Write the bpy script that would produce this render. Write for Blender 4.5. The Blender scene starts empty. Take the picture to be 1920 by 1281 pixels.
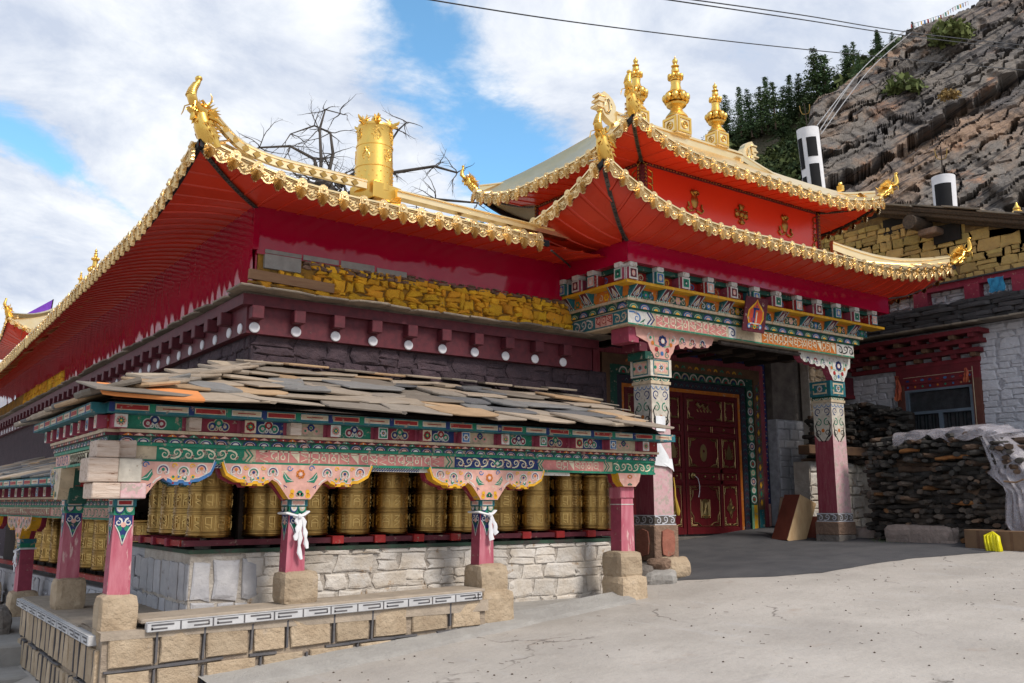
import bpy, math, random
from mathutils import Vector, Matrix, noise as mnoise
random.seed(7)
SC=bpy.context.scene; COL=SC.collection
rad=math.radians
# ---------------- camera ----------------
cam=bpy.data.cameras.new('camera'); co=bpy.data.objects.new('camera',cam); COL.objects.link(co)
cam.lens=32.38; cam.sensor_width=36; cam.clip_start=.1; cam.clip_end=2000
co.location=(0,0,1.6); co.rotation_euler=(rad(100.0),0,rad(-35.7)); SC.camera=co
# ---------------- world ----------------
SUN_EL=46; SUN_AZ=-78     # azimuth of the sun: angle from +X towards +Y, degrees
wd=bpy.data.worlds.new('World'); SC.world=wd; wd.use_nodes=True
nt=wd.node_tree; N=nt.nodes; Lk=nt.links
for n in list(N): N.remove(n)
out=N.new('ShaderNodeOutputWorld'); bg=N.new('ShaderNodeBackground'); bg.inputs[1].default_value=.1
sky=N.new('ShaderNodeTexSky'); sky.sky_type='NISHITA'; sky.sun_disc=False
sky.sun_elevation=rad(SUN_EL); sky.sun_rotation=rad(90-SUN_AZ); sky.altitude=3000; sky.air_density=1.0; sky.dust_density=.6; sky.ozone_density=2
tc=N.new('ShaderNodeTexCoord')
sep=N.new('ShaderNodeSeparateXYZ'); Lk.new(tc.outputs['Generated'],sep.inputs[0])
def wm(op,a,b=None,c=None):
    n=N.new('ShaderNodeMath'); n.operation=op
    for i,x in enumerate((a,b,c)):
        if x is None: continue
        if isinstance(x,(int,float)): n.inputs[i].default_value=x
        else: Lk.new(x,n.inputs[i])
    return n.outputs[0]
# clouds on a flat layer overhead: direction divided by its height
zz=wm('ADD',wm('MAXIMUM',sep.outputs[2],0.0),.22)
px=wm('DIVIDE',sep.outputs[0],zz); py=wm('DIVIDE',sep.outputs[1],zz)
cmb=N.new('ShaderNodeCombineXYZ'); Lk.new(px,cmb.inputs[0]); Lk.new(py,cmb.inputs[1])
def wnoise(sc,det,ro,off,dist=0):
    mp=N.new('ShaderNodeMapping'); mp.inputs['Location'].default_value=off; Lk.new(cmb.outputs[0],mp.inputs[0])
    n=N.new('ShaderNodeTexNoise'); n.inputs['Scale'].default_value=sc; n.inputs['Detail'].default_value=det
    n.inputs['Roughness'].default_value=ro; n.inputs['Distortion'].default_value=dist
    Lk.new(mp.outputs[0],n.inputs[0]); return n.outputs[0]
big=wnoise(.9,3,.5,(SKYX:=3.2,1.1,0)); mid=wnoise(3.2,9,.62,(5,2,0),.3); fine=wnoise(9,6,.6,(1,9,3))
# a band of open sky between two cloud sheets, as on the day of the photograph
bandc=wm('ADD',wm('MULTIPLY',px,-.62),wm('MULTIPLY',py,.79))
cov=wm('ADD',wm('MULTIPLY',big,.55),wm('ADD',wm('MULTIPLY',mid,.75),wm('MULTIPLY',fine,.12)))
bd=wm('ABSOLUTE',wm('SUBTRACT',bandc,.475))
gap=wm('MULTIPLY',wm('SUBTRACT',1,wm('MINIMUM',wm('MULTIPLY',bd,5.0),1)),.31)
bd2=wm('ABSOLUTE',wm('SUBTRACT',bandc,1.21))
gap=wm('ADD',gap,wm('MULTIPLY',wm('SUBTRACT',1,wm('MINIMUM',wm('MULTIPLY',bd2,9),1)),.17))
cov=wm('SUBTRACT',cov,gap)
cr=N.new('ShaderNodeMapRange'); cr.interpolation_type='SMOOTHSTEP'; Lk.new(cov,cr.inputs[0])
cr.inputs[1].default_value=.45; cr.inputs[2].default_value=.62
ccol=N.new('ShaderNodeMixRGB'); ccol.inputs[1].default_value=(4.3,4.8,5.8,1); ccol.inputs[2].default_value=(7.0,7.2,7.5,1)
cr2=N.new('ShaderNodeMapRange'); Lk.new(mid,cr2.inputs[0]); cr2.inputs[1].default_value=.38; cr2.inputs[2].default_value=.62
Lk.new(cr2.outputs[0],ccol.inputs[0])
blue=N.new('ShaderNodeMixRGB'); blue.blend_type='MULTIPLY'; blue.inputs[0].default_value=1
Lk.new(sky.outputs[0],blue.inputs[1]); blue.inputs[2].default_value=(1.75,2.35,2.15,1)
mx=N.new('ShaderNodeMixRGB'); Lk.new(cr.outputs[0],mx.inputs[0]); Lk.new(blue.outputs[0],mx.inputs[1]); Lk.new(ccol.outputs[0],mx.inputs[2])
Lk.new(mx.outputs[0],bg.inputs[0]); Lk.new(bg.outputs[0],out.inputs[0])
# ---------------- sun ----------------
sl=bpy.data.lights.new('sun','SUN'); so=bpy.data.objects.new('sun',sl); COL.objects.link(so)
sl.energy=2.3; sl.angle=rad(14); sl.color=(1,.93,.84)
el=rad(SUN_EL); az=rad(SUN_AZ)
sd=Vector((math.cos(el)*math.cos(az),math.cos(el)*math.sin(az),math.sin(el)))
so.rotation_euler=sd.to_track_quat('Z','Y').to_euler()
vs=SC.view_settings; vs.view_transform='Standard'; vs.look='None'; vs.gamma=1; vs.exposure=0.55; vs.use_curve_mapping=False
try:
    SC.cycles.max_bounces=6; SC.cycles.diffuse_bounces=3; SC.cycles.glossy_bounces=3
except Exception: pass

# ---------------- materials ----------------
MAT={}
def mat(name,c1,c2=None,scale=6,rough=.8,metal=0,bump=.25,bscale=30,rnd=.1,worn=None,wamt=.5,wscale=9,spec=.3,coat=0,bdet=6,stretch=None,hue=0,objco=False,ramp=None,dist=.02):
    m=bpy.data.materials.new(name); m.use_nodes=True; MAT[name]=m
    T=m.node_tree; n=T.nodes; L=T.links; b=n['Principled BSDF']
    b.inputs['Roughness'].default_value=rough; b.inputs['Metallic'].default_value=metal
    b.inputs['Specular IOR Level'].default_value=spec
    if coat: b.inputs['Coat Weight'].default_value=coat; b.inputs['Coat Roughness'].default_value=.08
    if objco: src=n.new('ShaderNodeTexCoord').outputs['Object']
    else: src=n.new('ShaderNodeNewGeometry').outputs['Position']
    if stretch:
        mp=n.new('ShaderNodeMapping'); mp.inputs['Scale'].default_value=stretch; L.new(src,mp.inputs[0]); src=mp.outputs[0]
    def nz(s,d=5,r=.6):
        q=n.new('ShaderNodeTexNoise'); q.inputs['Scale'].default_value=s; q.inputs['Detail'].default_value=d; q.inputs['Roughness'].default_value=r
        L.new(src,q.inputs[0]); return q.outputs[0]
    def mr(x,a,c,e=0,f=1):
        q=n.new('ShaderNodeMapRange'); L.new(x,q.inputs[0]); q.inputs[1].default_value=a; q.inputs[2].default_value=c; q.inputs[3].default_value=e; q.inputs[4].default_value=f; return q.outputs[0]
    def mixc(f,a,c,bt='MIX'):
        q=n.new('ShaderNodeMixRGB'); q.blend_type=bt
        for i,x in enumerate((f,a,c)):
            if hasattr(x,'is_linked') or hasattr(x,'links'): L.new(x,q.inputs[i])
            elif isinstance(x,(int,float)): q.inputs[i].default_value=x
            else: q.inputs[i].default_value=(*x,1)
        return q.outputs[0]
    c2=c2 or tuple(x*.75 for x in c1)
    if ramp:
        oi=n.new('ShaderNodeObjectInfo'); r=n.new('ShaderNodeValToRGB'); r.color_ramp.interpolation='CONSTANT'
        while len(r.color_ramp.elements)<len(ramp): r.color_ramp.elements.new(.5)
        for i,(p,c) in enumerate(ramp): r.color_ramp.elements[i].position=p; r.color_ramp.elements[i].color=(*c,1)
        L.new(oi.outputs['Random'],r.inputs[0]); base=r.outputs[0]
        col=mixc(mr(nz(scale),.35,.65,0,.5),base,mixc(1.0,base,(.6,.58,.56),'MULTIPLY'))
    else: col=mixc(mr(nz(scale),.35,.65),c1,c2)
    if rnd:
        oi=n.new('ShaderNodeObjectInfo'); hsv=n.new('ShaderNodeHueSaturation'); L.new(col,hsv.inputs['Color'])
        mm=n.new('ShaderNodeMath'); mm.operation='MULTIPLY'; mm.inputs[1].default_value=7.13; L.new(oi.outputs['Random'],mm.inputs[0])
        fr=n.new('ShaderNodeMath'); fr.operation='FRACT'; L.new(mm.outputs[0],fr.inputs[0])
        L.new(mr(fr.outputs[0],0,1,1-rnd,1+rnd),hsv.inputs['Value'])
        if hue: L.new(mr(oi.outputs['Random'],0,1,.5-hue,.5+hue),hsv.inputs['Hue'])
        col=hsv.outputs[0]
    if worn:
        w=mr(nz(wscale,8,.7),.62-.2*wamt,.68-.2*wamt); col=mixc(w,col,worn)
    L.new(col,b.inputs['Base Color'])
    if bump:
        bp=n.new('ShaderNodeBump'); bp.inputs['Strength'].default_value=bump; bp.inputs['Distance'].default_value=dist
        L.new(nz(bscale,bdet,.65),bp.inputs['Height']); L.new(bp.outputs[0],b.inputs['Normal'])
    return m
# paints of the carved woodwork: slightly worn
WOODW=(.33,.26,.2)
def paint(name,c,amt=.35,rough=.6,c2=None,w=WOODW):
    return mat(name,c,c2,scale=14,rough=rough,bump=.25,bscale=60,rnd=.06,worn=w,wamt=amt,wscale=16,dist=.006)
paint('white_paint',(.62,.6,.56),.3); paint('cream_paint',(.56,.45,.31),.3); paint('pink_paint',(.66,.36,.30),.1,w=(.55,.44,.33)); paint('letter_cream',(.74,.66,.48),.05,w=(.5,.42,.3)); paint('letter_pink',(.62,.23,.21),.1,w=(.6,.45,.33))
paint('red_paint',(.32,.02,.02),.2); paint('crimson_paint',(.24,.02,.045),.1); paint('green_paint',(.015,.2,.12),.25)
paint('dark_green_paint',(.01,.07,.05),.2); paint('navy_paint',(.015,.035,.15),.2); paint('blue_paint',(.05,.16,.38),.2)
paint('teal_paint',(.02,.14,.17),.2); paint('yellow_paint',(.72,.38,.02),.15); paint('orange_paint',(.55,.16,.02),.25)
paint('black_paint',(.015,.014,.016),.1); paint('light_green_paint',(.2,.42,.25),.2); paint('maroon_paint',(.115,.018,.03),.1)
paint('frieze_paint',(.105,.018,.026),-.3,c2=(.068,.013,.02)); mat('pink_wash',(.48,.17,.21),(.37,.08,.12),scale=6,stretch=(3,3,.5),rough=.7,bump=.4,bscale=20,rnd=.05,worn=(.60,.40,.38),wamt=.25,wscale=5,dist=.01)
paint('rose_paint',(.33,.06,.1),.1); paint('pale_pink_wash',(.58,.42,.42),.5,c2=(.55,.3,.33),w=(.4,.33,.29))
mat('deep_rose_wood_and_shade',(.23,.03,.052),(.30,.075,.095),stretch=(6,6,.6),scale=8,bump=.4,bscale=25,rough=.7,worn=(.25,.17,.13),wamt=.1)  # wood of the door surround; on the column sides it stands in for shade
mat('bare_wood',(.58,.48,.41),(.45,.34,.27),stretch=(1,8,8),scale=5,rough=.85,bump=.5,bscale=18,worn=(.14,.07,.04),wamt=.1,wscale=5)
mat('old_wood',(.12,.085,.062),(.06,.045,.035),stretch=(1,6,6),scale=5,rough=.9,bump=.6,bscale=16,rnd=.25)
mat('dark_wood',(.04,.028,.022),(.02,.015,.013),scale=6,rough=.9,bump=.4,bscale=20,rnd=.25)
mat('plank_wood',(.36,.22,.12),(.28,.16,.09),stretch=(1,8,8),scale=4,rough=.8,bump=.3,bscale=16)
mat('brown_wood',(.16,.09,.05),(.1,.055,.035),scale=5,rough=.8,bump=.3,bscale=16)
# metals
def gold(name,c,rough,bump=.12,bs=25,c2=None,rnd=.05,dist=.01,scale=4):
    return mat(name,c,c2 or tuple(x*.82 for x in c),scale=scale,rough=rough,metal=1,bump=bump,bscale=bs,rnd=rnd,spec=.5,dist=dist)
gold('gold_metal',(.84,.54,.13),.33,c2=(.78,.5,.13)); gold('tile_gold',(.78,.56,.28),.30,bump=.3,bs=55,rnd=.12,dist=.012)
gold('pale_gold',(.88,.70,.42),.32,bump=.12,bs=6,c2=(.85,.64,.33)); gold('wheel_brass',(.40,.255,.085),.34,bump=.3,bs=60,c2=(.27,.165,.055),rnd=.12,dist=.004,scale=9); gold('letter_brass',(.56,.38,.14),.32,bump=.2,rnd=.1)
gold('dark_brass',(.3,.19,.06),.42,bump=.2); gold('door_brass',(.45,.33,.15),.4,bump=.2); gold('tile_shadow_gold',(.6,.42,.2),.35,bump=.4,bs=50)
# sheet metal, coloured
mat('crimson_sheet',(.36,.003,.030),(.31,.002,.024),scale=1,rough=.09,bump=.10,bscale=2.2,rnd=.03,spec=.4,bdet=2,dist=.05)
mat('soffit_red',(.60,.042,.014),(.54,.037,.013),scale=2,rough=.32,bump=.06,bscale=6,rnd=.06,spec=.45,dist=.02)
mat('panel_red',(.62,.035,.01),(.58,.03,.01),scale=1,rough=.25,bump=.06,bscale=3,rnd=.02,spec=.45,dist=.03)
mat('trim_metal',(.14,.12,.11),(.05,.045,.04),scale=12,rough=.5,metal=.6,bump=.2,bscale=30,rnd=.05)
mat('black_edge',(.012,.013,.018),None,rough=.6,bump=0,rnd=0)
# stone
mat('purple_stone',(.078,.052,.062),(.05,.036,.045),scale=7,rough=.95,bump=.9,bscale=16,rnd=.16,bdet=9,dist=.05)
mat('purple_render',(.065,.044,.053),(.045,.032,.04),scale=7,rough=.95,bump=1,bscale=12,rnd=0,bdet=9,dist=.05)
mat('yellow_stone',(.80,.43,.03),(.66,.34,.03),scale=5,rough=.9,bump=.8,bscale=18,rnd=.2,worn=(.3,.2,.13),wamt=-.1,wscale=7,bdet=8,dist=.04,hue=.012)
mat('yellow_mortar',(.46,.24,.03),(.2,.12,.04),scale=5,rough=.95,bump=1,bscale=14,rnd=0,dist=.05)
mat('ochre_stone',(.50,.35,.12),(.38,.26,.10),scale=5,rough=.9,bump=.8,bscale=16,rnd=.25,worn=(.24,.16,.11),wamt=-.1,wscale=5,dist=.04,hue=.01)
mat('ochre_mortar',(.25,.165,.07),(.15,.1,.05),scale=7,rough=.95,bump=1,bscale=14,rnd=0,dist=.05)
mat('white_stone',(.62,.585,.545),(.50,.44,.37),scale=4,rough=.95,bump=.8,bscale=18,rnd=.14,worn=(.36,.26,.17),wamt=.15,wscale=5,bdet=9,dist=.03)
mat('white_mortar',(.56,.52,.47),(.40,.35,.30),scale=6,rough=.95,bump=1,bscale=18,rnd=0,bdet=9,dist=.04)
mat('whitewash_stone',(.60,.60,.64),(.50,.50,.54),scale=6,rough=.95,bump=.9,bscale=16,rnd=.06,bdet=9,dist=.03)
mat('whitewash_mortar',(.48,.48,.52),(.32,.32,.35),scale=9,rough=.95,bump=1,bscale=24,rnd=0,bdet=9,dist=.03)
mat('grey_render',(.36,.36,.385),(.46,.455,.47),scale=5,rough=.92,bump=.5,bscale=14,rnd=.1,worn=(.2,.18,.16),wamt=0,dist=.03)
mat('tan_stone',(.50,.395,.28),(.39,.295,.20),scale=5,rough=.95,bump=.9,bscale=20,rnd=.14,bdet=9,dist=.04,worn=(.45,.36,.27),wamt=.1,wscale=4)
mat('tan_mortar',(.36,.29,.22),(.25,.2,.16),scale=7,rough=.95,bump=1,bscale=20,rnd=0,dist=.03)
mat('mortar_black',(.085,.085,.095),(.13,.12,.12),scale=9,rough=.9,bump=.5,bscale=24,rnd=0,dist=.02)
mat('grey_stone',(.2,.175,.155),(.12,.105,.095),scale=5,rough=.95,bump=.9,bscale=18,rnd=.25,bdet=9,dist=.04)
mat('brown_stone',(.26,.17,.12),(.17,.11,.08),scale=5,rough=.95,bump=.9,bscale=18,rnd=.2,bdet=9,dist=.04)
mat('ledge_slate',(.24,.20,.155),(.14,.12,.10),scale=6,rough=.85,bump=.6,bscale=22,rnd=.3,dist=.03)
mat('dark_slate_wall',(.075,.07,.072),(.045,.042,.045),scale=6,rough=.9,bump=.8,bscale=20,rnd=.3,dist=.03,stretch=(1,1,5))
paint('pale_paint',(.60,.55,.47),.25)
mat('slate',(.2,.2,.2),rough=.72,scale=7,bump=.5,bscale=16,rnd=.16,dist=.02,ramp=[(0,(.34,.275,.21)),(.22,(.24,.205,.17)),(.36,(.11,.11,.115)),(.45,(.40,.27,.16)),(.57,(.36,.30,.24)),(.74,(.19,.185,.18)),(.83,(.40,.33,.25)),(.93,(.17,.145,.12))])
mat('orange_slate',(.66,.25,.08),(.6,.22,.07),rough=.8,bump=.2,bscale=20)
mat('concrete_block',(.3,.3,.28),(.22,.22,.21),scale=8,rough=.9,bump=.3,bscale=40,rnd=.06)
mat('cement',(.36,.345,.325),(.29,.275,.26),scale=3,rough=.95,bump=.6,bscale=22,rnd=0,bdet=9,dist=.03)
mat('cloth_white',(.72,.72,.74),(.62,.62,.65),scale=5,rough=.85,bump=.2,bscale=20,rnd=.03)
mat('cloth_black',(.012,.012,.014),None,rough=.85,bump=.2,bscale=20,rnd=0)
mat('white_disc',(.66,.66,.7),(.58,.58,.62),scale=10,rough=.9,bump=.2,bscale=30,rnd=.06)
mat('paper',(.75,.77,.8),None,rough=.8,bump=0,rnd=0)
mat('blue_cloth',(.04,.25,.42),(.03,.16,.3),scale=9,rough=.9,bump=.3,bscale=12)
mat('orange_cloth',(.45,.12,.05),(.3,.06,.04),scale=9,rough=.9,bump=.3,bscale=12)
mat('curtain',(.13,.15,.16),(.09,.1,.11),scale=3,rough=.9,bump=.2,bscale=6)
mat('window_frame_metal',(.18,.23,.29),None,rough=.4,metal=.3,bump=0,rnd=0)
mat('window_dark',(.006,.007,.009),None,rough=.5,spec=.2,bump=0,rnd=0)
mat('interior_dark',(.02,.017,.016),None,rough=.9,bump=.3,bscale=10,rnd=0)
mat('wire',(.03,.03,.033),None,rough=.5,bump=0,rnd=0)
mat('steel_cable',(.35,.35,.36),None,rough=.4,bump=0,rnd=0)
mat('dead_branch',(.05,.043,.04),(.10,.09,.085),scale=8,rough=.95,bump=.5,bscale=30,rnd=0)
mat('pine_green',(.055,.095,.045),(.085,.125,.045),scale=1.2,rough=.9,bump=0,rnd=.3,hue=.02)
mat('bush_green',(.12,.15,.045),(.085,.11,.035),scale=1.2,rough=.9,bump=0,rnd=.3,hue=.02)
mat('tree_bark',(.07,.05,.035),None,rough=.95,bump=.4,bscale=10)
mat('dry_grass',(.30,.2,.07),(.2,.13,.05),scale=2,rough=.95,bump=0,rnd=.1)
mat('grass',(.09,.16,.02),(.06,.11,.02),scale=9,rough=.9,bump=0,rnd=.1)
mat('log_wood',(.2,.2,.2),rough=.85,scale=20,bump=.7,bscale=28,rnd=.3,dist=.02,ramp=[(0,(.04,.034,.03)),(.3,(.075,.062,.052)),(.6,(.11,.087,.07)),(.8,(.055,.046,.04)),(.94,(.14,.09,.06)),(.985,(.25,.12,.05))])
mat('slab_rock',(.36,.285,.25),(.26,.21,.185),scale=5,rough=.95,bump=.9,bscale=18,rnd=.1,bdet=9,dist=.04)
mat('log_dark',(.05,.046,.042),(.03,.028,.026),scale=6,rough=.9,bump=.7,bscale=28,rnd=0,dist=.02)
mat('log_grey',(.085,.076,.068),(.05,.045,.04),scale=6,rough=.9,bump=.7,bscale=28,rnd=0,dist=.02)
mat('log_brown',(.10,.062,.04),(.06,.04,.03),scale=6,rough=.9,bump=.7,bscale=28,rnd=0,dist=.02)
mat('yellow_plastic',(.7,.62,.01),None,rough=.4,bump=.3,bscale=12)
mat('carton',(.19,.115,.065),(.15,.09,.055),scale=5,rough=.9,bump=.2,bscale=20)
mat('purple_cloth',(.2,.06,.5),None,rough=.8,bump=0)
mat('rope_yellow',(.5,.33,.05),None,rough=.9,bump=0)
mat('cream_wall',(.55,.5,.42),None,rough=.9,bump=.2)
def plastic():
    m=mat('plastic_sheet',(.50,.47,.51),(.42,.39,.43),scale=4,rough=.22,bump=.7,bscale=7,rnd=0,spec=.5,dist=.03)
    b=m.node_tree.nodes['Principled BSDF']; b.inputs['Alpha'].default_value=.33
plastic()
mat('rust',(.34,.13,.09),(.26,.10,.07),scale=8,rough=.9,bump=.5,bscale=30,rnd=0,worn=(.26,.17,.12),wamt=.1)
mat('vermilion',(.62,.08,.03),None,rough=.6,bump=.1,rnd=0)
mat('red_old',(.17,.02,.028),(.12,.018,.024),scale=6,rough=.8,bump=.3,bscale=20,rnd=.12)
mat('brown_red',(.14,.05,.035),(.1,.035,.028),scale=6,rough=.8,bump=.3,bscale=20,rnd=.1)
mat('window_glass',(.01,.013,.016),None,rough=.08,spec=.5,bump=0,rnd=0)
MAT['window_glass'].node_tree.nodes['Principled BSDF'].inputs['Alpha'].default_value=.45
mat('rope_brown',(.2,.12,.07),None,rough=.9,bump=0,rnd=0)
mat('cab_red',(.17,.045,.028),(.13,.035,.022),scale=5,rough=.6,bump=.2,bscale=20,rnd=0)
mat('plank_pale',(.52,.36,.2),(.42,.27,.14),scale=4,rough=.7,stretch=(3,3,1),bump=.2,bscale=20,rnd=0)
mat('orange_log',(.34,.15,.05),(.22,.09,.035),scale=9,rough=.85,bump=.5,bscale=25,rnd=0)
mat('litter',(.1,.075,.055),None,rough=.95,bump=0,rnd=0)
mat('bush_dark',(.045,.07,.03),(.06,.08,.03),scale=1.2,rough=.9,bump=0,rnd=0)
mat('dark_render',(.11,.105,.105),(.075,.07,.07),scale=4,rough=.95,bump=.8,bscale=12,rnd=0)

# ---------------- mesh builder ----------------
def frame(o,u,v,w):
    M=Matrix.Identity(4)
    for i,a in enumerate((u,v,w)):
        a=Vector(a)
        for r in range(3): M[r][i]=a[r]
    for r in range(3): M[r][3]=o[r]
    return M
def FRONT(x,y,z): return frame((x,y,z),(1,0,0),(0,0,1),(0,-1,0))     # u=+X v=+Z w=-Y
def LEFT(x,y,z): return frame((x,y,z),(0,-1,0),(0,0,1),(-1,0,0))     # u=-Y v=+Z w=-X
def WM(o):
    M=o.matrix_basis.copy()
    if o.parent: M=WM(o.parent)@o.matrix_parent_inverse@M
    return M
def put(o,parent=None):
    COL.objects.link(o)
    if parent is not None:
        o.parent=parent; o.matrix_parent_inverse=WM(parent).inverted()
    return o
class MB:
    def __init__(s,F=None): s.v=[];s.f=[];s.m=[];s.sm=[];s.mats=[];s.F=F or Matrix.Identity(4)
    def mi(s,m):
        if m not in s.mats: s.mats.append(m)
        return s.mats.index(m)
    def add(s,vs,fs,m,smooth=False,T=None):
        M=s.F if T is None else s.F@T
        k=len(s.v); s.v+=[tuple(M@Vector(p)) for p in vs]; i=s.mi(m)
        for f in fs: s.f.append(tuple(a+k for a in f)); s.m.append(i); s.sm.append(smooth)
        return s
    def box(s,a,b,m,T=None,bev=0):
        x0,y0,z0=a;x1,y1,z1=b
        if bev:
            e=bev; vs=[];fs=[]
            for sx in (0,1):
                for sy in (0,1):
                    for sz in (0,1):
                        X=(x0,x1)[sx];Y=(y0,y1)[sy];Z=(z0,z1)[sz];dx=(1,-1)[sx]*e;dy=(1,-1)[sy]*e;dz=(1,-1)[sz]*e
                        vs+=[(X,Y+dy,Z+dz),(X+dx,Y,Z+dz),(X+dx,Y+dy,Z)]
            def I(sx,sy,sz,k): return (sx*4+sy*2+sz)*3+k
            for q in (0,1):
                fs.append([I(q,0,0,0),I(q,1,0,0),I(q,1,1,0),I(q,0,1,0)][::(-1 if q==0 else 1)])
                fs.append([I(0,q,0,1),I(1,q,0,1),I(1,q,1,1),I(0,q,1,1)][::(1 if q==0 else -1)])
                fs.append([I(0,0,q,2),I(1,0,q,2),I(1,1,q,2),I(0,1,q,2)][::(-1 if q==0 else 1)])
            for a_ in (0,1):
                for b_ in (0,1):
                    fs.append([I(0,a_,b_,1),I(1,a_,b_,1),I(1,a_,b_,2),I(0,a_,b_,2)])
                    fs.append([I(a_,0,b_,0),I(a_,1,b_,0),I(a_,1,b_,2),I(a_,0,b_,2)])
                    fs.append([I(a_,b_,0,0),I(a_,b_,1,0),I(a_,b_,1,1),I(a_,b_,0,1)])
            for sx in (0,1):
                for sy in (0,1):
                    for sz in (0,1): fs.append([I(sx,sy,sz,0),I(sx,sy,sz,1),I(sx,sy,sz,2)])
            return s.add(vs,fs,m,False,T)
        vs=[(x,y,z) for x in (x0,x1) for y in (y0,y1) for z in (z0,z1)]
        fs=[(0,1,3,2),(4,6,7,5),(0,4,5,1),(2,3,7,6),(0,2,6,4),(1,5,7,3)]
        return s.add(vs,fs,m,False,T)
    def prism(s,pts,w0,w1,m,T=None,side=None):    # polygon in u,v extruded along w
        n=len(pts); vs=[(p[0],p[1],w0) for p in pts]+[(p[0],p[1],w1) for p in pts]
        s.add(vs,[tuple(range(n,2*n)),tuple(range(n-1,-1,-1))],m,False,T)
        s.add(vs,[(i,(i+1)%n,(i+1)%n+n,i+n) for i in range(n)],side or m,False,T)
        return s
    def tube(s,path,r,m,n=8,T=None,cap=True,flat=None):
        P=[Vector(p) for p in path]; R=r if isinstance(r,(list,tuple)) else [r]*len(P)
        vs=[];fs=[]; up=None
        for i,p in enumerate(P):
            t=(P[min(i+1,len(P)-1)]-P[max(i-1,0)]).normalized()
            if up is None: up=Vector((0,0,1)) if abs(t.z)<.9 else Vector((0,1,0))
            a=t.cross(up).normalized(); b=a.cross(t).normalized(); up=b
            ra,rb=(R[i] if isinstance(R[i],(tuple,list)) else (R[i],R[i]))
            for k in range(n):
                q=2*math.pi*k/n; vs.append(tuple(p+a*math.cos(q)*ra+b*math.sin(q)*rb))
        for i in range(len(P)-1):
            for k in range(n):
                k2=(k+1)%n; fs.append((i*n+k,i*n+k2,(i+1)*n+k2,(i+1)*n+k))
        if cap: fs.append(tuple(range(n-1,-1,-1))); fs.append(tuple((len(P)-1)*n+k for k in range(n)))
        return s.add(vs,fs,m,True,T)
    def lathe(s,prof,m,n=16,T=None,cap=True,smooth=True):
        vs=[];fs=[]
        for r,z in prof:
            for k in range(n): q=2*math.pi*k/n; vs.append((r*math.cos(q),r*math.sin(q),z))
        for i in range(len(prof)-1):
            for k in range(n):
                k2=(k+1)%n; fs.append((i*n+k,i*n+k2,(i+1)*n+k2,(i+1)*n+k))
        if cap: fs.append(tuple(range(n-1,-1,-1))); fs.append(tuple((len(prof)-1)*n+k for k in range(n)))
        return s.add(vs,fs,m,smooth,T)
    def ball(s,c,r,m,n=10,T=None,sc=(1,1,1)):
        k=n//2; prof=[]
        for i in range(k+1):
            a=-math.pi/2+math.pi*i/k; prof.append((max(1e-4,r*math.cos(a)),r*math.sin(a)))
        M=Matrix.Translation(c)@Matrix.Diagonal((*sc,1)); return s.lathe(prof,m,n,M if T is None else T@M,False)
    # flat painted shapes in the u,v plane, layer by layer
    def L(s,l): return .0012+l*.0012
    def poly(s,pts,m,l=0): return s.add([(p[0],p[1],s.L(l)) for p in pts],[tuple(range(len(pts)))],m)
    def rect(s,x0,y0,x1,y1,m,l=0): return s.poly([(x0,y0),(x1,y0),(x1,y1),(x0,y1)],m,l)
    def disc(s,cx,cy,r,m,l=0,n=14,ry=None): 
        ry=ry or r; return s.poly([(cx+r*math.cos(2*math.pi*k/n),cy+ry*math.sin(2*math.pi*k/n)) for k in range(n)],m,l)
    def arc(s,cx,cy,r0,r1,a0,a1,m,l=0,n=10,ky=1):
        vs=[];fs=[];w=s.L(l)
        for k in range(n+1):
            a=a0+(a1-a0)*k/n; c,d=math.cos(a),math.sin(a)*ky
            vs+=[(cx+r0*c,cy+r0*d,w),(cx+r1*c,cy+r1*d,w)]
        for k in range(n): fs.append((2*k,2*k+1,2*k+3,2*k+2))
        return s.add(vs,fs,m)
    def stroke(s,pts,wd,m,l=0,taper=False):
        vs=[];fs=[];w=s.L(l);n=len(pts)
        for i,p in enumerate(pts):
            a=pts[max(i-1,0)];b=pts[min(i+1,n-1)]; dx,dy=b[0]-a[0],b[1]-a[1]; q=math.hypot(dx,dy) or 1
            ww=wd*.5*(1-.75*i/(n-1) if taper else 1)
            vs+=[(p[0]-dy/q*ww,p[1]+dx/q*ww,w),(p[0]+dy/q*ww,p[1]-dx/q*ww,w)]
        for k in range(n-1): fs.append((2*k,2*k+1,2*k+3,2*k+2))
        return s.add(vs,fs,m)
    def spiral(s,cx,cy,r,a0,turn,wd,m,l=0,n=14):
        pts=[]
        for k in range(n+1):
            t=k/n; a=a0+turn*2*math.pi*t; rr=r*(1-.8*t); pts.append((cx+rr*math.cos(a),cy+rr*math.sin(a)))
        return s.stroke(pts,wd,m,l,True)
    def build(s,name,parent=None,kind=None):
        me=bpy.data.meshes.new(name); me.from_pydata(s.v,[],s.f)
        for m in s.mats: me.materials.append(MAT[m])
        me.polygons.foreach_set('material_index',s.m); me.polygons.foreach_set('use_smooth',s.sm); me.update()
        if any(s.sm): me.set_sharp_from_angle(angle=rad(38))
        o=bpy.data.objects.new(name,me); put(o,parent)
        if kind: o['kind']=kind
        return o
def meshof(mb,name):
    me=bpy.data.meshes.new(name); me.from_pydata(mb.v,[],mb.f)
    for m in mb.mats: me.materials.append(MAT[m])
    me.polygons.foreach_set('material_index',mb.m); me.polygons.foreach_set('use_smooth',mb.sm); me.update()
    if any(mb.sm): me.set_sharp_from_angle(angle=rad(38))
    return me
def inst(me,name,M,parent,matname=None):
    o=bpy.data.objects.new(name,me); put(o,parent); o.matrix_basis=M
    return o
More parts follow.
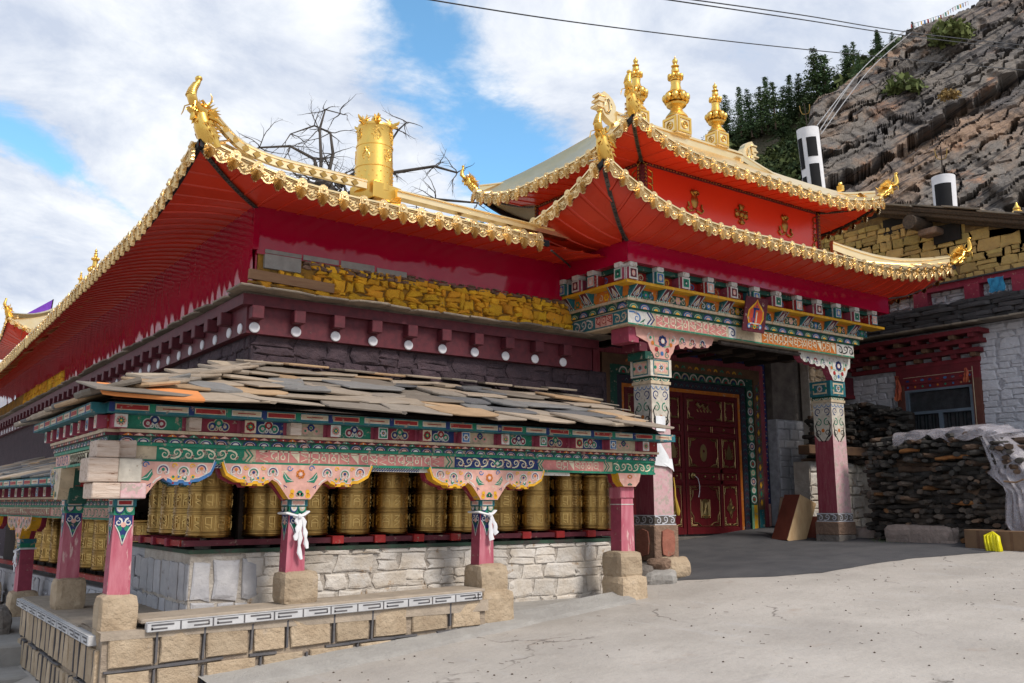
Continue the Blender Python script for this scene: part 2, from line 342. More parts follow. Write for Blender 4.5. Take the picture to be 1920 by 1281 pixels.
def thing(name,label,cat,loc=(0,0,0),group=None,rz=0):
    o=bpy.data.objects.new(name,None); COL.objects.link(o); o.location=loc; o.rotation_euler=(0,0,rz); o.empty_display_size=.1
    o['label']=label; o['category']=cat
    if group: o['group']=group
    # matrix_basis reads from loc/rot directly
    return o
def tag(o,label,cat,group=None,kind=None):
    o['label']=label; o['category']=cat
    if group: o['group']=group
    if kind: o['kind']=kind
    return o
def copy_tree(root,loc,rz=0,label=None,group=None,name=None):
    r=root.copy(); COL.objects.link(r); r.location=loc; r.rotation_euler=(0,0,rz)
    if label: r['label']=label
    if group: r['group']=group
    def rec(a,b):
        for ch in list(a.children):
            if ch is b: continue
            c=ch.copy(); COL.objects.link(c); c.parent=b; rec(ch,c)
    rec(root,r); return r

# ---------------- stones ----------------
def stone_mesh(mname,jit=.12,inset=.12,seed=0,name='stone'):
    R=random.Random(seed); ring=[(-.5,-.5),(0,-.5),(.5,-.5),(.5,0),(.5,.5),(0,.5),(-.5,.5),(-.5,0)]
    j=[(x+R.uniform(-jit,jit)*.5-(.04 if x>0 else -.04 if x<0 else 0),y+R.uniform(-jit,jit)*.5-(.04 if y>0 else -.04 if y<0 else 0)) for x,y in ring]
    vs=[(x,y,-.3) for x,y in j]+[(x,y,.55+R.uniform(-.1,.1)) for x,y in j]+[(x*(1-inset*1.6),y*(1-inset*1.9),1+R.uniform(-.25,.12)) for x,y in j]+[(R.uniform(-.1,.1),R.uniform(-.1,.1),1+R.uniform(-.1,.2))]
    fs=[]
    for i in range(8):
        k=(i+1)%8; fs+=[(i,k,k+8,i+8),(i+8,k+8,k+16,i+16),(i+16,k+16,24)]
    mb=MB(); mb.add(vs,fs,mname); return meshof(mb,name)
SM={}
def stones(mname,n=9,**k):
    key=(mname,tuple(k.items()))
    if key not in SM: SM[key]=[stone_mesh(mname,seed=i*7+3,**k) for i in range(n)]
    return SM[key]
def layout(W,H,ch,sw,R,split=.15,top=None):
    """irregular courses: list of (cx,cy,w,h)"""
    out=[];y=0
    while y<H-.01:
        h=R.uniform(*ch); 
        if y+h>H-.4*ch[0]: h=H-y
        x=-R.uniform(0,.3)*sw[0]
        while x<W:
            w=R.uniform(*sw)*(.7+.3*h/ch[1]); x1=x+w
            a=max(x,0);b=min(x1,W)
            if W-b<.3*sw[0]: b=W;x1=W+1
            if b-a>.02:
                if R.random()<split and h>ch[0]*1.2:
                    f=R.uniform(.35,.65); out.append(((a+b)/2,y+h*f/2,b-a,h*f)); out.append(((a+b)/2,y+h*(1+f)/2,b-a,h*(1-f)))
                else: out.append(((a+b)/2,y+h/2,b-a,h))
            x=x1
        y+=h
    return out
def stone_wall(parent,F,W,H,mname,ch,sw,relief=.03,gap=.94,seed=1,split=.15,rot=.03,jit=.12,inset=.12,keep=None,name='stone',alt=None,altp=0):
    R=random.Random(seed); ms=stones(mname,jit=jit,inset=inset); ma=stones(alt,jit=jit,inset=inset) if alt else None
    n=0
    for cx,cy,w,h in layout(W,H,ch,sw,R,split):
        if keep and not keep(cx,cy,w,h): continue
        M=F@Matrix.Translation((cx,cy,0))@Matrix.Rotation(R.uniform(-rot,rot),4,'Z')@Matrix.Diagonal((w*gap,h*gap,relief*R.uniform(.6,1.3),1))
        me=R.choice(ma if (ma and R.random()<altp) else ms)
        inst(me,name,M,parent); n+=1
    return n
# ---------------- ground ----------------
def sm(t): t=max(0,min(1,t)); return t*t*(3-2*t)
def zg(x,y):
    z=.08*max(-4,min(16,x))
    z-=.28*sm((2.5-x)/1.6)*sm((y-6.5)/1.2)
    z+=.010*mnoise.noise(Vector((x*.8,y*.8,0)))+.004*mnoise.noise(Vector((x*4,y*4,3)))
    return z
def ground_material():
    m=mat('concrete_ground',(.44,.405,.37),(.345,.315,.285),scale=.9,rough=.95,bump=.55,bscale=14,rnd=0,bdet=10,dist=.025)
    T=m.node_tree;n=T.nodes;L=T.links;b=n['Principled BSDF']; src=b.inputs['Base Color'].links[0].from_socket
    geo=n.new('ShaderNodeNewGeometry')
    def nz(s,d,st=None):
        q=n.new('ShaderNodeTexNoise');q.inputs['Scale'].default_value=s;q.inputs['Detail'].default_value=d;q.inputs['Roughness'].default_value=.7
        if st:
            mp=n.new('ShaderNodeMapping');mp.inputs['Scale'].default_value=st;mp.inputs['Rotation'].default_value=(0,0,.5);L.new(geo.outputs['Position'],mp.inputs[0]);L.new(mp.outputs[0],q.inputs[0])
        else: L.new(geo.outputs['Position'],q.inputs[0])
        return q.outputs[0]
    def mr(x,a,c,e=0,f=1):
        q=n.new('ShaderNodeMapRange');L.new(x,q.inputs[0]);q.inputs[1].default_value=a;q.inputs[2].default_value=c;q.inputs[3].default_value=e;q.inputs[4].default_value=f;return q.outputs[0]
    def mixc(f,a,c):
        q=n.new('ShaderNodeMixRGB');L.new(f,q.inputs[0]);L.new(a,q.inputs[1]);q.inputs[2].default_value=(*c,1);return q.outputs[0]
    c=mixc(mr(nz(60,3),.60,.68,0,.35),src,(.20,.18,.165))
    c=mixc(mr(nz(6,9),.56,.70,0,.45),c,(.27,.24,.215))
    c=mixc(mr(nz(3,9,(1,.18,1)),.58,.66,0,.55),c,(.42,.40,.385))
    c=mixc(mr(nz(2,10),.60,.70,0,.5),c,(.33,.26,.21)); c=mixc(mr(nz(.33,7),.47,.64,0,.55),c,(.30,.275,.255)); c=mixc(mr(nz(.7,9,(.25,1,1)),.58,.62,0,.35),c,(.25,.23,.215))
    v=n.new('ShaderNodeTexVoronoi');v.inputs['Scale'].default_value=9;v.feature='F1';L.new(geo.outputs['Position'],v.inputs[0])
    sp=mr(v.outputs[0],.05,.075,1,0)
    c2=n.new('ShaderNodeMixRGB');mm=n.new('ShaderNodeMath');mm.operation='MULTIPLY'
    v2=n.new('ShaderNodeTexVoronoi');v2.feature='DISTANCE_TO_EDGE';v2.inputs['Scale'].default_value=.42
    mpv=n.new('ShaderNodeVectorMath');mpv.operation='ADD';L.new(geo.outputs['Position'],mpv.inputs[0]);nv=n.new('ShaderNodeTexNoise');nv.inputs['Scale'].default_value=1.4;nv.inputs['Detail'].default_value=6;L.new(geo.outputs['Position'],nv.inputs[0]);L.new(nv.outputs[1],mpv.inputs[1]);L.new(mpv.outputs[0],v2.inputs[0])
    ck=n.new('ShaderNodeMath');ck.operation='MULTIPLY';L.new(mr(v2.outputs[0],.0,.007,1,0),ck.inputs[0]);L.new(mr(nz(.8,3),.5,.56),ck.inputs[1])
    c=mixc(ck.outputs[0],c,(.16,.14,.125))
    L.new(sp,mm.inputs[0]);L.new(mr(nz(1.3,2),.5,.6),mm.inputs[1]);L.new(mm.outputs[0],c2.inputs[0]);L.new(c,c2.inputs[1]);c2.inputs[2].default_value=(.13,.10,.08,1)
    L.new(c2.outputs[0],b.inputs['Base Color'])
ground_material()
mb=MB()
def axis(lo,hi,a,b,step):
    o=[];x=a
    while x<=b: o.append(x); x+=step
    g=step
    while o[0]>lo: g*=1.35; o.insert(0,o[0]-g)
    g=step
    while o[-1]<hi: g*=1.35; o.append(o[-1]+g)
    return o
gx=axis(-400,900,-2,17,.16); gy=axis(-400,900,0,13,.16)
mb.add([(x,y,zg(x,y)) for x in gx for y in gy],[(i*len(gy)+j,(i+1)*len(gy)+j,(i+1)*len(gy)+j+1,i*len(gy)+j+1) for i in range(len(gx)-1) for j in range(len(gy)-1)],'concrete_ground',True)
g=mb.build('ground',kind='structure')
# asphalt apron in front of the gate
mat('asphalt',(.060,.060,.066),(.085,.083,.088),scale=2.2,rough=.9,bump=.5,bscale=60,rnd=0,bdet=8,dist=.01,worn=(.15,.14,.135),wamt=-.15,wscale=1.6)
edge=[(8.05,8.85),(8.3,8.35),(8.55,8.06),(8.9,7.75),(9.3,7.35),(9.8,7.2),(10.3,7.14),(10.8,6.95),(11.3,6.80),(11.8,6.6),(12.2,6.42),(12.7,6.3)]
mb=MB();vs=[];fs=[];nr=14
def er(i,t):
    x,y=edge[i]; x2=8.0+ i*(15.3-8.0)/(len(edge)-1); y2=11.4
    X=x+(x2-x)*t;Y=y+(y2-y)*t
    if t==0: X+=.07*math.sin(i*7.3);Y+=.10*math.sin(i*11.1)
    return X,Y
E2=[]
for i in range(len(edge)*4-3):
    k=i/4; a=int(k); f=k-a
    for j in range(nr):
        t=j/(nr-1)
        p=er(a,t); q=er(min(a+1,len(edge)-1),t); X=p[0]*(1-f)+q[0]*f; Y=p[1]*(1-f)+q[1]*f
        if j==0: Y+=.05*mnoise.noise(Vector((X*5,Y*2,1)))
        vs.append((X,Y,zg(X,Y)+.004+.035*sm(t*8)+.08*sm((Y-9.3)/1.5)))
n_=len(edge)*4-3
fs=[(i*nr+j,(i+1)*nr+j,(i+1)*nr+j+1,i*nr+j+1) for i in range(n_-1) for j in range(nr-1)]
mb.add(vs,fs,'asphalt',True); mb.build('asphalt_apron',kind='structure')

def rock(name,c,size,m,parent=None,seed=1,amp=.12,sub=5,rz=0,bev=.16,power=4):
    """a rough block: a rounded, noise-displaced box"""
    vs=[];fs=[]
    for ax in range(3):
        for sg in (-1,1):
            k=len(vs)
            for i in range(sub+1):
                for j in range(sub+1):
                    p=[0,0,0];p[ax]=sg;p[(ax+1)%3]=-1+2*i/sub;p[(ax+2)%3]=-1+2*j/sub
                    v=Vector(p); l=(abs(v.x)**power+abs(v.y)**power+abs(v.z)**power)**(1/power); v=v/l
                    n=mnoise.noise_vector(v*1.3+Vector((seed*3.1,seed,0)))*amp+mnoise.noise_vector(v*3.5+Vector((seed,0,seed)))*amp*.5
                    v=v+n; vs.append((v.x*size[0]/2,v.y*size[1]/2,v.z*size[2]/2))
            for i in range(sub):
                for j in range(sub):
                    q=(k+i*(sub+1)+j,k+(i+1)*(sub+1)+j,k+(i+1)*(sub+1)+j+1,k+i*(sub+1)+j+1)
                    fs.append(q if sg>0 else q[::-1])
    mb=MB(Matrix.Translation(c)@Matrix.Rotation(rz,4,'Z')); mb.add(vs,fs,m,False)
    return mb.build(name,parent)

# ---------------- painted ornament ----------------
def flower(mb,cx,cy,r,c1,c2,l=0,n=8,c3='yellow_paint'):
    for k in range(n):
        a=2*math.pi*k/n; mb.disc(cx+r*.62*math.cos(a),cy+r*.62*math.sin(a),r*.36,c1,l,8)
    mb.disc(cx,cy,r*.45,c2,l+1,10); mb.disc(cx,cy,r*.2,c3,l+2,8)
def trefoil(mb,cx,cy,s,c1,c2,c3,rim='white_paint',l=0):
    for dx,dy,rr,c in ((-.62,-.05,.42,c1),(.62,-.05,.42,c1),(0,.28,.45,c2)):
        mb.disc(cx+dx*s,cy+dy*s,rr*s*1.12,rim,l,14); 
    for dx,dy,rr,c in ((-.62,-.05,.42,c1),(.62,-.05,.42,c1),(0,.28,.45,c2)):
        mb.disc(cx+dx*s,cy+dy*s,rr*s*.9,c,l+1,12); mb.disc(cx+dx*s,cy+dy*s,rr*s*.42,rim,l+2,8); mb.disc(cx+dx*s,cy+dy*s,rr*s*.3,c3,l+3,8)
    for sg in (-1,1): mb.spiral(cx+sg*.28*s,cy-.28*s,.25*s,math.pi/2,sg*1.2,.13*s,rim,l+3,12)
def scroll(mb,x0,x1,cy,h,c,c2=None,l=0,step=None):
    step=step or h*1.25; n=max(1,int(round((x1-x0)/step)));st=(x1-x0)/n
    for k in range(n):
        x=x0+st*(k+.5); s=1 if k%2 else -1
        mb.spiral(x,cy+s*h*.08,h*.40,-s*math.pi/2,s*1.25,h*.17,c,l,14)
        mb.stroke([(x-st*.5,cy-s*h*.38),(x-st*.2,cy-s*h*.40),(x,cy-s*h*.32)],h*.13,c,l)
        if c2: mb.disc(x+st*.38,cy+s*h*.25,h*.1,c2,l+1,6); mb.stroke([(x+st*.2,cy+s*h*.42),(x+st*.5,cy+s*h*.1)],h*.09,c2,l+1)
def letters(mb,x0,x1,y0,y1,c,l=0,seed=0,ol=None,w=None):
    """tall block letters with a head line, hanging strokes and a right-hand stem"""
    R=random.Random(seed);h=y1-y0; w=w or h*.78; n=max(1,int((x1-x0)/w)); w=(x1-x0)/n; t=h*.1
    for k in range(n):
        a=x0+k*w+w*.08;b=x0+(k+1)*w-w*.08; q=R.randrange(8)
        if ol: mb.rect(a-w*.03,y0,b+w*.03,y1,ol,l)
        mb.rect(a,y1-t*1.3,b,y1,c,l+1)
        m_=(a+b)/2
        if q!=3: mb.rect(b-t,y0,b,y1,c,l+1)
        if q==0: mb.stroke([(a,y1-t),(m_,y0+h*.45),(b,y1-h*.35)],t,c,l+1); mb.stroke([(a,y0+h*.5),(b,y0+h*.15)],t,c,l+1)
        elif q==1: mb.arc((a+m_)/2+t*.4,y0+h*.42,h*.14,h*.24,0,2*math.pi,c,l+1,12); mb.rect((a+m_)/2,y0+h*.6,(a+m_)/2+t,y1,c,l+1)
        elif q==2: mb.rect(a,y0+h*.4,a+t,y1,c,l+1); mb.stroke([(a,y0+h*.45),(b,y0+h*.3)],t,c,l+1); mb.stroke([(m_,y0+h*.35),(a,y0)],t,c,l+1)
        elif q==3: mb.stroke([(b,y1),(a+t,y0+h*.72),(b,y0+h*.5),(a+t,y0+h*.25),(b,y0)],t*1.1,c,l+1)
        elif q==4: mb.arc(m_,y0+h*.55,h*.2,h*.31,math.pi*.5,math.pi*1.9,c,l+1,10); mb.stroke([(m_,y0+h*.3),(b,y0+t)],t,c,l+1)
        elif q==5: mb.stroke([(a+t,y1),(a+t,y0+h*.35),(m_,y0+h*.2),(b,y0+h*.35)],t,c,l+1); mb.disc(m_,y0+h*.6,t,c,l+1,6)
        elif q==6: mb.poly([(a,y1-h*.2),(b-t,y0+h*.1),(b-t,y1-h*.2)],c,l+1)
        else: mb.stroke([(a,y0+h*.75),(b,y0+h*.45),(a,y0+h*.1)],t,c,l+1)
def arches(mb,x0,x1,y0,h,cols,l=0,step=None,rise=1.0,inner='white_paint'):
    step=step or h*1.5; n=max(1,int(round((x1-x0)/step)));st=(x1-x0)/n
    for k in range(n):
        x=x0+st*(k+.5); a,b,c=cols[k%len(cols)]
        for q,(f,cc) in enumerate(((.5,a),(.38,inner),(.34,b),(.22,inner),(.18,c))):
            rr=st*f*.96; ky=h*.96*rise*(f/.5)/rr
            mb.poly([(x+rr*math.cos(math.pi*i/10),y0+rr*ky*math.sin(math.pi*i/10)) for i in range(11)],cc,l+q)
def chevron_end(mb,x,y0,y1,d,c,c2,l=0):
    h=y1-y0; m_=(y0+y1)/2
    for k,cc in enumerate((c,c2,c)):
        o=d*h*.18*k
        mb.stroke([(x+o,y0),(x+o+d*h*.45,m_),(x+o,y1)],h*.14,cc,l)

# ---------------- gold roof pieces ----------------
def fan_tile():
    mb=MB() # local: u along the eave, v up, w outward ; hangs from v=+.07 to -.10
    # cap roll running back over the roof
    prof=[(.048*math.cos(math.pi*i/8),.048*math.sin(math.pi*i/8)+.03) for i in range(9)]
    vs=[(x,y,.02) for x,y in prof]+[(x,y+.11,-.32) for x,y in prof]
    mb.add(vs,[(i,i+1,i+10,i+9) for i in range(8)],'tile_gold',True)
    # head plate with raised boss
    mb.prism([(-.05,-.02),(.05,-.02),(.05,.045),(.03,.08),(0,.09),(-.03,.08),(-.05,.045)],.0,.022,'tile_gold')
    mb.prism([(-.034,.0),(.034,.0),(.034,.045),(0,.07),(-.034,.045)],.022,.03,'tile_gold')
    mb.ball((0,.032,.03),.017,'tile_gold',8)
    # ribbed shell
    n=9;vs=[(0,.0,.03)];fs=[]
    for k in range(2*n+1):
        a=math.pi+math.pi*k/(2*n); r=.088 if k%2==0 else .1
        dr=1+.12*math.cos((a-1.5*math.pi)*2)
        vs.append((r*.60*math.cos(a),r*dr*math.sin(a)*1.12,.012 if k%2==0 else .034))
    k0=len(vs)
    for k in range(2*n): fs.append((0,k+1,k+2))
    vs+=[(v[0],v[1],0.0) for v in vs[1:]]
    for k in range(2*n): fs.append((k+1,k+1+2*n+1,k+2+2*n+1,k+2))
    mb.add(vs,fs,'tile_gold')
    return meshof(mb,'fan_tile')
def drip_tile():
    mb=MB()
    out=[(-.082,.062),(-.084,-.03),(-.07,-.06),(-.045,-.066),(-.028,-.084),(0,-.092),(.028,-.084),(.045,-.066),(.07,-.06),(.084,-.03),(.082,.062),(.04,.045),(0,.04),(-.04,.045)]
    mb.prism(out,0,.008,'tile_gold')
    mb.box((-.08,.045,-.12),(.08,.062,.02),'pale_gold')
    for sg in (-1,1):
        pts=[]
        for i in range(9):
            a=sg*(i*.7); r=.026*(1-i*.09); pts.append((sg*.036+r*math.cos(a),-.005+r*math.sin(a)))
        for i in range(8):
            p,q=pts[i],pts[i+1]; mb.tube([(p[0],p[1],.011),(q[0],q[1],.011)],.0062,'tile_gold',4,cap=False)
        mb.tube([(sg*.068,.03,.01),(sg*.06,-.03,.012),(sg*.02,-.056,.012),(0,-.07,.012)],.006,'tile_gold',4)
    mb.tube([(-.06,.034,.01),(0,.024,.012),(.06,.034,.01)],.006,'tile_gold',4)
    mb.ball((0,-.038,.01),.016,'tile_gold',6)
    return meshof(mb,'drip_tile')
FAN=fan_tile();DRIP=drip_tile()

def dragon(parent,pos,ang,s=1.0,pitch=0.0):
    """gilded makara: scaly neck, gaping jaws, long trunk curling up to a ball, horns, mane and beard; faces +x"""
    M=Matrix.Translation(pos)@Matrix.Rotation(ang,4,'Z')@Matrix.Rotation(-pitch,4,'Y')@Matrix.Scale(s,4)@Matrix.Diagonal((.92,1.15,.80,1))
    g='gold_metal'; mb=MB(M)
    mb.tube([(-.16,0,-.10),(-.08,0,-.02),(.0,0,.07),(.05,0,.15),(.08,0,.22)],[(.085,.075),(.09,.10),(.085,.095),(.07,.08),(.06,.07)],g,14)
    # overlapping scale rows and a ragged collar round the neck
    for r_,(c,rr) in enumerate((((-.06,0,-.0),.10),((-.01,0,.06),.096),((.035,0,.125),.085))):
        for k in range(12):
            a=2*math.pi*k/12+(r_%2)*.26; d=Vector((.62*math.sin(a)*.8,math.cos(a),-.55*math.sin(a)))
            b=Vector(c)+d*rr; tip=b+Vector((-.045,0,-.045))+d*.022; sd=Vector((0,.022,0)) if abs(d.y)<.7 else Vector((.016,0,-.016))
            mb.add([tuple(b+sd),tuple(b-sd),tuple(tip),tuple(b+d*.014)],[(0,2,3),(2,1,3),(0,3,1)],g)
    # skull
    mb.tube([(.02,0,.20),(.07,0,.25),(.13,0,.275),(.17,0,.29)],[(.055,.05),(.066,.062),(.055,.045),(.045,.032)],g,12)
    for sg in (-1,1):
        mb.ball((.11,sg*.048,.31),.024,g,8); mb.ball((.125,sg*.062,.315),.012,'dark_brass',6)
        mb.tube([(.07,sg*.045,.33),(.135,sg*.055,.345),(.15,sg*.05,.33)],[.008,.016,.006],g,6)
        # horn sweeping up, hook behind, whisker in front, ear fin
        mb.tube([(.06,sg*.05,.32),(.05,sg*.075,.38),(.065,sg*.085,.43),(.09,sg*.08,.46)],[.013,.011,.007,.002],g,6)
        mb.tube([(.02,sg*.05,.20),(-.05,sg*.085,.19),(-.11,sg*.09,.165),(-.16,sg*.085,.18),(-.19,sg*.08,.21)],[.022,.022,.016,.009,.002],g,7)
        mb.tube([(.19,sg*.04,.30),(.22,sg*.075,.27),(.215,sg*.085,.20),(.225,sg*.08,.15)],[.008,.007,.006,.004],g,5)
        for k in range(6):
            a=.5+k*.36; b=Vector((.03,sg*.055,.25)); t=b+Vector((-math.sin(a)*.12,sg*.03,math.cos(a)*.12))
            mb.tube([tuple(b),tuple((b+t)/2+Vector((0,sg*.012,.0))),tuple(t)],[.017,.013,.002],g,5)
    # upper jaw rising into the ringed trunk
    path=[(.14,0,.285),(.19,0,.315),(.225,0,.37),(.235,0,.43),(.225,0,.50),(.205,0,.56),(.20,0,.60)]
    rr=[(.046,.034),(.052,.042),(.05,.046),(.044,.044),(.036,.038),(.028,.03),(.024,.024)]
    mb.tube(path,rr,g,12)
    for k in range(7):
        z=.37+k*.028; x=.236-.0*z-(max(0,z-.45))*.19
        mb.tube([(x-.002,0,z-.006),(x-.003,0,z+.006)],.052-.0028*k,g,12)
    mb.ball((.205,0,.625),.036,g,12)
    # lower jaw, tongue, teeth, beard
    mb.tube([(.08,0,.20),(.14,0,.185),(.20,0,.195),(.235,0,.215)],[(.045,.028),(.042,.02),(.034,.015),(.02,.01)],g,10)
    mb.tube([(.10,0,.235),(.16,0,.225),(.20,0,.245)],[(.028,.01),(.025,.012),(.012,.012)],'dark_brass',8)
    for sg in (-1,1):
        for x in (.15,.175,.2,.22): mb.tube([(x,sg*.033,.20),(x,sg*.033,.228)],[.006,.001],g,5)
        mb.tube([(.17,sg*.038,.30),(.18,sg*.04,.262)],[.009,.002],g,5)
    for dx,dy in ((0,0),(-.03,.02),(-.03,-.02),(.02,.012)):
        mb.tube([(.15+dx,dy,.18),(.145+dx,dy,.13),(.16+dx,dy,.08-abs(dy))],[.018,.024,.002],g,6)
    # mane: fan of flame spikes down the back
    for k in range(11):
        t=k/10; b=Vector((.07-.17*t,0,.315-.25*t)); a=.15+1.25*t; ln=.13-.03*t
        for dy in (-.022,.022):
            tip=b+Vector((-math.sin(a+.35)*ln,dy*1.6,math.cos(a-.1)*ln))
            mb.tube([(b.x,dy*.6,b.z),tuple((b+tip)/2+Vector((0.01,dy*.3,-.012))),tuple(tip)],[.018,.014,.001],g,5)
    return mb.build('dragon_head',parent)

def finial(name,label,loc,s,group=None):
    t=thing(name,label,'finial',loc,group)
    g='gold_metal'; M=Matrix.Translation(loc)@Matrix.Scale(s,4)
    mb=MB(M); mb.box((-.15,-.15,-.03),(.15,.15,.26),'pale_gold',bev=.012)
    for F in (FRONT(0,-.15,0),LEFT(-.15,0,0)):
        T=F
        for a,b in (((-.13,0,0),(-.1,.235,.012)),((.1,0,0),(.13,.235,.012)),((-.1,0,0),(.1,.03,.012)),((-.1,.205,0),(.1,.235,.012))): mb.box(a,b,g,T=T)
        mb.lathe([(.062,0),(.062,.012),(.05,.014),(.048,.004)],g,14,T=T@Matrix.Translation((0,.118,0)),cap=False)
        for k in range(3):
            a=k*2.094; mb.tube([(.035*math.cos(a+i*.5)*(1-i*.25),.118+.035*math.sin(a+i*.5)*(1-i*.25),.008) for i in range(4)],.008,g,5,T=T)
    mb.build('pedestal',t)
    mb=MB(M); mb.lathe([(.15,.26),(.165,.27),(.15,.30),(.10,.36),(.085,.41),(.10,.43),(.14,.45),(.15,.475),(.13,.50),(.10,.505)],g,20); mb.build('bell',t)
    def lotus(z,R_,br,n,nm):
        mb=MB(M); mb.lathe([(R_*.55,z-.03),(R_*.85,z-.02),(R_*.95,z+.02),(R_*.7,z+.06),(R_*.55,z+.07)],g,18)
        for k in range(n):
            a=2*math.pi*(k+.5)/n; mb.ball((R_*math.cos(a),R_*math.sin(a),z+.035),br,g,10,sc=(1,1,1.25))
        mb.build(nm,t)
    lotus(.535,.155,.052,9,'lower_lotus')
    mb=MB(M); mb.lathe([(.09,.60),(.14,.62),(.155,.645),(.14,.66),(.08,.67),(.085,.70),(.068,.78),(.075,.83),(.06,.84)],g,18); mb.build('neck',t)
    lotus(.87,.09,.035,8,'upper_lotus')
    mb=MB(M); mb.lathe([(.03,.93),(.03,.955),(.055,.98),(.058,1.01),(.05,1.04),(.028,1.06),(.058,1.07),(.06,1.08),(.026,1.09),(.022,1.11),(.036,1.13),(.042,1.16),(.03,1.185),(.012,1.20),(.004,1.235)],g,16); mb.build('spire',t)
    return t

# ---------------- curved eaves ----------------
def eave(A,B,z0,fA,fB,LA=1.7,LB=1.7,slope=0,pw=2.3):
    A=Vector(A);B=Vector(B);D=(B-A);Ln=D.length;D=D/Ln
    def f(d):
        z=z0+slope*d
        z+=fA*max(0,1-d/LA)**pw+fB*max(0,1-(Ln-d)/LB)**pw
        p=A+D*d; return Vector((p.x,p.y,z))
    return f,Ln,D
def do_side(roof,A,B,z0,fA,fB,inA,inB,zw,W,LA=1.7,LB=1.7,slope=0,start=.05,end=0,tiles=True,planks=True,plank_from=0,top=None,sag=.0,texp=1.25,fascia=True,flip=False,pitch=.24):
    """one side of a roof. A,B: eave corners in plan; inA,inB: soffit corners at the wall; W outward"""
    f,Ln,D=eave(A,B,z0,fA,fB,LA,LB,slope)
    inA=Vector((*inA,0));inB=Vector((*inB,0)); WL=(inB-inA).length; WD=(inB-inA)/WL
    W=Vector((*W,0)); D3=Vector((D.x,D.y,0))
    A3=Vector((A[0],A[1],0)); off=(inA-A3).dot(WD)
    def wallp(d):
        q=max(0,min(WL,d-off)); p=inA+WD*q; return Vector((p.x,p.y,zw+slope*d*0.0))
    offB=Ln-off-WL
    def sof(d,t):  # t 0 wall, 1 eave; beyond the wall corner the boards stop at the hip
        b=f(d); a=wallp(d)
        if d<off: s_=1-d/off; a=inA.lerp(Vector((A[0],A[1],0)),s_); a.z=zw+(f(0).z-zw)*s_**1.8
        elif d>Ln-offB and offB>.01: s_=1-(Ln-d)/offB; a=inB.lerp(Vector((B[0],B[1],0)),s_); a.z=zw+(f(Ln).z-zw)*s_**1.8
        p=a.lerp(b,t); p.z=a.z+(b.z-a.z)*(t**(1.8 if off<=d<=Ln-offB else 1.2)); return p
    n=int(Ln/pitch); st=Ln/n
    if planks:
        for k in range(n):
            d0=k*st+.004;d1=(k+1)*st-.004
            if d0<plank_from: continue
            S=[i/5 for i in range(6)]
            vs=[];fs=[]
            for t in S:
                a=sof(d0,t);b=sof(d1,t); 
                # small up-turned lips make the seams
                vs+=[tuple(a+Vector((0,0,.02))),tuple(a.lerp(b,.03)),tuple(a.lerp(b,.86)),tuple(a.lerp(b,.88)-Vector((0,0,.014))),tuple(a.lerp(b,.97)-Vector((0,0,.014))),tuple(b+Vector((0,0,.02)))]
            for i in range(5):
                for j in range(5): fs.append((i*6+j,i*6+j+1,i*6+j+7,i*6+j+6))
            mb=MB(); mb.add(vs,fs,'soffit_red'); mb.build('soffit_board',roof)
    # fascia board and roof sheet
    m_=max(24,n*2); vs=[];fs=[]
    for i in range(m_+1):
        d=Ln*i/m_; p=f(d); vs+=[tuple(p+W*.012+Vector((0,0,-.018))),tuple(p+W*.012+Vector((0,0,.055))),tuple(p-W*.03+Vector((0,0,.06))),tuple(p-W*.03+Vector((0,0,-.018)))]
    for i in range(m_):
        for j in range(4): fs.append((i*4+j,i*4+(j+1)%4,i*4+4+(j+1)%4,i*4+4+j))
    if fascia: mb=MB(); mb.add(vs,fs,'black_edge'); mb.build('fascia',roof)
    if top:
        vs=[];fs=[]; tA,tB,zt=top; tA=Vector((*tA,zt));tB=Vector((*tB,zt)); K=6
        for i in range(m_+1):
            d=Ln*i/m_; p=f(d)+Vector((0,0,.058)); q=(d/Ln); tp=tA.lerp(tB,q)
            for j in range(K+1):
                t=j/K; v=p.lerp(tp,t); v.z=p.z+(tp.z-p.z)*t**texp; vs.append(tuple(v))
        for i in range(m_):
            for j in range(K): fs.append((i*(K+1)+j,(i+1)*(K+1)+j,(i+1)*(K+1)+j+1,i*(K+1)+j+1))
        mb=MB(); mb.add(vs,fs,'pale_gold',True); mb.build('roof_sheet',roof)
    if tiles:
        nt_=int((Ln-start-end)/.24)
        for k in range(nt_*2+1):
            d=start+k*.12
            if d>Ln-end: break
            p=f(d); q=f(min(Ln,d+.05)); r=f(max(0,d-.05)); u=(q-r).normalized()
            if flip: u=-u
            v=W.cross(u).normalized()
            if v.z<0: v=-v
            w=u.cross(v)
            jit=1.08+.07*random.random()
            M=frame(p+W*.02+Vector((0,0,.02)),u,v,w)@Matrix.Rotation(random.uniform(-.05,.05),4,'Z')@Matrix.Rotation(random.uniform(-.09,.05),4,'X')@Matrix.Scale(jit,4)
            inst(FAN if k%2==0 else DRIP,'fan_tile' if k%2==0 else 'drip_tile',M,roof)
    return f,Ln,sof
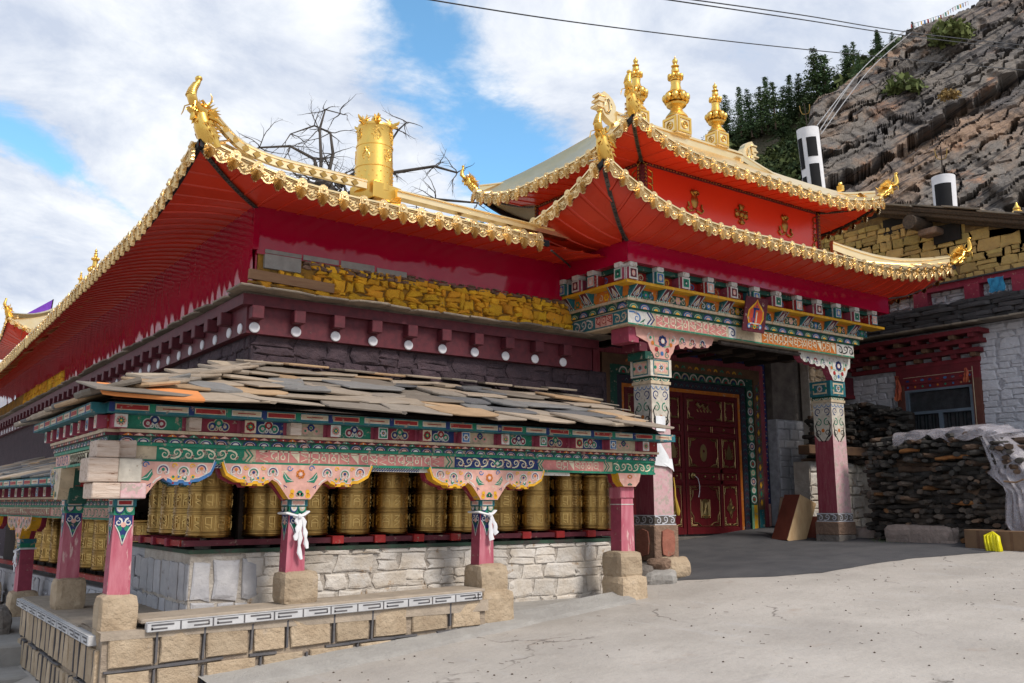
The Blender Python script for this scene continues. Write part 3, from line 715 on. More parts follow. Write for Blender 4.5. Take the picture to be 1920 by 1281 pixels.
def path_beam(roof,pts,w,h,m,name='hip_ridge',ornament=False):
    mb=MB();vs=[];fs=[];P=[Vector(p) for p in pts]
    for i,p in enumerate(P):
        t=(P[min(i+1,len(P)-1)]-P[max(0,i-1)]); t.z=0; t.normalize(); s=Vector((-t.y,t.x,0))*w/2
        vs+=[tuple(p-s),tuple(p+s),tuple(p+s*1.0+Vector((0,0,h*.62))),tuple(p+s*1.35+Vector((0,0,h*.66))),tuple(p+s*1.35+Vector((0,0,h*.8))),tuple(p+s*.5+Vector((0,0,h))),tuple(p-s*.5+Vector((0,0,h))),tuple(p-s*1.35+Vector((0,0,h*.8))),tuple(p-s*1.35+Vector((0,0,h*.66))),tuple(p-s*1.0+Vector((0,0,h*.62)))]
    K=10
    for i in range(len(P)-1):
        for j in range(K): fs.append((i*K+j,i*K+(j+1)%K,(i+1)*K+(j+1)%K,(i+1)*K+j))
    fs.append(tuple(range(K)));fs.append(tuple((len(P)-1)*K+j for j in range(K-1,-1,-1)))
    mb.add(vs,fs,m); return mb.build(name,roof)
def hip_trim(roof,A,B,flareA,zw,ze,name='hip_trim',w=.05,sofdir=None):
    """metal strip that covers the soffit mitre, from the wall corner to the tip"""
    A=Vector(A);B=Vector(B);pts=[]
    for i in range(9):
        t=i/8; p=A.lerp(B,t); p.z=A.z+(B.z-A.z)*(t**1.8)-.012; pts.append(p)
    mb=MB();vs=[];fs=[];t=(B-A);t.z=0;t.normalize();s=Vector((-t.y,t.x,0))*w/2
    for p in pts: vs+=[tuple(p-s),tuple(p+s),tuple(p+s+Vector((0,0,.014))),tuple(p-s+Vector((0,0,.014)))]
    for i in range(8):
        for j in range(4): fs.append((i*4+j,i*4+(j+1)%4,i*4+4+(j+1)%4,i*4+4+j))
    mb.add(vs,fs,'trim_metal')
    for i in range(1,24):
        t_=i/24; k=t_*8; a=int(k); q=pts[a].lerp(pts[min(8,a+1)],k-a); mb.box((-.009,-.009,-.004),(.009,.009,.0),'black_edge',T=Matrix.Translation(q))
    return mb.build(name,roof)

# ======================= TEMPLE HALL =======================
HX,HY=3.5,9.8; HEND=32.0
hall=thing('temple_hall','long temple hall with crimson sheet walls, white discs and upturned gold roof','building',(HX,HY,0))
mb=MB(); mb.box((HX,HY,-.6),(8.7,11.4,3.45),'purple_render'); mb.box((HX,11.4,-.6),(8.0,HEND,3.45),'purple_render'); wall=mb.build('wall',hall)
stone_wall(wall,FRONT(HX,HY,2.95),5.2,.5,'purple_stone',(.10,.2),(.18,.5),relief=.028,seed=5,gap=.985,jit=.25,rot=.05,split=.3)
stone_wall(wall,LEFT(HX,HY+6.5,2.2),6.5,1.22,'purple_stone',(.12,.22),(.22,.5),relief=.022,seed=6,gap=.985,jit=.25,rot=.04,split=.2)
# frieze
mb=MB(); mb.box((HX-.10,HY-.10,3.44),(8.35,HY+.2,3.88),'frieze_paint'); mb.box((HX-.10,HY+.2,3.44),(HX+.2,HEND,3.88),'frieze_paint')
mb.box((HX-.17,HY-.17,3.74),(8.42,HY-.10,3.86),'frieze_paint'); mb.box((HX-.17,HY-.10,3.74),(HX-.10,HEND,3.86),'frieze_paint')
fr=mb.build('frieze',hall)
cb=MB(); cb.box((-.068,-.0,0),(.068,.145,.13),'frieze_paint',bev=.008); cbm=meshof(cb,'corbel_block')
cl_=MB(); cl_.lathe([(.058,0),(.06,.012),(.052,.02),(.0001,.022)],'white_disc',20,cap=False); dm=meshof(cl_,'disc')
for k in range(10):
    x=3.485+.4815*k
    inst(cbm,'corbel_block',FRONT(x,HY-.10,3.585)@Matrix.Diagonal((1,1,1,1)),fr)
    inst(dm,'disc',FRONT(x+.005,HY-.10,3.505+random.uniform(-.006,.006))@Matrix.Rotation(random.random(),4,'Z'),fr)
for k in range(1,44):
    y=HY-.05+.4815*k
    inst(cbm,'corbel_block',LEFT(HX-.10,y,3.585),fr); inst(dm,'disc',LEFT(HX-.10,y+.0,3.505-.0+random.uniform(-.006,.006)),fr)
inst(dm,'disc',LEFT(HX-.10,HY+.07,3.505),fr)
# slate ledge
def slab_mesh(seed,m='slate',th=.02,pw=.5):
    R=random.Random(seed); n=R.choice((5,6,6,7,8)); pts=[]
    base=[(-.5,-.5),(.5,-.5),(.5,.5),(-.5,.5)]
    L_=R.uniform(.0,.22);R_=R.uniform(.0,.22)
    pts=[(-.5+L_,-.5),(0+R.uniform(-.1,.1),-.5-R.uniform(0,.08)),(.5-R_,-.5+R.uniform(0,.06)),(.5+R.uniform(-.03,.04),-.5+R_*R.uniform(.8,1.8)),(.5,.45),(0,.5),(-.5,.48),(-.5+R.uniform(-.03,.03),-.5+L_*R.uniform(.8,1.8))]
    pts=[(x+R.uniform(-.05,.05),y+R.uniform(-.05,.05)) for x,y in pts]
    n=len(pts); vs=[];fs=[]
    for lvl,(sc,z) in enumerate(((.97,0),(1.0,.5),(.985,1.0))): vs+=[(x*sc,y*sc,z+ (R.uniform(-.1,.1) if lvl==1 else 0)) for x,y in pts]
    vs.append((0,0,1.15))
    for l in range(2):
        for i in range(n): k=(i+1)%n; fs.append((l*n+i,l*n+k,(l+1)*n+k,(l+1)*n+i))
    for i in range(n): fs.append((2*n+i,2*n+(i+1)%n,3*n))
    fs.append(tuple(range(n-1,-1,-1)))
    mb=MB(); mb.add(vs,fs,m); return meshof(mb,'slate')
LED=[slab_mesh(i,'ledge_slate') for i in range(6)]
mb=MB(); mb.box((HX-.14,HY-.14,3.86),(8.4,HY+.1,3.89),'ledge_slate'); mb.box((HX-.14,HY+.1,3.86),(HX+.1,HEND,3.89),'ledge_slate'); led=mb.build('ledge',hall)
R=random.Random(3)
x=HX-.3
while x<8.25:
    w=R.uniform(.25,.6)
    inst(R.choice(LED),'slate',Matrix.Translation((x+w/2,HY-.17+R.uniform(-.03,.03),3.878+R.uniform(0,.012)))@Matrix.Rotation(R.uniform(-.03,.03),4,'Y')@Matrix.Rotation(R.uniform(-.05,.0),4,'X')@Matrix.Diagonal((w*1.06,.42,.022,1)),led)
    if R.random()<.6: inst(R.choice(LED),'slate',Matrix.Translation((x+w/2,HY-.10,3.905))@Matrix.Diagonal((w*.8,.3,.018,1)),led)
    x+=w
y=HY-.2
while y<HEND-2:
    w=R.uniform(.35,.8)
    inst(R.choice(LED),'slate',Matrix.Translation((HX-.10+R.uniform(-.03,.03),y+w/2,3.882))@Matrix.Rotation(-math.pi/2,4,'Z')@Matrix.Rotation(R.uniform(-.03,.03),4,'Y')@Matrix.Diagonal((w*1.06,.34,.02,1)),led)
    y+=w
# yellow rubble wall
mb=MB(); mb.box((HX+.03,HY,3.89),(8.3,HY+.35,4.5),'yellow_mortar'); mb.box((HX+.03,HY+.35,3.89),(HX+.35,HEND,4.6),'yellow_mortar'); yw=mb.build('upper_wall',hall)
Rk=random.Random(1)
stone_wall(yw,FRONT(HX+.05,HY,3.90),4.75,.47,'yellow_stone',(.055,.15),(.07,.27),relief=.045,seed=21,gap=1.0,jit=.42,inset=.12,rot=.22,split=.45,keep=lambda cx,cy,w,h: not(cx<.6 and cy>.26) )
stone_wall(yw,LEFT(HX+.03,26,3.92),5.2,.45,'yellow_stone',(.09,.16),(.16,.34),relief=.04,seed=22,gap=.95,jit=.35,rot=.15,split=.3)
blk=MB(); blk.box((-.5,-.5,0),(.5,.5,1),'concrete_block',bev=.02); blkm=meshof(blk,'block')
for cx,cz,w,h in ((3.81,4.29,.44,.17),(3.81,4.402,.44,.045),(4.27,4.40,.45,.06),(4.74,4.392,.45,.09),(5.2,4.385,.42,.07)):
    inst(blkm,'block',FRONT(cx,HY,cz)@Matrix.Diagonal((w*.98,h*.96,.05,1)),yw)
# brown uncovered stones near the top of the yellow wall
stone_wall(yw,FRONT(4.05,HY,4.27),1.5,.09,'brown_stone',(.05,.08),(.08,.22),relief=.055,seed=31,gap=.92,jit=.35,rot=.1)
stone_wall(yw,FRONT(5.4,HY,4.325),2.6,.06,'brown_stone',(.04,.06),(.1,.28),relief=.06,seed=32,gap=.9,jit=.3,rot=.05)
mb=MB(FRONT(3.42,HY-.02,4.115)@Matrix.Rotation(-.035,4,'Z')); mb.box((0,-.055,0),(1.02,.055,.045),'plank_wood'); mb.box((0,-.10,0),(.8,-.075,.03),'yellow_mortar'); mb.build('loose_board',hall)
# crimson sheet walls
mb=MB(); 
def sheet(mb,F,W_,H_,nx,ny,m,amp=.006,tuck=0,fq=.9):
    vs=[];fs=[]
    for i in range(nx+1):
        for j in range(ny+1): vs.append((W_*i/nx,H_*j/ny,.004+tuck+amp*mnoise.noise(Vector((i*fq,j*.9,W_)))-tuck*(1-j/ny)**2*(1+.5*mnoise.noise(Vector((i*.3,0,W_))))))
    for i in range(nx):
        for j in range(ny): a=i*(ny+1)+j; fs.append((a,a+ny+1,a+ny+2,a+1))
    mb.add(vs,fs,m,True,T=F)
mb.box((HX+.0,HY-.02,4.42),(9.0,HY+.3,4.95),'crimson_sheet'); mb.box((HX-.0,HY+.3,4.42),(HX+.3,HEND,4.95),'crimson_sheet')
mb.box((HX+.001,HY+.001,4.02),(HX+.02,HY+10.7,4.42),'crimson_sheet')
sheet(mb,FRONT(HX,HY-.03,4.36),5.5,.56,60,10,'crimson_sheet',.005,.03,.5); sheet(mb,LEFT(HX-.012,HY+10.7,4.0),10.72,.93,170,10,'crimson_sheet',.011,.045,.6); sheet(mb,LEFT(HX-.012,HEND,4.33),HEND-HY-10.7,.6,80,6,'crimson_sheet',.012,.04,.8)
crim=mb.build('crimson_sheeting',hall)
mb=MB(); 
for k in range(22): mb.ball((HX+.25+k*.24,HY-.035,4.895),.006,'black_edge',6)
mb.box((HX-.056,HY-.064,4.40),(HX+.012,HY-.0,4.90),'crimson_sheet'); mb.build('rivets',hall)
# roof of the hall
rf=MB(); rf.box((HX+.1,HY+.1,5.02),(HX+4,HEND,5.03),'pale_gold'); roof=rf.build('roof',hall)
TX,TY=2.52,8.78
f1,L1,s1=do_side(roof,(TX,TY),(6.88,TY),4.79,.30,0,(HX,HY-.02),(6.88+.0,HY-.02),4.90,(0,-1),LA=1.9,end=.05,top=((HX+.2,HY+.6),(8,HY+.6),5.12),start=.10)
f1b,L1b,_=do_side(roof,(6.88,TY),(8.0,TY),4.79,0,0,(6.88,HY-.02),(8.0,HY-.02),4.90,(0,-1),tiles=False,fascia=False)
f2,L2,s2=do_side(roof,(TX,TY),(TX,HEND),4.745,.345,0,(HX-.01,HY),(HX-.01,HEND),4.90,(-1,0),LA=2.6,slope=-.0205,start=.14,top=((HX+.6,HY+.6),(HX+.6,HEND),5.5),flip=True,texp=.5)
hip_trim(roof,(HX-.01,HY-.02,4.885),(TX+.03,TY+.03,5.06),.3,4.9,5.1)
path_beam(roof,[(TX+.07+.5*t*0+ (4.45-TX-.07)*t, TY+.07+.16*sm(t*4), 5.14+.30*max(0,1-t*2.0)**2.2-.05*t+.0) for t in [i/16 for i in range(17)]],.05,.115,'pale_gold','parapet_ridge')
for i in range(14):
    mb=MB(); t=(i+.6)/15; x=TX+.07+(4.4-TX)*t; z=5.14+.30*max(0,1-t*2.0)**2.2-.05*t; mb.prism([(-.045,.035),(0,-.005),(.045,.035),(0,.075)],0,.006,'dark_brass',T=FRONT(x,TY+.20-.16*(1-sm(t*4)),z)@Matrix.Rotation(-.1,4,'Z')); mb.build('ridge_lozenge',roof)
path_beam(roof,[(4.82+(7.4-4.82)*t,TY+.24,5.06-.07*t) for t in [i/6 for i in range(7)]],.13,.10,'pale_gold','round_ridge')
dragon(roof,(TX+.02,TY-.0,5.20),rad(196),1.05,.22)
# gilt victory drum on the ridge
vd=thing('gilded_drum','tall embossed gilt drum with small dragon heads on the hall roof ridge','roof ornament',(4.64,9.2,5.0))
mb=MB(Matrix.Translation((4.64,9.2,5.0))@Matrix.Rotation(.25,4,'Z')); mb.box((-.19,-.22,0),(.24,.2,.20),'gold_metal',bev=.01); mb.build('pedestal',vd)
mb=MB(Matrix.Translation((4.64,9.2,5.0)))
mb.lathe([(.225,.12),(.218,.40),(.226,.405),(.226,.42),(.216,.425),(.209,.66),(.216,.665),(.216,.68),(.206,.685),(.196,.90),(.203,.91),(.2,.935),(.15,.955),(.05,.97)],'gold_metal',40)
R=random.Random(5)
for lev,(z0_,z1_,r0) in enumerate(((.46,.62,.212),(.72,.88,.203))):
    for k in range(5):
        a0=k*2*math.pi/5+lev*.6
        for q in range(26):
            u=R.gauss(0,.16);v=R.uniform(0,1); a=a0+u; z=z0_+(z1_-z0_)*v
            mb.ball((r0*math.cos(a),r0*math.sin(a),z),R.uniform(.006,.013),'gold_metal',6,sc=(1,1,1.3))
        for q in (-1,1):
            mb.tube([((r0+.004)*math.cos(a0+q*(.12+.1*math.sin(i*.9))),(r0+.004)*math.sin(a0+q*(.12+.1*math.sin(i*.9))),z0_+.02+i*.022) for i in range(7)],.006,'gold_metal',5)
for k in range(15):
    for j in range(3):
        a=2*math.pi*(k+.5*(j%2))/15; mb.ball((.222*math.cos(a),.222*math.sin(a),.22+j*.06),.009,'gold_metal',6)
mb.build('drum',vd)
mb=MB(Matrix.Translation((4.64,9.2,5.0))); mb.lathe([(.03,.96),(.028,.985),(.045,1.0),(.05,1.03),(.035,1.06),(.012,1.08),(.004,1.105)],'gold_metal',14); mb.build('jewel',vd)
for a in (rad(-40),rad(200),rad(120),rad(250)):
    mb=MB(Matrix.Translation((4.64,9.2,5.93))@Matrix.Rotation(a,4,'Z')@Matrix.Translation((.15,0,0)))
    mb.tube([(0,0,-.02),(.05,0,.01),(.09,0,.02)],[.04,.035,.028],'gold_metal',8); mb.tube([(.08,0,.03),(.12,0,.045),(.135,0,.07)],[.022,.016,.006],'gold_metal',6); mb.tube([(.08,0,.0),(.12,0,-.005)],[.018,.008],'gold_metal',6)
    for sg in (-1,1):
        mb.tube([(.04,sg*.02,.03),(.02,sg*.03,.08),(.035,sg*.035,.10)],[.012,.008,.002],'gold_metal',5)
        for j in range(3): mb.tube([(.03,sg*.03,.0+.02*j),(-.01,sg*.06,.02+.03*j)],[.012,.001],'gold_metal',5)
    mb.build('dragon_bracket',vd)
# ======================= GATE PORCH =======================
mat('dark_lintel',(.035,.03,.05),(.02,.018,.03),scale=20,rough=.7,bump=.2,rnd=0)
porch=thing('gate_porch','two tiered gate porch with painted columns, red door and gilded roofs','building',(10.7,9.2,1.1))
PY=8.8
CP=('white_paint','cream_paint','pink_paint','light_green_paint')
def cols_list(): return [('dark_green_paint','green_paint','yellow_paint'),('navy_paint','blue_paint','pink_paint')]
def column(x0,w,zb,ztop,label,fl,found=None):
    y0=PY; x1=x0+w; y1=y0+w
    mb=MB(); 
    # tapered shaft
    t=.012
    vs=[(x0-t,y0-t,zb),(x1+t,y0-t,zb),(x1+t,y1,zb),(x0-t,y1,zb),(x0,y0,ztop-.34),(x1,y0,ztop-.34),(x1,y1,ztop-.34),(x0,y1,ztop-.34)]
    mb.add(vs,[(0,1,5,4)],'pale_pink_wash'); mb.add(vs,[(3,0,4,7),(1,2,6,5),(2,3,7,6)],'deep_rose_wood_and_shade')  # pale front, deep rose sides: lit and shaded faces put into the colour
    for F,ww in ((FRONT(x0,y0-.003,0),w),(LEFT(x0-.003,y0+w,0),w)):
        zt=ztop-.34
        mb.rect(0,zt-.12,ww,zt,'pale_pink_wash' if F[1][3]<9 else 'cream_paint',0) if 0 else None
        # (painted upper part, scrolled)
        mb.F=F
        mb.rect(.0,zt-.5,ww,zt,'pale_paint',0)
        mb.poly([(0,zt-.5),(ww*.5,zt-.72),(ww,zt-.5)],'pale_paint',0)
        for r_,c in ((0,'navy_paint'),(1,'green_paint'),(2,'black_paint')):
            for sg in (-1,1):
                mb.spiral(ww/2+sg*ww*.24,zt-.14-r_*.17,ww*.19,math.pi*.5 if r_%2 else -math.pi*.5,sg*1.3,.02,c,1,14)
        for sg in (-1,1): mb.stroke([(ww/2+sg*.02,zt-.62),(ww/2+sg*ww*.3,zt-.52),(ww/2+sg*ww*.42,zt-.36),(ww/2+sg*ww*.3,zt-.3)],.02,'black_paint',1)
        arches(mb,0,ww,zt-.03,.05,[('blue_paint','white_paint','cream_paint')],2,.08,rise=-1)
        mb.disc(ww/2,zt-.44,.03,'orange_paint',2)
    mb.F=Matrix.Identity(4)
    col=mb.build('column',porch)
    col['label']=label
    mb=MB(); zc=ztop
    mb.box((x0-.02,y0-.02,zc-.34),(x1+.02,y1+.02,zc-.30),'cream_paint'); 
    mb.box((x0-.03,y0-.03,zc-.24),(x1+.03,y1+.03,zc),'teal_paint' if not fl else 'pale_paint')
    mb.box((x0-.01,y0-.01,zc-.30),(x1+.01,y1+.01,zc-.24),'dark_green_paint')
    for F,ww in ((FRONT(x0,y0-.032,0),w),(LEFT(x0-.032,y1,0),w)):
        mb.F=F
        mb.rect(.02,zc-.22,ww-.02,zc-.02,'teal_paint',0); mb.rect(.035,zc-.205,ww-.035,zc-.035,'cream_paint',1); 
        mb.rect(.06,zc-.18,ww-.06,zc-.06,'pink_paint' if fl else 'teal_paint',2)
        flower(mb,ww/2,zc-.12,.055,'white_paint','navy_paint',3,8)
        for sg in (-1,1): mb.disc(ww/2+sg*ww*.33,zc-.12,.025,'green_paint',3,8)
    for F,ww in ((FRONT(x0-.01,y0-.012,0),w+.02),(LEFT(x0-.012,y1,0),w+.02)):
        mb.F=F; arches(mb,0,ww,zc-.27,.04,[('cream_paint','green_paint','cream_paint')],0,.14,rise=-1)
    mb.F=Matrix.Identity(4)
    mb.build('capital',col)
    return col
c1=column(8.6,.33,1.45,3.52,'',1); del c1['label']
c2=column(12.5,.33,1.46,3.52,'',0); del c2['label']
for (x0,w,zb,zf) in ((8.6,.33,.87,.35),(12.5,.33,1.13,.9)):
    mb=MB(); mb.box((x0-.03,PY-.03,zb+.46 if x0<9 else 1.33),(x0+w+.03,PY+w+.03,zb+.585 if x0<9 else 1.462),'grey_stone',bev=.01)
    a=zb+.46 if x0<9 else 1.33
    for F,ww in ((FRONT(x0-.03,PY-.032,a),w+.06),(LEFT(x0-.032,PY+w+.03,a),w+.06)):
        mb.F=F; scroll(mb,.01,ww-.01,.065,.11,'whitewash_stone',None,0,.12); mb.rect(0,.0,ww,.012,'whitewash_stone',0); mb.rect(0,.115,ww,.127,'whitewash_stone',0)
    mb.F=Matrix.Identity(4); b=mb.build('carved_base',porch)
    mb=MB(); zt_=a
    mb.box((x0-.055,PY-.055,zb),(x0+w+.05,PY+w+.05,zt_-.002),'brown_stone',bev=.012)
    if x0<9:
        for F,ww in ((FRONT(x0-.055,PY-.056,zb),w+.1),(LEFT(x0-.056,PY+w+.05,zb),w+.1)):
            mb.prism([(ww*.28,.09),(ww*.5,.06),(ww*.75,.09),(ww*.8,.25),(ww*.75,.38),(ww*.5,.41),(ww*.28,.38),(ww*.25,.22)],0,.022,'rust',T=F) if 'rust' in MAT else None
    else: mb.box((x0-.05,PY-.05,zf),(x0+w+.05,PY+w+.05,zb),'grey_stone',bev=.01)
    mb.build('base_stone',porch)
rock('base_stone',(8.68,8.95,.66),(.44,.5,.42),'grey_stone',porch,4,.10); rock('base_stone',(8.95,8.98,.62),(.3,.5,.46),'grey_stone',porch,6,.12)
# brackets over the columns
def bracket(x0,w,armL,armR,cream):
    c=x0+w/2; z0=3.52; zt=3.905; h=zt-z0
    pts=[(c-w*.42,z0),(c+w*.42,z0),(c+w*.5,z0+.06),(c+w*.62,z0+.10),(c+w*.75,z0+.2),(c+w*.95,z0+.235)]
    if armR>0:
        n=4
        for k in range(n): 
            xx=c+w*.95+(armR-w*.95)*(k/n); pts+=[(xx+.03,h*.50+z0+.02*k-.02),(xx+(armR-w*.95)/n*.55,z0+h*.46+.02*k),(xx+(armR-w*.95)/n*.8,z0+h*.55+.02*k)]
        pts+=[(c+armR,z0+h*.72),(c+armR+.06,zt)]
    else: pts+=[(c+w*1.0,zt)]
    lp=[(c-w*.5,z0+.06),(c-w*.62,z0+.10),(c-w*.75,z0+.2)]
    if armL>0:
        n=4; lp+= [(c-w*.95,z0+.235)]
        for k in range(n):
            xx=w*.95+(armL-w*.95)*(k/n); lp+=[(c-xx-.03,h*.50+z0+.02*k-.02),(c-xx-(armL-w*.95)/n*.55,z0+h*.46+.02*k),(c-xx-(armL-w*.95)/n*.8,z0+h*.55+.02*k)]
        lp+=[(c-armL,z0+h*.72),(c-armL-.06,zt)]
    else: lp+=[(c-w*1.35,zt-.12),(c-w*1.42,zt)]
    pts=pts+lp[::-1]
    F=FRONT(0,PY+.07,0); mb=MB(F); mb.prism(pts,0,.12,'pink_paint' if cream else 'white_paint',side='rose_paint')
    mb.F=FRONT(0,PY-.052,0)
    flower(mb,c+w*.05,z0+.24,.085,'navy_paint','pink_paint',1,8,'white_paint'); mb.disc(c+w*.05,z0+.24,.03,'white_paint',4)
    for sg in (-1,1):
        mb.spiral(c+sg*w*.28,z0+.05,.045,math.pi/2,sg*1.3,.014,'green_paint',1); mb.spiral(c+sg*w*.62,z0+.27,.06,math.pi/2,-sg*1.2,.016,'white_paint',1); mb.disc(c+sg*w*.62,z0+.27,.02,'green_paint',2)
        mb.disc(c+sg*w*.3,z0+.12,.035,'red_paint',1,8); mb.disc(c+sg*w*.5,z0+.2,.03,'orange_paint',1,8)
        mb.stroke([(c+sg*w*.12,z0+.16),(c+sg*w*.4,z0+.18),(c+sg*w*.45,z0+.3)],.014,'light_green_paint',1)
    mb.disc(c,z0+.07,.03,'blue_paint',1); 
    arm=armR if armR>0 else -armL
    if abs(arm)>0:
        sg=1 if arm>0 else -1
        for k in range(3):
            xx=c+sg*(w*1.15+k*(abs(arm)-w*1.1)/3); s_=.075
            mb.arc(xx,z0+h*.74,.04,.056,-.3,math.pi+.3,'white_paint',1,8); mb.arc(xx,z0+h*.74,.02,.038,-.3,math.pi+.3,('green_paint','red_paint','navy_paint')[k],1,8)
            mb.spiral(xx-.04,z0+h*.64,.03,0,1.2,.011,'green_paint',1,10); mb.spiral(xx+.04,z0+h*.64,.03,math.pi,-1.2,.011,'navy_paint',1,10)
    b=mb.build('bracket',porch)
bracket(8.6,.34,0,.98,True); bracket(12.5,.34,.92,0,False)
# stepped brackets on the left end, seen from outside
mb=MB(); mb.box((8.18,PY-.04,3.70),(8.36,PY+.3,3.90),'rose_paint'); mb.box((8.38,PY-.03,3.60),(8.52,PY+.3,3.72),'maroon_paint'); mb.box((8.47,PY-.04,3.50),(8.62,PY+.3,3.6),'dark_green_paint')
mb.build('stepped_bracket',porch)
# beam with letters
XL,XR=8.07,12.97
BY=8.65
def band(x0,x1,xl,y_f,y_b,z0,z1,m):
    """ring beam: front run and left return"""
    mb=MB(); mb.box((x0,y_f,z0),(x1,y_f+.25,z1),m); mb.box((x0,y_f+.25,z0),(x0+.25,y_b,z1),m); return mb
YB=9.79
mb=band(XL,XR,0,BY,YB,3.905,4.115,'cream_paint'); FB=FRONT(0,BY-.001,0); FL=LEFT(XL-.001,0,0)
mb.F=FB; mb.rect(XL,3.905,XR,3.925,'green_paint',1); mb.rect(XL,4.098,XR,4.115,'green_paint',1)
mb.rect(XL,3.925,XL+.42,4.098,'white_paint',1); scroll(mb,XL+.02,XL+.3,4.01,.16,'blue_paint','green_paint',2); chevron_end(mb,XL+.34,3.93,4.095,1,'navy_paint','white_paint',2)
letters(mb,XL+.5,9.98,3.935,4.09,'letter_cream',1,3,ol='letter_pink'); 
mb.rect(10.0,3.925,10.16,4.098,'white_paint',1); scroll(mb,10.0,10.16,4.01,.15,'navy_paint',None,2)
mb.rect(10.72,3.925,12.5,4.098,'orange_paint',1); letters(mb,10.75,12.48,3.94,4.085,'letter_cream',2,9)
mb.rect(12.52,3.925,XR-.01,4.098,'white_paint',1); scroll(mb,12.54,XR-.02,4.01,.15,'black_paint','black_paint',2,.12)
mb.F=FL; mb.rect(-YB,3.925,-BY,4.098,'teal_paint',1); scroll(mb,-YB+.05,-YB+.45,4.01,.15,'white_paint','pink_paint',2,.13); mb.rect(-YB+.5,3.94,-YB+.85,4.085,'pink_paint',2); letters(mb,-YB+.5,-YB+.85,3.95,4.08,'red_paint',2,5); scroll(mb,-YB+.88,-BY-.02,4.01,.14,'cream_paint','pink_paint',2,.12)
mb.build('letter_beam',porch)
mb=band(XL-.035,XR+.12,0,BY-.035,YB,4.115,4.21,'dark_green_paint')
mb.F=FRONT(0,BY-.036,0); arches(mb,XL-.03,XR+.1,4.12,.078,cols_list(),1,.20,inner='cream_paint'); mb.F=LEFT(XL-.036,0,0); arches(mb,-YB,-(BY-.03),4.12,.078,cols_list(),1,.20,inner='cream_paint')
mb.build('arch_band',porch)
mb=band(XL-.06,XR+.18,0,BY-.07,YB,4.21,4.245,'cream_paint'); mb.F=FRONT(0,BY-.071,0)
for k in range(30): mb.disc(XL+.1+k*.17,4.226,.009,'orange_paint',1,6)
mb.build('cream_moulding',porch)
# slanting bracket row (lower) : back board + carved brackets
mb=band(XL-.05,XR+.2,0,BY-.05,YB,4.245,4.40,'orange_paint')
mb.F=FRONT(0,BY-.051,0)
sp=.60
kx=[XL+.28+sp*k for k in range(9)]
for i,x in enumerate(kx):
    c1_,c2_=(('green_paint','blue_paint'),('pink_paint','cream_paint'),('blue_paint','white_paint'),('yellow_paint','pink_paint'))[i%4]
    mb.poly([(x-.14,4.25),(x+.14,4.25),(x+.15,4.30),(x+.1,4.37),(x-.1,4.37),(x-.15,4.30)],'dark_green_paint',0)
    flower(mb,x,4.31,.055,c1_,c2_,1,6); 
    for sg in (-1,1): mb.spiral(x+sg*.105,4.30,.04,math.pi/2,sg*1.2,.016,c2_,1,10); mb.disc(x+sg*.12,4.35,.013,'white_paint',2,6)
mb.F=LEFT(XL-.051,0,0)
for i,y in enumerate((-9.6,-9.0)):
    flower(mb,y,4.31,.055,'yellow_paint' if i else 'green_paint','orange_paint',1,6)
    for sg in (-1,1): mb.spiral(y+sg*.11,4.31,.045,math.pi/2,sg*1.2,.018,'cream_paint',1,10)
mb.build('bracket_board',porch)
def carved(w=.17,h=.17,d=.16,slant=0):
    mb=MB()
    # a block that leans outwards: foot at w=0, head at w=d ; pierced "flame" face
    a=[(-w*.62,0,.0),(w*.5,0,.0),(w*.62,h,d),(-w*.38,h,d),(-w*.6,0,-.1),(w*.5,0,-.1),(w*.6,h,-.1),(-w*.4,h,-.1)]
    mb.add(a,[(0,1,2,3),(0,3,7,4),(1,5,6,2),(3,2,6,7),(0,4,5,1)],'teal_paint')
    def P(u,v,l): t=v/h; return (u*w+ (.12*w)*t,v,d*t+.002+l*.0015)
    def pl(pts,m,l): mb.add([P(u,v,l) for u,v in pts],[tuple(range(len(pts)))],m)
    pl([(-.44,.02*h),(.40,.02*h),(.42,.97*h),(-.42,.97*h)],'white_paint',0)
    pl([(-.38,.06*h),(.34,.06*h),(.36,.92*h),(-.36,.92*h)],'maroon_paint',1)
    pl([(-.30,.3*h),(.0,.8*h),(.28,.3*h),(.0,.12*h)],'white_paint',2); pl([(-.2,.32*h),(.0,.66*h),(.2,.32*h),(.0,.16*h)],'blue_paint',3)
    pl([(.12*math.cos(q),.4*h+.12*h*1.6*math.sin(q)) for q in [i*.785 for i in range(8)]],'cream_paint',4)
    mb.prism([(-w*.75,-.0),(w*.65,-.0),(w*.7,.02),(-w*.7,.02)],-.02,.03,'green_paint')
    for k in range(6): mb.box((-w*.68+k*w*.24,.0,.03),(-w*.6+k*w*.24,.02,.036),'white_paint')
    return meshof(mb,'carved_bracket')
CB=carved()
for k in range(9): inst(CB,'carved_bracket',FRONT(XL-.02+sp*k+ (0.08 if k==0 else 0),BY-.04,4.245),porch)
for y in (9.35,): inst(CB,'carved_bracket',LEFT(XL-.04,y,4.245),porch)
inst(CB,'carved_bracket',LEFT(XL-.04,8.78,4.245),porch); inst(CB,'carved_bracket',LEFT(XL-.04,9.76,4.245),porch)
# yellow beam
mb=band(XL-.20,13.55,0,8.44,YB,4.40,4.437,'yellow_paint'); mb.build('yellow_moulding',porch)
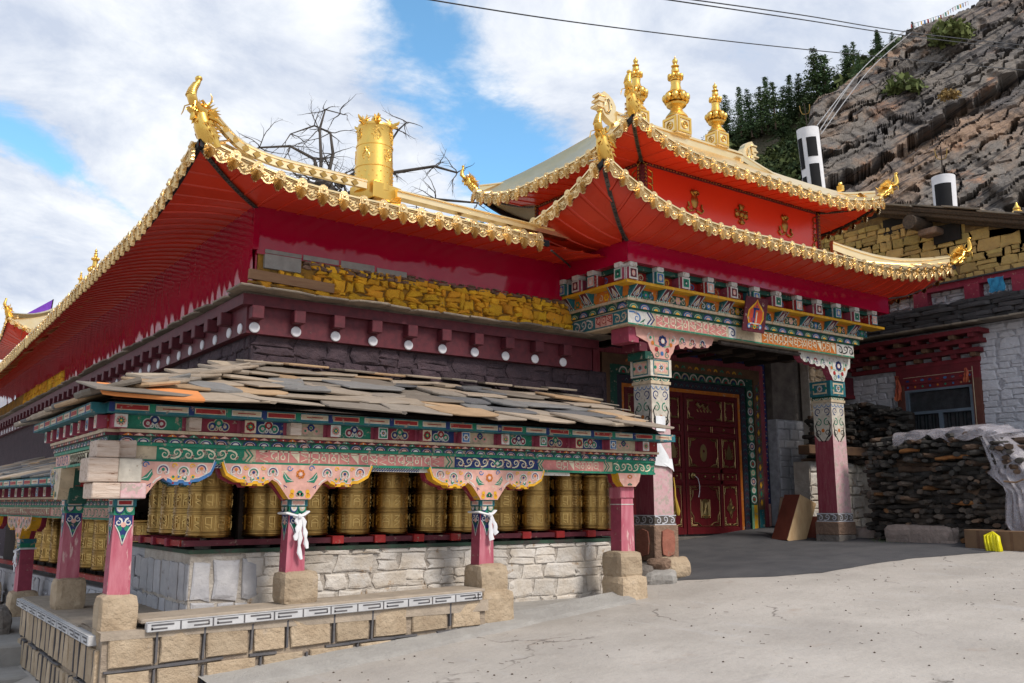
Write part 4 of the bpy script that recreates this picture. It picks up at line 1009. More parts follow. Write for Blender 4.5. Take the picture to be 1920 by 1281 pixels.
# upper joist row
mb=band(XL-.05,13.4,0,8.60,YB,4.437,4.64,'red_paint'); mb.F=FRONT(0,8.599,0)
jp=.48; JX=[XL-.11+jp*k for k in range(12)]
for i,x in enumerate(JX[:-1]):
    x=x+jp/2; a,b=(('green_paint','cream_paint'),('teal_paint','yellow_paint'),('pink_paint','blue_paint'),('green_paint','orange_paint'))[i%4]
    mb.spiral(x-.06,4.53,.055,-.5,1.3,.026,a,1,12); mb.spiral(x+.07,4.53,.055,math.pi+.5,-1.3,.026,b,1,12); mb.disc(x,4.50,.02,'white_paint',2)
mb.F=LEFT(XL-.051,0,0)
for i,y in enumerate((-9.55,-9.08)):
    a,b=(('green_paint','blue_paint'),('pink_paint','blue_paint'))[i]; mb.spiral(y-.06,4.53,.055,-.5,1.3,.026,a,1,12); mb.spiral(y+.07,4.53,.055,math.pi+.5,-1.3,.026,b,1,12)
mb.build('joist_board',porch)
def joist(c):
    mb=MB(); w=.075; mb.box((-w,0,-.02),(w,.155,.19),c[2],bev=.004); mb.box((-w-.004,.0,.13),(w+.004,.158,.15),'white_paint'); 
    T=Matrix.Translation((0,0,.19)); mb.F=T
    mb.rect(-w,.0,w,.155,c[0],0); mb.rect(-w+.012,.012,w-.012,.143,'white_paint',1); mb.rect(-w+.022,.022,w-.022,.133,c[1],2); mb.disc(0,.078,.03,c[3],3,10,ry=.04); mb.disc(0,.072,.015,'white_paint',4,8)
    mb.F=Matrix.Identity(4)
    m2=MB(); m2.prism([(-.058,.225),(-.062,.18),(-.045,.16),(.045,.16),(.062,.18),(.058,.225)],-.02,.20,'white_paint')
    return meshof(mb,'joist_end'),meshof(m2,'white_cap')
JS=[joist(c) for c in (('white_paint','maroon_paint','rose_paint','pink_paint'),('green_paint','blue_paint','teal_paint','cream_paint'),('white_paint','green_paint','rose_paint','dark_green_paint'),('teal_paint','pink_paint','red_paint','white_paint'))]
for i,x in enumerate(JX):
    a,b=JS[i%4]; F=FRONT(x,8.60,4.440); inst(a,'joist_end',F,porch); inst(b,'white_cap',F,porch)
for i,y in enumerate((8.56,9.1,9.42,9.72)):
    a,b=JS[(i+2)%4]; F=LEFT(8.02,y,4.440); inst(a,'joist_end',F,porch); inst(b,'white_cap',F,porch)
mb=band(XL-.1,13.45,0,8.50,YB,4.60,4.665,'dark_green_paint'); mb.build('dark_moulding',porch)
# crimson box band
mb=band(7.85,13.63,0,8.40,YB,4.662,4.95,'crimson_sheet'); sheet(mb,FRONT(7.85,8.396,4.662),5.78,.288,26,2,'crimson_sheet',.004); mb.box((13.38,8.65,4.662),(13.63,11.5,4.95),'crimson_sheet'); mb.build('crimson_fascia',porch)
# plaque
mb=MB(FRONT(10.36,8.50,4.02)@Matrix.Scale(1.18,4)@Matrix.Rotation(.22,4,'X')); w=.20;h=.42
mb.box((-w,0,-.02),(w,h,.0),'maroon_paint',bev=.004)
def flame(s,m,l): mb.poly([(-.11*s,.10),(.11*s,.10),(.15*s,.17),(.14*s,.26),(.09*s,.31*(.6+.4*s)),(.03*s,.36*(.7+.3*s)),(0,.40*(.8+.2*s)),(-.03*s,.36*(.7+.3*s)),(-.09*s,.31*(.6+.4*s)),(-.14*s,.26),(-.15*s,.17)],m,l)
mb.F=mb.F@Matrix.Translation((0,0,.001)); flame(1,'yellow_paint',0); flame(.85,'orange_paint',1); flame(.76,'vermilion' if 'vermilion' in MAT else 'orange_paint',2)
mb.rect(-.05,.11,-.015,.29,'navy_paint',3); mb.rect(-.06,.27,.05,.295,'navy_paint',3); mb.rect(.0,.11,.025,.25,'yellow_paint',3); mb.rect(.004,.12,.02,.24,'white_paint',4); mb.disc(-.055,.15,.025,'rose_paint',4); mb.rect(-.09,.095,.09,.11,'white_paint',3); mb.disc(.0,.31,.012,'navy_paint',3)
for k,c in enumerate(('blue_paint','red_paint','yellow_paint','red_paint','blue_paint')): mb.disc(-.1+.05*k,.07-.01*abs(k-2)*0,.032,c,3,10); mb.disc(-.1+.05*k,.065,.016,('white_paint','green_paint','green_paint','green_paint','white_paint')[k],4,8)
mb.build('plaque',porch)
# hollow metal pipe lamp under the beam, inner ceiling
mb=MB(); mb.tube([(9.95,8.78,3.87),(11.75,8.78,3.87)],.035,'grey_pipe' if 'grey_pipe' in MAT else 'trim_metal',10); mb.build('conduit',porch)
mb=MB(); mb.box((8.1,8.9,4.15),(13.4,11.0,4.2),'dark_wood'); 
for k in range(9): mb.box((8.4+k*.58,8.9,4.05),(8.5+k*.58,11.0,4.15),'dark_wood')
mb.box((8.7,10.2,4.08),(13.5,10.4,4.149),'old_wood'); mb.build('ceiling',porch)
# inner corbels above the door
for k in range(7):
    x=9.3+k*.66; mb=MB(FRONT(x,10.95,4.12)); mb.box((-.1,-.02,0),(.1,.2,.38),'maroon_paint'); mb.F=FRONT(x,10.95-.382,4.12); mb.rect(-.1,-.02,.1,.2,'navy_paint',0); mb.disc(0,.08,.06,'pink_paint',1,10); mb.disc(0,.08,.03,'green_paint',2,8); mb.build('inner_corbel',porch)
# ------- door surround and doors -------
FY=10.95
dw=MB(); dw.box((8.7,11.02,.6),(15.6,11.3,5.2),'dark_render'); dw.build('back_wall',porch)
def surround(x0,x1,zt,w,m,d,name='door_surround'):
    mb=MB(); mb.box((x0,FY-d,1.05),(x0+w,FY+.09,zt),m); mb.box((x1-w,FY-d,1.05),(x1,FY+.09,zt),m); mb.box((x0+w,FY-d,zt-w),(x1-w,FY+.09,zt),m); return mb
a,b=10.05,12.9
L_=[(a-.13,b+.13,3.66,.125,'dark_lintel',.00),(a-.30,b+.30,3.83,.165,'dark_green_paint',.035),(a-.47,b+.47,3.98,.165,'brown_wood',.06),(a-.62,b+.62,4.09,.145,'deep_rose_wood_and_shade',.02),(a-.70,b+.70,4.16,.075,'navy_paint',-.0)]
surround(a,b,3.53,.06,'orange_paint',-.02).build('door_frame',porch)
mb=surround(*L_[0]); mb.F=FRONT(0,FY-.002,0)
for k in range(34): mb.stroke([(b+.03,1.2+k*.07),(b+.07,1.235+k*.07),(b+.11,1.2+k*.07)],.01,'teal_paint' if k%2 else 'maroon_paint',0)
for k in range(40): mb.stroke([(a+k*.07,3.57),(a+.035+k*.07,3.61),(a+.07+k*.07,3.57)],.01,'teal_paint' if k%2 else 'maroon_paint',0)
mb.build('door_surround',porch)
mb=surround(*L_[1]); mb.F=FRONT(0,FY-.037,0)
cs=[('white_paint','green_paint','red_paint'),('green_paint','white_paint','cream_paint'),('white_paint','navy_paint','pink_paint'),('green_paint','cream_paint','light_green_paint')]
for k in range(13):
    z=1.68+k*.155; c=cs[k%4]; x=b+.215
    for r_,cc in zip((.072,.052,.03),c): mb.disc(x-.0,z,r_,cc,{.072:0,.052:1,.03:2}[r_],12,ry=r_*1.0)
mb.rect(b+.14,1.06,b+.30,1.58,'yellow_stripe' if 'yellow_stripe' in MAT else 'light_green_paint',0); mb.rect(b+.14,1.06,b+.19,1.58,'light_green_paint',1); mb.rect(b+.2,1.06,b+.29,1.58,'yellow_paint',1)
arches(mb,a-.1,b+.1,3.69,.11,[('white_paint','green_paint','red_paint'),('cream_paint','navy_paint','green_paint')],0,.20,inner='black_paint')
mb.build('door_surround',porch)
mb=surround(*L_[2]); mb.F=FRONT(0,FY-.062,0)
for k in range(14):
    z=1.62+k*.155; x=b+.385; mb.poly([(x-.03,z),(x,z+.06),(x+.03,z),(x,z-.06)],('yellow_paint','green_paint')[k%2],0); mb.stroke([(x-.06,z),(x-.03,z+.07),(x+.04,z+.08),(x+.06,z+.15)],.012,'navy_paint',1)
mb.rect(b+.31,1.06,b+.44,1.5,'blue_grey' if 'blue_grey' in MAT else 'teal_paint',0)
for k in range(18): mb.arc(a+.08+k*.16,3.87,.02,.05,0,math.pi,('orange_paint','yellow_paint','green_paint')[k%3],0,8)
mb.build('door_surround',porch)
surround(*L_[3]).build('door_surround',porch)
mb=surround(*L_[4]); mb.F=FRONT(0,FY-.002,0)
for k in range(30): mb.disc(b+.66,1.7+k*.08,.014,('cream_paint','red_paint')[k%2],0,6)
mb.rect(b+.63,1.06,b+.70,1.6,'pink_paint',0); mb.build('door_surround',porch)
mb=MB(); mb.box((a-.3,10.86,.95),(b+.45,11.02,1.068),'grey_stone',bev=.01); mb.build('threshold',porch)
mb=MB(FRONT(0,10.81,.97)); scroll(mb,b+.02,b+.5,.05,.09,'whitewash_stone',None,0,.12); mb.box((b+.0,0,-.12),(b+.55,.1,.0),'grey_stone'); mb.build('threshold_block',porch)
mat('x_unused',(.1,.1,.1),bump=0)
# leaves
def leaf(x0,x1):
    z0,z1=1.10,3.47; W_=x1-x0; F=FRONT(x0,10.99,z0); H=z1-z0
    mb=MB(F); mb.box((0,0,-.03),(W_,H,0),'door_red'); 
    for u0,u1,v0,v1 in ((0,.07,0,H),(W_-.07,W_,0,H),(.07,W_-.07,0,.1),(.07,W_-.07,H-.07,H),(.07,W_-.07,.83,.9),(.07,W_-.07,1.02,1.09),(.07,W_-.07,1.64,1.71),(.07,W_-.07,1.83,1.90),(W_*.62,W_*.62+.06,.1,1.64)): mb.box((u0,v0,0),(u1,v1,.022),'door_red',bev=.004)
    lf=mb.build('door_leaf',porch)
    g='door_brass'; mb=MB(F@Matrix.Translation((0,0,.002)))
    def cornered(u0,u1,v0,v1):
        t=.006; d=.03
        for p,q in (((u0+d,v0+d),(u1-d,v0+d)),((u1-d,v0+d),(u1-d,v1-d)),((u1-d,v1-d),(u0+d,v1-d)),((u0+d,v1-d),(u0+d,v0+d))): mb.tube([(*p,.004),(*q,.004)],.0035,g,4)
        s=min(u1-u0,v1-v0)*.22
        for cu,sg in ((u0+d,1),(u1-d,-1)):
            for cv,sv in ((v0+d,1),(v1-d,-1)):
                mb.tube([(cu+sg*s*1.5,cv+sv*.008,.006),(cu+sg*s*1.0,cv+sv*s*.35,.008),(cu+sg*s*.4,cv+sv*s*.4,.008),(cu+sg*s*.35,cv+sv*s,.008),(cu+sg*.008,cv+sv*s*1.5,.006)],.009,g,5)
                for r_ in range(4): mb.tube([(cu+sg*(.03+.03*r_),cv+sv*.01,.005),(cu+sg*(.05+.03*r_),cv+sv*.03,.008)],.007,g,4); mb.tube([(cu+sg*.01,cv+sv*(.03+.03*r_),.005),(cu+sg*.03,cv+sv*(.05+.03*r_),.008)],.007,g,4)
    A=.07;B=W_*.62;Cc=W_*.62+.06;D_=W_-.07
    cornered(A,B,.1,.83);cornered(Cc,D_,.1,.83);cornered(A,B,1.09,1.64);cornered(Cc,D_,1.09,1.64);cornered(A,W_*.72,1.90,H-.07); cornered(W_*.74,D_,1.9,H-.07)
    for u0,u1,v0,v1 in ((A,B,.9,1.02),(Cc,D_,.9,1.02),(A,W_*.5,1.71,1.83),(W_*.5,D_,1.71,1.83)):
        for p,q in (((u0+.02,v0+.01),(u1-.02,v0+.01)),((u1-.02,v0+.01),(u1-.02,v1-.01)),((u1-.02,v1-.01),(u0+.02,v1-.01)),((u0+.02,v1-.01),(u0+.02,v0+.01))): mb.tube([(*p,.003),(*q,.003)],.003,g,4)
    for u,v in ((B*.55,.96),(B*.8,.96),((Cc+D_)/2-.06,.96),((Cc+D_)/2+.06,.96),(W_*.27,1.77),(W_*.72,1.77)): mb.ball((u,v,.01),.022,g,8)
    # medallion plates
    for (mu,mv,ru,rv) in (((A+B)/2,1.36,.085,.15),((A+B)/2,.42,.13,.17),((Cc+D_)/2,.42,.07,.10)): mb.prism([(mu+ru*math.cos(i*.5236),mv+rv*math.sin(i*.5236)) for i in range(12)],0,.005,g)
    # plume of leaves
    cu=(Cc+D_)/2; cv=1.36
    mb.prism([(cu-.05,cv-.1),(cu+.05,cv-.1),(cu+.075,cv-.02),(cu+.05,cv+.06),(cu,cv+.17),(cu-.05,cv+.06),(cu-.075,cv-.02)],0,.012,g)
    for sg in (-1,1):
        for r_ in range(4): mb.tube([(cu+sg*.05,cv-.1+r_*.05,.005),(cu+sg*.10,cv-.08+r_*.045,.008),(cu+sg*.085,cv-.05+r_*.045,.006)],.007,g,4)
    cu=(A+B)/2; mb.prism([(cu-.045,cv-.1),(cu+.045,cv-.1),(cu+.055,cv+.06),(cu,cv+.11),(cu-.055,cv+.06)],0,.01,g); mb.disc(cu,cv+.03,.025,'door_red',9)
    # dragon
    cu=W_*.36;cv=2.14; mb.tube([(cu-.17,cv+.07,.006),(cu-.10,cv+.0,.01),(cu-.04,cv+.05,.01),(cu+.02,cv-.03,.01),(cu+.08,cv+.03,.01),(cu+.13,cv-.05,.01),(cu+.20,cv-.06,.006)],[.03,.024,.028,.024,.022,.018,.006],g,6)
    for r_ in range(9): x=cu-.16+r_*.04; y=cv+(.04 if r_%2 else -.04); mb.tube([(x,y,.004),(x+.03,y+(.04 if r_%2 else -.04),.006)],.008,g,4)
    # lattice emblems
    cu=(A+B)/2;cv=.42
    for p,q in (((-.11,-.15),(.11,-.15)),((.11,-.15),(.11,.15)),((.11,.15),(-.11,.15)),((-.11,.15),(-.11,-.15)),((-.08,-.12),(.08,-.12)),((.08,-.12),(.08,.12)),((.08,.12),(-.08,.12)),((-.08,.12),(-.08,-.12)),((-.05,-.1),(.05,.1)),((-.05,.1),(.05,-.1)),((-.07,0),(.07,0)),((0,-.1),(0,.1))): mb.tube([(cu+p[0],cv+p[1],.006),(cu+q[0],cv+q[1],.006)],.006,g,4)
    cu=(Cc+D_)/2
    for k in range(4):
        a=k*math.pi/2
        mb.tube([(cu+.03*math.cos(a),cv+.04*math.sin(a),.006),(cu+.09*math.cos(a+.3),cv+.12*math.sin(a+.3),.008),(cu+.10*math.cos(a),cv+.17*math.sin(a),.008),(cu+.09*math.cos(a-.3),cv+.12*math.sin(a-.3),.008),(cu+.03*math.cos(a),cv+.04*math.sin(a),.006)],.007,g,5)
    mb.build('brass_fittings',lf,'stuff')
    return lf
mat('door_red',(.115,.007,.011),(.085,.006,.009),scale=4,stretch=(6,6,1),rough=.45,bump=.2,bscale=20,rnd=.04,dist=.01)
l1=leaf(10.12,11.46); l2=leaf(11.48,12.84)
mb=MB(FRONT(11.63,10.96,2.07)); mb.lathe([(.055,0),(.05,.012),(.02,.02),(.022,.035),(.03,.05),(.0001,.06)],'door_brass',16,cap=False)
mb.tube([(0,0,.05),(.06,-.05,.06),(.09,-.15,.06),(.09,-.26,.06),(.07,-.36,.05)],.006,'cloth_white',6); mb.build('door_knob',l2)
# -------- roofs of the porch --------
Z1=5.06
mb=MB(); mb.box((8.3,8.9,5.30),(13.1,11.8,5.36),'pale_gold'); lr=mb.build('lower_roof',porch)
A0=(6.90,7.75);B0=(14.62,7.75)
do_side(lr,A0,B0,Z1,.50,.40,(7.85,8.40),(13.63,8.40),4.935,(0,-1),LA=2.1,LB=2.6,top=((8.73,9.0),(12.77,9.0),5.66))
do_side(lr,A0,(6.90,12.0),Z1,.50,0,(7.85,8.40),(7.85,12.0),4.935,(-1,0),LA=2.1,start=.14,top=((8.73,9.0),(8.73,12),5.66),flip=True)
do_side(lr,B0,(14.62,11.3),Z1,.40,0,(13.63,8.40),(13.63,11.3),4.935,(1,0),LA=2.3,start=.14,top=((12.77,9.0),(12.77,11),5.66))
hip_trim(lr,(7.84,8.39,4.925),(6.94,7.79,5.52),0,0,0); hip_trim(lr,(13.64,8.39,4.925),(14.58,7.79,5.44),0,0,0)
def hipcurve(a,b,n=12,p=1.0,sag=.0):
    a=Vector(a);b=Vector(b);o=[]
    for i in range(n+1):
        t=i/n; q=a.lerp(b,t); q.z=q.z-sag*math.sin(math.pi*t)**1.0; o.append(tuple(q))
    return o
path_beam(lr,hipcurve((6.98,7.83,5.62),(8.73,9.0,5.72),sag=.16),.10,.12,'pale_gold')
path_beam(lr,hipcurve((14.55,7.83,5.50),(12.7,8.75,5.66),sag=.16),.10,.17,'pale_gold')
dragon(lr,(6.90,7.76,5.68),rad(203),.95,.22); dragon(lr,(14.72,7.74,5.56),rad(-25),.9,-.15)
# metal angle iron at the lower left edge
mb=MB(); mb.tube([(6.9,8.76,4.72),(7.8,9.55,4.86)],.014,'trim_metal',6); mb.tube([(7.8,9.55,4.86),(7.81,9.5,4.80)],.012,'trim_metal',6); mb.build('angle_iron',lr)
# upper body
mb=MB(); mb.box((8.73,9.0,5.3),(12.77,11.5,6.40),'panel_red'); ub=mb.build('upper_storey',porch)
def ornament_border(mb,W_,H_):
    g='door_gold'
    mb.box((0,H_-.045,0),(W_,H_,.012),'maroon_paint'); mb.box((0,0,0),(.09,H_,.012),'maroon_paint'); mb.box((W_-.09,0,0),(W_,H_,.012),'maroon_paint')
    k=0;x=.02
    while x<W_: mb.ball((x,H_-.022,.014),.013,g,6,sc=(1.5,1,1)); x+=.06
    for x in (.045,W_-.045):
        z=.05
        while z<H_-.05: mb.tube([(x-.025,z,.014),(x,z+.03,.02),(x+.025,z,.014)],.008,g,5); z+=.055
    R=random.Random(4)
    for cx,sg in ((.09,1),(W_-.09,-1)):
        for k in range(9):
            u=cx+sg*(.03+.045*k*.9); v=.10+.34*math.exp(-k*.45)+.0*k
            mb.tube([(u,v-.05,.01),(u+sg*.03,v,.014),(u+sg*.06,v-.02,.014),(u+sg*.05,v-.07,.01)],.010,g,5)
        for k in range(5):
            u=cx+sg*(.03+.03*k); v=H_-.12-.08*(k); 
            mb.tube([(cx+sg*.02,H_-.1-.1*k,.01),(cx+sg*.09,H_-.13-.1*k,.014),(cx+sg*.10,H_-.2-.1*k,.012),(cx+sg*.05,H_-.2-.1*k,.01)],.009,g,5)
mat('door_gold',(.42,.24,.07),(.3,.16,.04),rough=.35,metal=1,bump=.2,rnd=.05)
mb=MB(FRONT(8.73,8.998,5.50)); ornament_border(mb,4.04,.88); mb.build('panel_border',ub)
mb=MB(LEFT(8.728,11.5,5.50)); ornament_border(mb,2.5,.88); mb.build('panel_border',ub)
def emblem(kind):
    mb=MB(); g='door_gold'; R=random.Random(kind)
    if kind%2==0:   # vase with scrolling ribbon
        mb.lathe([(.03,-.17),(.045,-.15),(.03,-.12),(.065,-.06),(.075,0),(.05,.06),(.03,.09),(.045,.11)],g,12,T=Matrix.Rotation(-math.pi/2,4,'X')@Matrix.Diagonal((1,.45,-1,1)))
        for sg in (-1,1):
            mb.tube([(sg*.03,-.13,.01),(sg*.12,-.16,.015),(sg*.17,-.11,.015),(sg*.13,-.08,.015),(sg*.14,-.02,.01)],.014,g,6)
            mb.tube([(sg*.03,.1,.01),(sg*.08,.14,.015),(sg*.05,.18,.01)],.014,g,6)
        mb.ball((0,.15,.02),.035,g,8)
    else:           # crossed jewels and leaves
        for k in range(4):
            a=k*math.pi/2; mb.ball((.10*math.cos(a),.12*math.sin(a),.015),.045,g,8,sc=(1,1,.5))
            for d in (-.35,.35): mb.tube([(.05*math.cos(a+d),.06*math.sin(a+d),.01),(.15*math.cos(a+d*.9),.16*math.sin(a+d*.9),.015),(.12*math.cos(a+d*1.6),.13*math.sin(a+d*1.6),.01)],.012,g,5)
        mb.ball((0,0,.02),.05,g,8,sc=(1,1,.6))
        for k in range(8): a=k*.785; mb.ball((.075*math.cos(a),.08*math.sin(a),.015),.014,g,6)
    return meshof(mb,'emblem')
EM=[emblem(0),emblem(1)]
for i,x in enumerate((9.78,10.80,11.85)): inst(EM[i%2],'emblem',FRONT(x,8.996,5.98)@Matrix.Scale(1.0,4),ub)
for i,y in enumerate((11.0,10.2,9.5)): inst(EM[(i+1)%2],'emblem',LEFT(8.726,y,5.98),ub)
mb=MB(); mb.box((9.4,9.9,6.5),(12.2,10.6,6.6),'pale_gold'); ur=mb.build('upper_roof',porch)
A1=(7.96,8.35);B1=(13.60,8.35);Z2=6.27
do_side(ur,A1,B1,Z2,.33,.28,(8.73,9.0),(12.77,9.0),6.385,(0,-1),LA=1.6,LB=1.9,top=((9.4,10.25),(12.3,10.25),7.60))
do_side(ur,A1,(7.96,12.15),Z2,.33,.33,(8.73,9.0),(8.73,11.5),6.385,(-1,0),LA=1.5,LB=1.5,start=.14,top=((9.4,10.25),(9.4,10.26),7.60),flip=True)
do_side(ur,B1,(13.60,12.15),Z2,.28,.28,(12.77,9.0),(12.77,11.5),6.385,(1,0),LA=1.5,LB=1.5,start=.14,top=((12.3,10.25),(12.3,10.26),7.60))
do_side(ur,(7.96,12.15),(13.60,12.15),Z2,.33,.28,(8.73,11.5),(12.77,11.5),6.385,(0,1),LA=1.5,LB=1.5,tiles=False,planks=False,top=((9.4,10.25),(12.3,10.25),7.60))
hip_trim(ur,(8.72,8.99,6.375),(7.99,8.38,6.58),0,0,0); hip_trim(ur,(8.72,11.5,6.375),(7.99,12.12,6.58),0,0,0); hip_trim(ur,(12.78,8.99,6.375),(13.57,8.38,6.53),0,0,0)
path_beam(ur,hipcurve((8.05,8.44,6.66),(9.5,10.1,7.5),sag=.22),.10,.13,'pale_gold')
path_beam(ur,hipcurve((13.52,8.42,6.60),(12.25,10.1,7.5),sag=.28),.10,.15,'pale_gold')
path_beam(ur,hipcurve((8.03,12.07,6.66),(9.5,10.4,7.5),sag=.25),.10,.11,'pale_gold')
path_beam(ur,[(9.35,10.25,7.52),(10,10.25,7.5),(11,10.25,7.5),(12.35,10.25,7.52)],.16,.22,'pale_gold','ridge')
dragon(ur,(7.96,8.36,6.74),rad(203),.92,.22); dragon(ur,(13.68,8.33,6.68),rad(-25),.85,-.15); dragon(ur,(7.93,12.18,6.72),rad(150),.75,0)
mb=MB(); mb.box((-.03,-.05,0),(.03,.05,.09),'gold_metal',T=Matrix.Translation((13.05,8.75,6.75))); mb.ball((13.05,8.75,6.87),.035,'gold_metal',8); mb.build('ridge_knob',ur)
# curled ridge ends
for x,sg in ((9.35,-1),(12.38,1)):
    mb=MB(FRONT(x,10.25,7.50))
    out=[(0,0),(sg*.12,.02),(sg*.24,.10),(sg*.33,.22),(sg*.36,.36),(sg*.30,.44),(sg*.24,.50),(sg*.14,.46),(sg*.06,.40),(sg*.0,.30)]
    mb.prism(out if sg>0 else out[::-1],-.06,.06,'pale_gold')
    for k in range(6):
        a=k*.9; mb.tube([(sg*(.18+.05*math.cos(a+i*.8)*(1+.5*(k%2))),.26+.12*math.sin(a+i*.8),.07) for i in range(4)],.016,'pale_gold',6)
    for k in range(3): mb.box((sg*.22,.2+.1*k,-.08),(sg*(.40-.02*k),.24+.1*k,.08),'pale_gold',bev=.01)
    mb.build('curled_ridge_end',ur)
finial('gilded_finial','tall gilded finial in the middle of the gate roof ridge on a carved box',(10.78,10.25,7.68),1.16)
finial('gilded_finial','gilded finial on the gate roof ridge, right behind the topmost dragon head',(9.86,10.25,7.62),.98)
finial('gilded_finial','smaller gilded finial at the right end of the gate roof ridge',(11.76,10.25,7.70),.98)
# ======================= PRAYER WHEEL SHELTERS =======================
mat('plinth_cap',(.40,.33,.26),(.30,.25,.2),scale=5,rough=.95,bump=.6,bscale=18,rnd=0,dist=.03)
mat('fret_white',(.52,.52,.53),(.42,.42,.43),scale=8,rough=.9,bump=.3,bscale=30,rnd=0,worn=(.4,.36,.3),wamt=-.1)
mat('back_board',(.05,.035,.03),(.03,.022,.02),scale=4,stretch=(6,6,1),rough=.9,bump=.3,bscale=12,rnd=.1)
mat('sill_green',(.035,.075,.05),(.03,.04,.03),scale=4,rough=.8,bump=.4,bscale=20,rnd=0,worn=(.05,.045,.04),wamt=.5,wscale=5)
mat('sooty',(.05,.042,.038),(.11,.095,.085),scale=6,rough=.95,bump=.6,bscale=18,rnd=.1)
COLS=[('navy_paint','maroon_paint','pink_paint'),('green_paint','navy_paint','white_paint')]
SQ=[('white_paint','pink_paint','green_paint'),('white_paint','green_paint','navy_paint'),('cream_paint','red_paint','green_paint'),('white_paint','blue_paint','navy_paint')]
TF=[('green_paint','crimson_paint','navy_paint','white_paint'),('crimson_paint','navy_paint','green_paint','cream_paint'),('navy_paint','green_paint','red_paint','pink_paint'),('cream_paint','pink_paint','navy_paint','green_paint')]
def cornice_run(par,F,W_,full=True,plain_first=False,ts=.0,seed=0,q=1.0,oh=.20):
    """painted layers of one run; F has u along the run, v=z, w outward at the beam face"""
    G=lambda w: F@Matrix.Translation((0,0,w))
    # letter beam
    mb=MB(F); mb.box((0,1.932,-.14),(W_,2.066,0),'cream_paint'); mb.box((0,1.928,-.01),(W_,1.95,.018),'green_paint'); mb.box((0,2.056,-.01),(W_,2.084,.022),'green_paint')
    segs=[]; x=.06
    mb.F=G(0)
    if full:
        def scr(a,b,c,d): mb.rect(a,1.95,b,2.056,c,0); scroll(mb,a+.02,b-.05,2.003,.095,'letter_cream','pink_paint',1,.095)
        scr(.3,1.02,'green_paint','dark_green_paint'); mb.rect(0,1.95,.3,2.056,'cream_paint',0); chevron_end(mb,1.02,1.952,2.054,.9,'green_paint','cream_paint',1)
        mb.rect(1.12,1.95,3.0,2.056,'letter_pink',0); letters(mb,1.14,2.95,1.955,2.051,'letter_cream',1,4,w=.092); chevron_end(mb,3.02,1.952,2.054,.9,'green_paint','pink_paint',1)
        scr(3.12,4.15,'navy_paint','white_paint'); mb.poly([(3.58,2.003),(3.63,2.04),(3.68,2.003),(3.63,1.966)],'green_paint',2); mb.poly([(3.605,2.003),(3.63,2.022),(3.655,2.003),(3.63,1.984)],'white_paint',3); chevron_end(mb,4.22,1.952,2.054,-.9,'green_paint','cream_paint',1)
        mb.rect(4.2,1.95,5.05,2.056,'letter_pink',0); letters(mb,4.38,4.98,1.955,2.051,'letter_cream',1,7,w=.08); chevron_end(mb,5.06,1.952,2.054,.9,'green_paint','pink_paint',1)
        scr(5.18,W_,'green_paint','cream_paint')
    else:
        q=W_/3; mb.rect(0,1.95,W_,2.056,'pink_paint',0); scroll(mb,.04,q*.8,2.003,.095,'navy_paint','white_paint',1); mb.rect(q*.88,1.95,q*2.12,2.056,'letter_pink',0); letters(mb,q*.9,q*2.1,1.955,2.051,'letter_cream',1,seed,w=.088); scroll(mb,q*2.15,W_-.04,2.003,.095,'green_paint','cream_paint',1); chevron_end(mb,q*.85,1.952,2.054,.9,'green_paint','pink_paint',1)
    mb.build('letter_beam',par)
    # arch course and scalloped course
    mb=MB(F); mb.box((0,2.084,-.1),(W_,2.131,.03),'dark_green_paint'); mb.F=G(.031); arches(mb,.0,W_,2.086,.04,COLS,0,.125)
    mb.F=F; mb.box((0,2.131,-.1),(W_,2.156,.055),'maroon_paint'); mb.F=G(.056)
    n=int(W_/.085)
    for k in range(n):
        x=.02+k*.085; c=('orange_paint','pink_paint','green_paint','red_paint')[k%4]; mb.poly([(x,2.133),(x+.042,2.155),(x+.08,2.133)],c,0); mb.disc(x+.042,2.139,.006,'white_paint',1,6)
    mb.F=F; mb.box((0,2.156,-.1),(W_,2.180,.085*q),'cream_paint'); mb.build('arch_course',par)
    # joist course: painted boards between square joist ends
    mb=MB(F); mb.box((0,2.180,-.1),(W_,2.292,.06*q),'red_paint'); mb.F=G(.06*q+.001)
    sp_=.3105; n=int((W_-.05)/sp_) if not full else 0
    xs=JXS if full else [ .06+k*sp_ for k in range(n+1)]
    for k in range(len(xs)-1):
        a,b=xs[k]+.06,xs[k+1]-.06; c=TF[(k+seed)%4]; mb.rect(a,2.181,b,2.291,c[0],0)
        if not(full and k in ()): trefoil(mb,(a+b)/2-.01,2.236,(.085 if full else .05),c[1],c[2],c[3],'cream_paint' if k%2 else 'white_paint',1)
        mb.rect(b-.02,2.181,b+.01,2.291,'rose_paint',1)
    mb.build('painted_board',par)
    for k,x in enumerate(xs):
        mb=MB(F); w=.05; bare=full and k in (1,3); mb.box((x-w,2.183,.0),(x+w,2.289,.155*q),'rose_paint' if not bare else 'bare_wood',bev=.004)
        mb.F=G(.156*q)
        c=SQ[(k+seed)%4]; mb.rect(x-w+.002,2.185,x+w-.002,2.287,c[0] if not bare else 'bare_wood',0)
        if not bare:
            if k%4 in (1,3): mb.rect(x-w+.01,2.193,x+w-.01,2.279,c[1],1); flower(mb,x,2.236,.034,'white_paint',c[2],2,6)
            else: flower(mb,x,2.236,.042,c[1],c[2],1,8)
        mb.build('joist_end',par)
    # top board with long panels
    mb=MB(F); mb.box((-oh,2.292,-.1),(W_+.1,2.372,.25*q),'teal_paint'); mb.F=G(.25*q+.001)
    x=-oh+.03;k=0
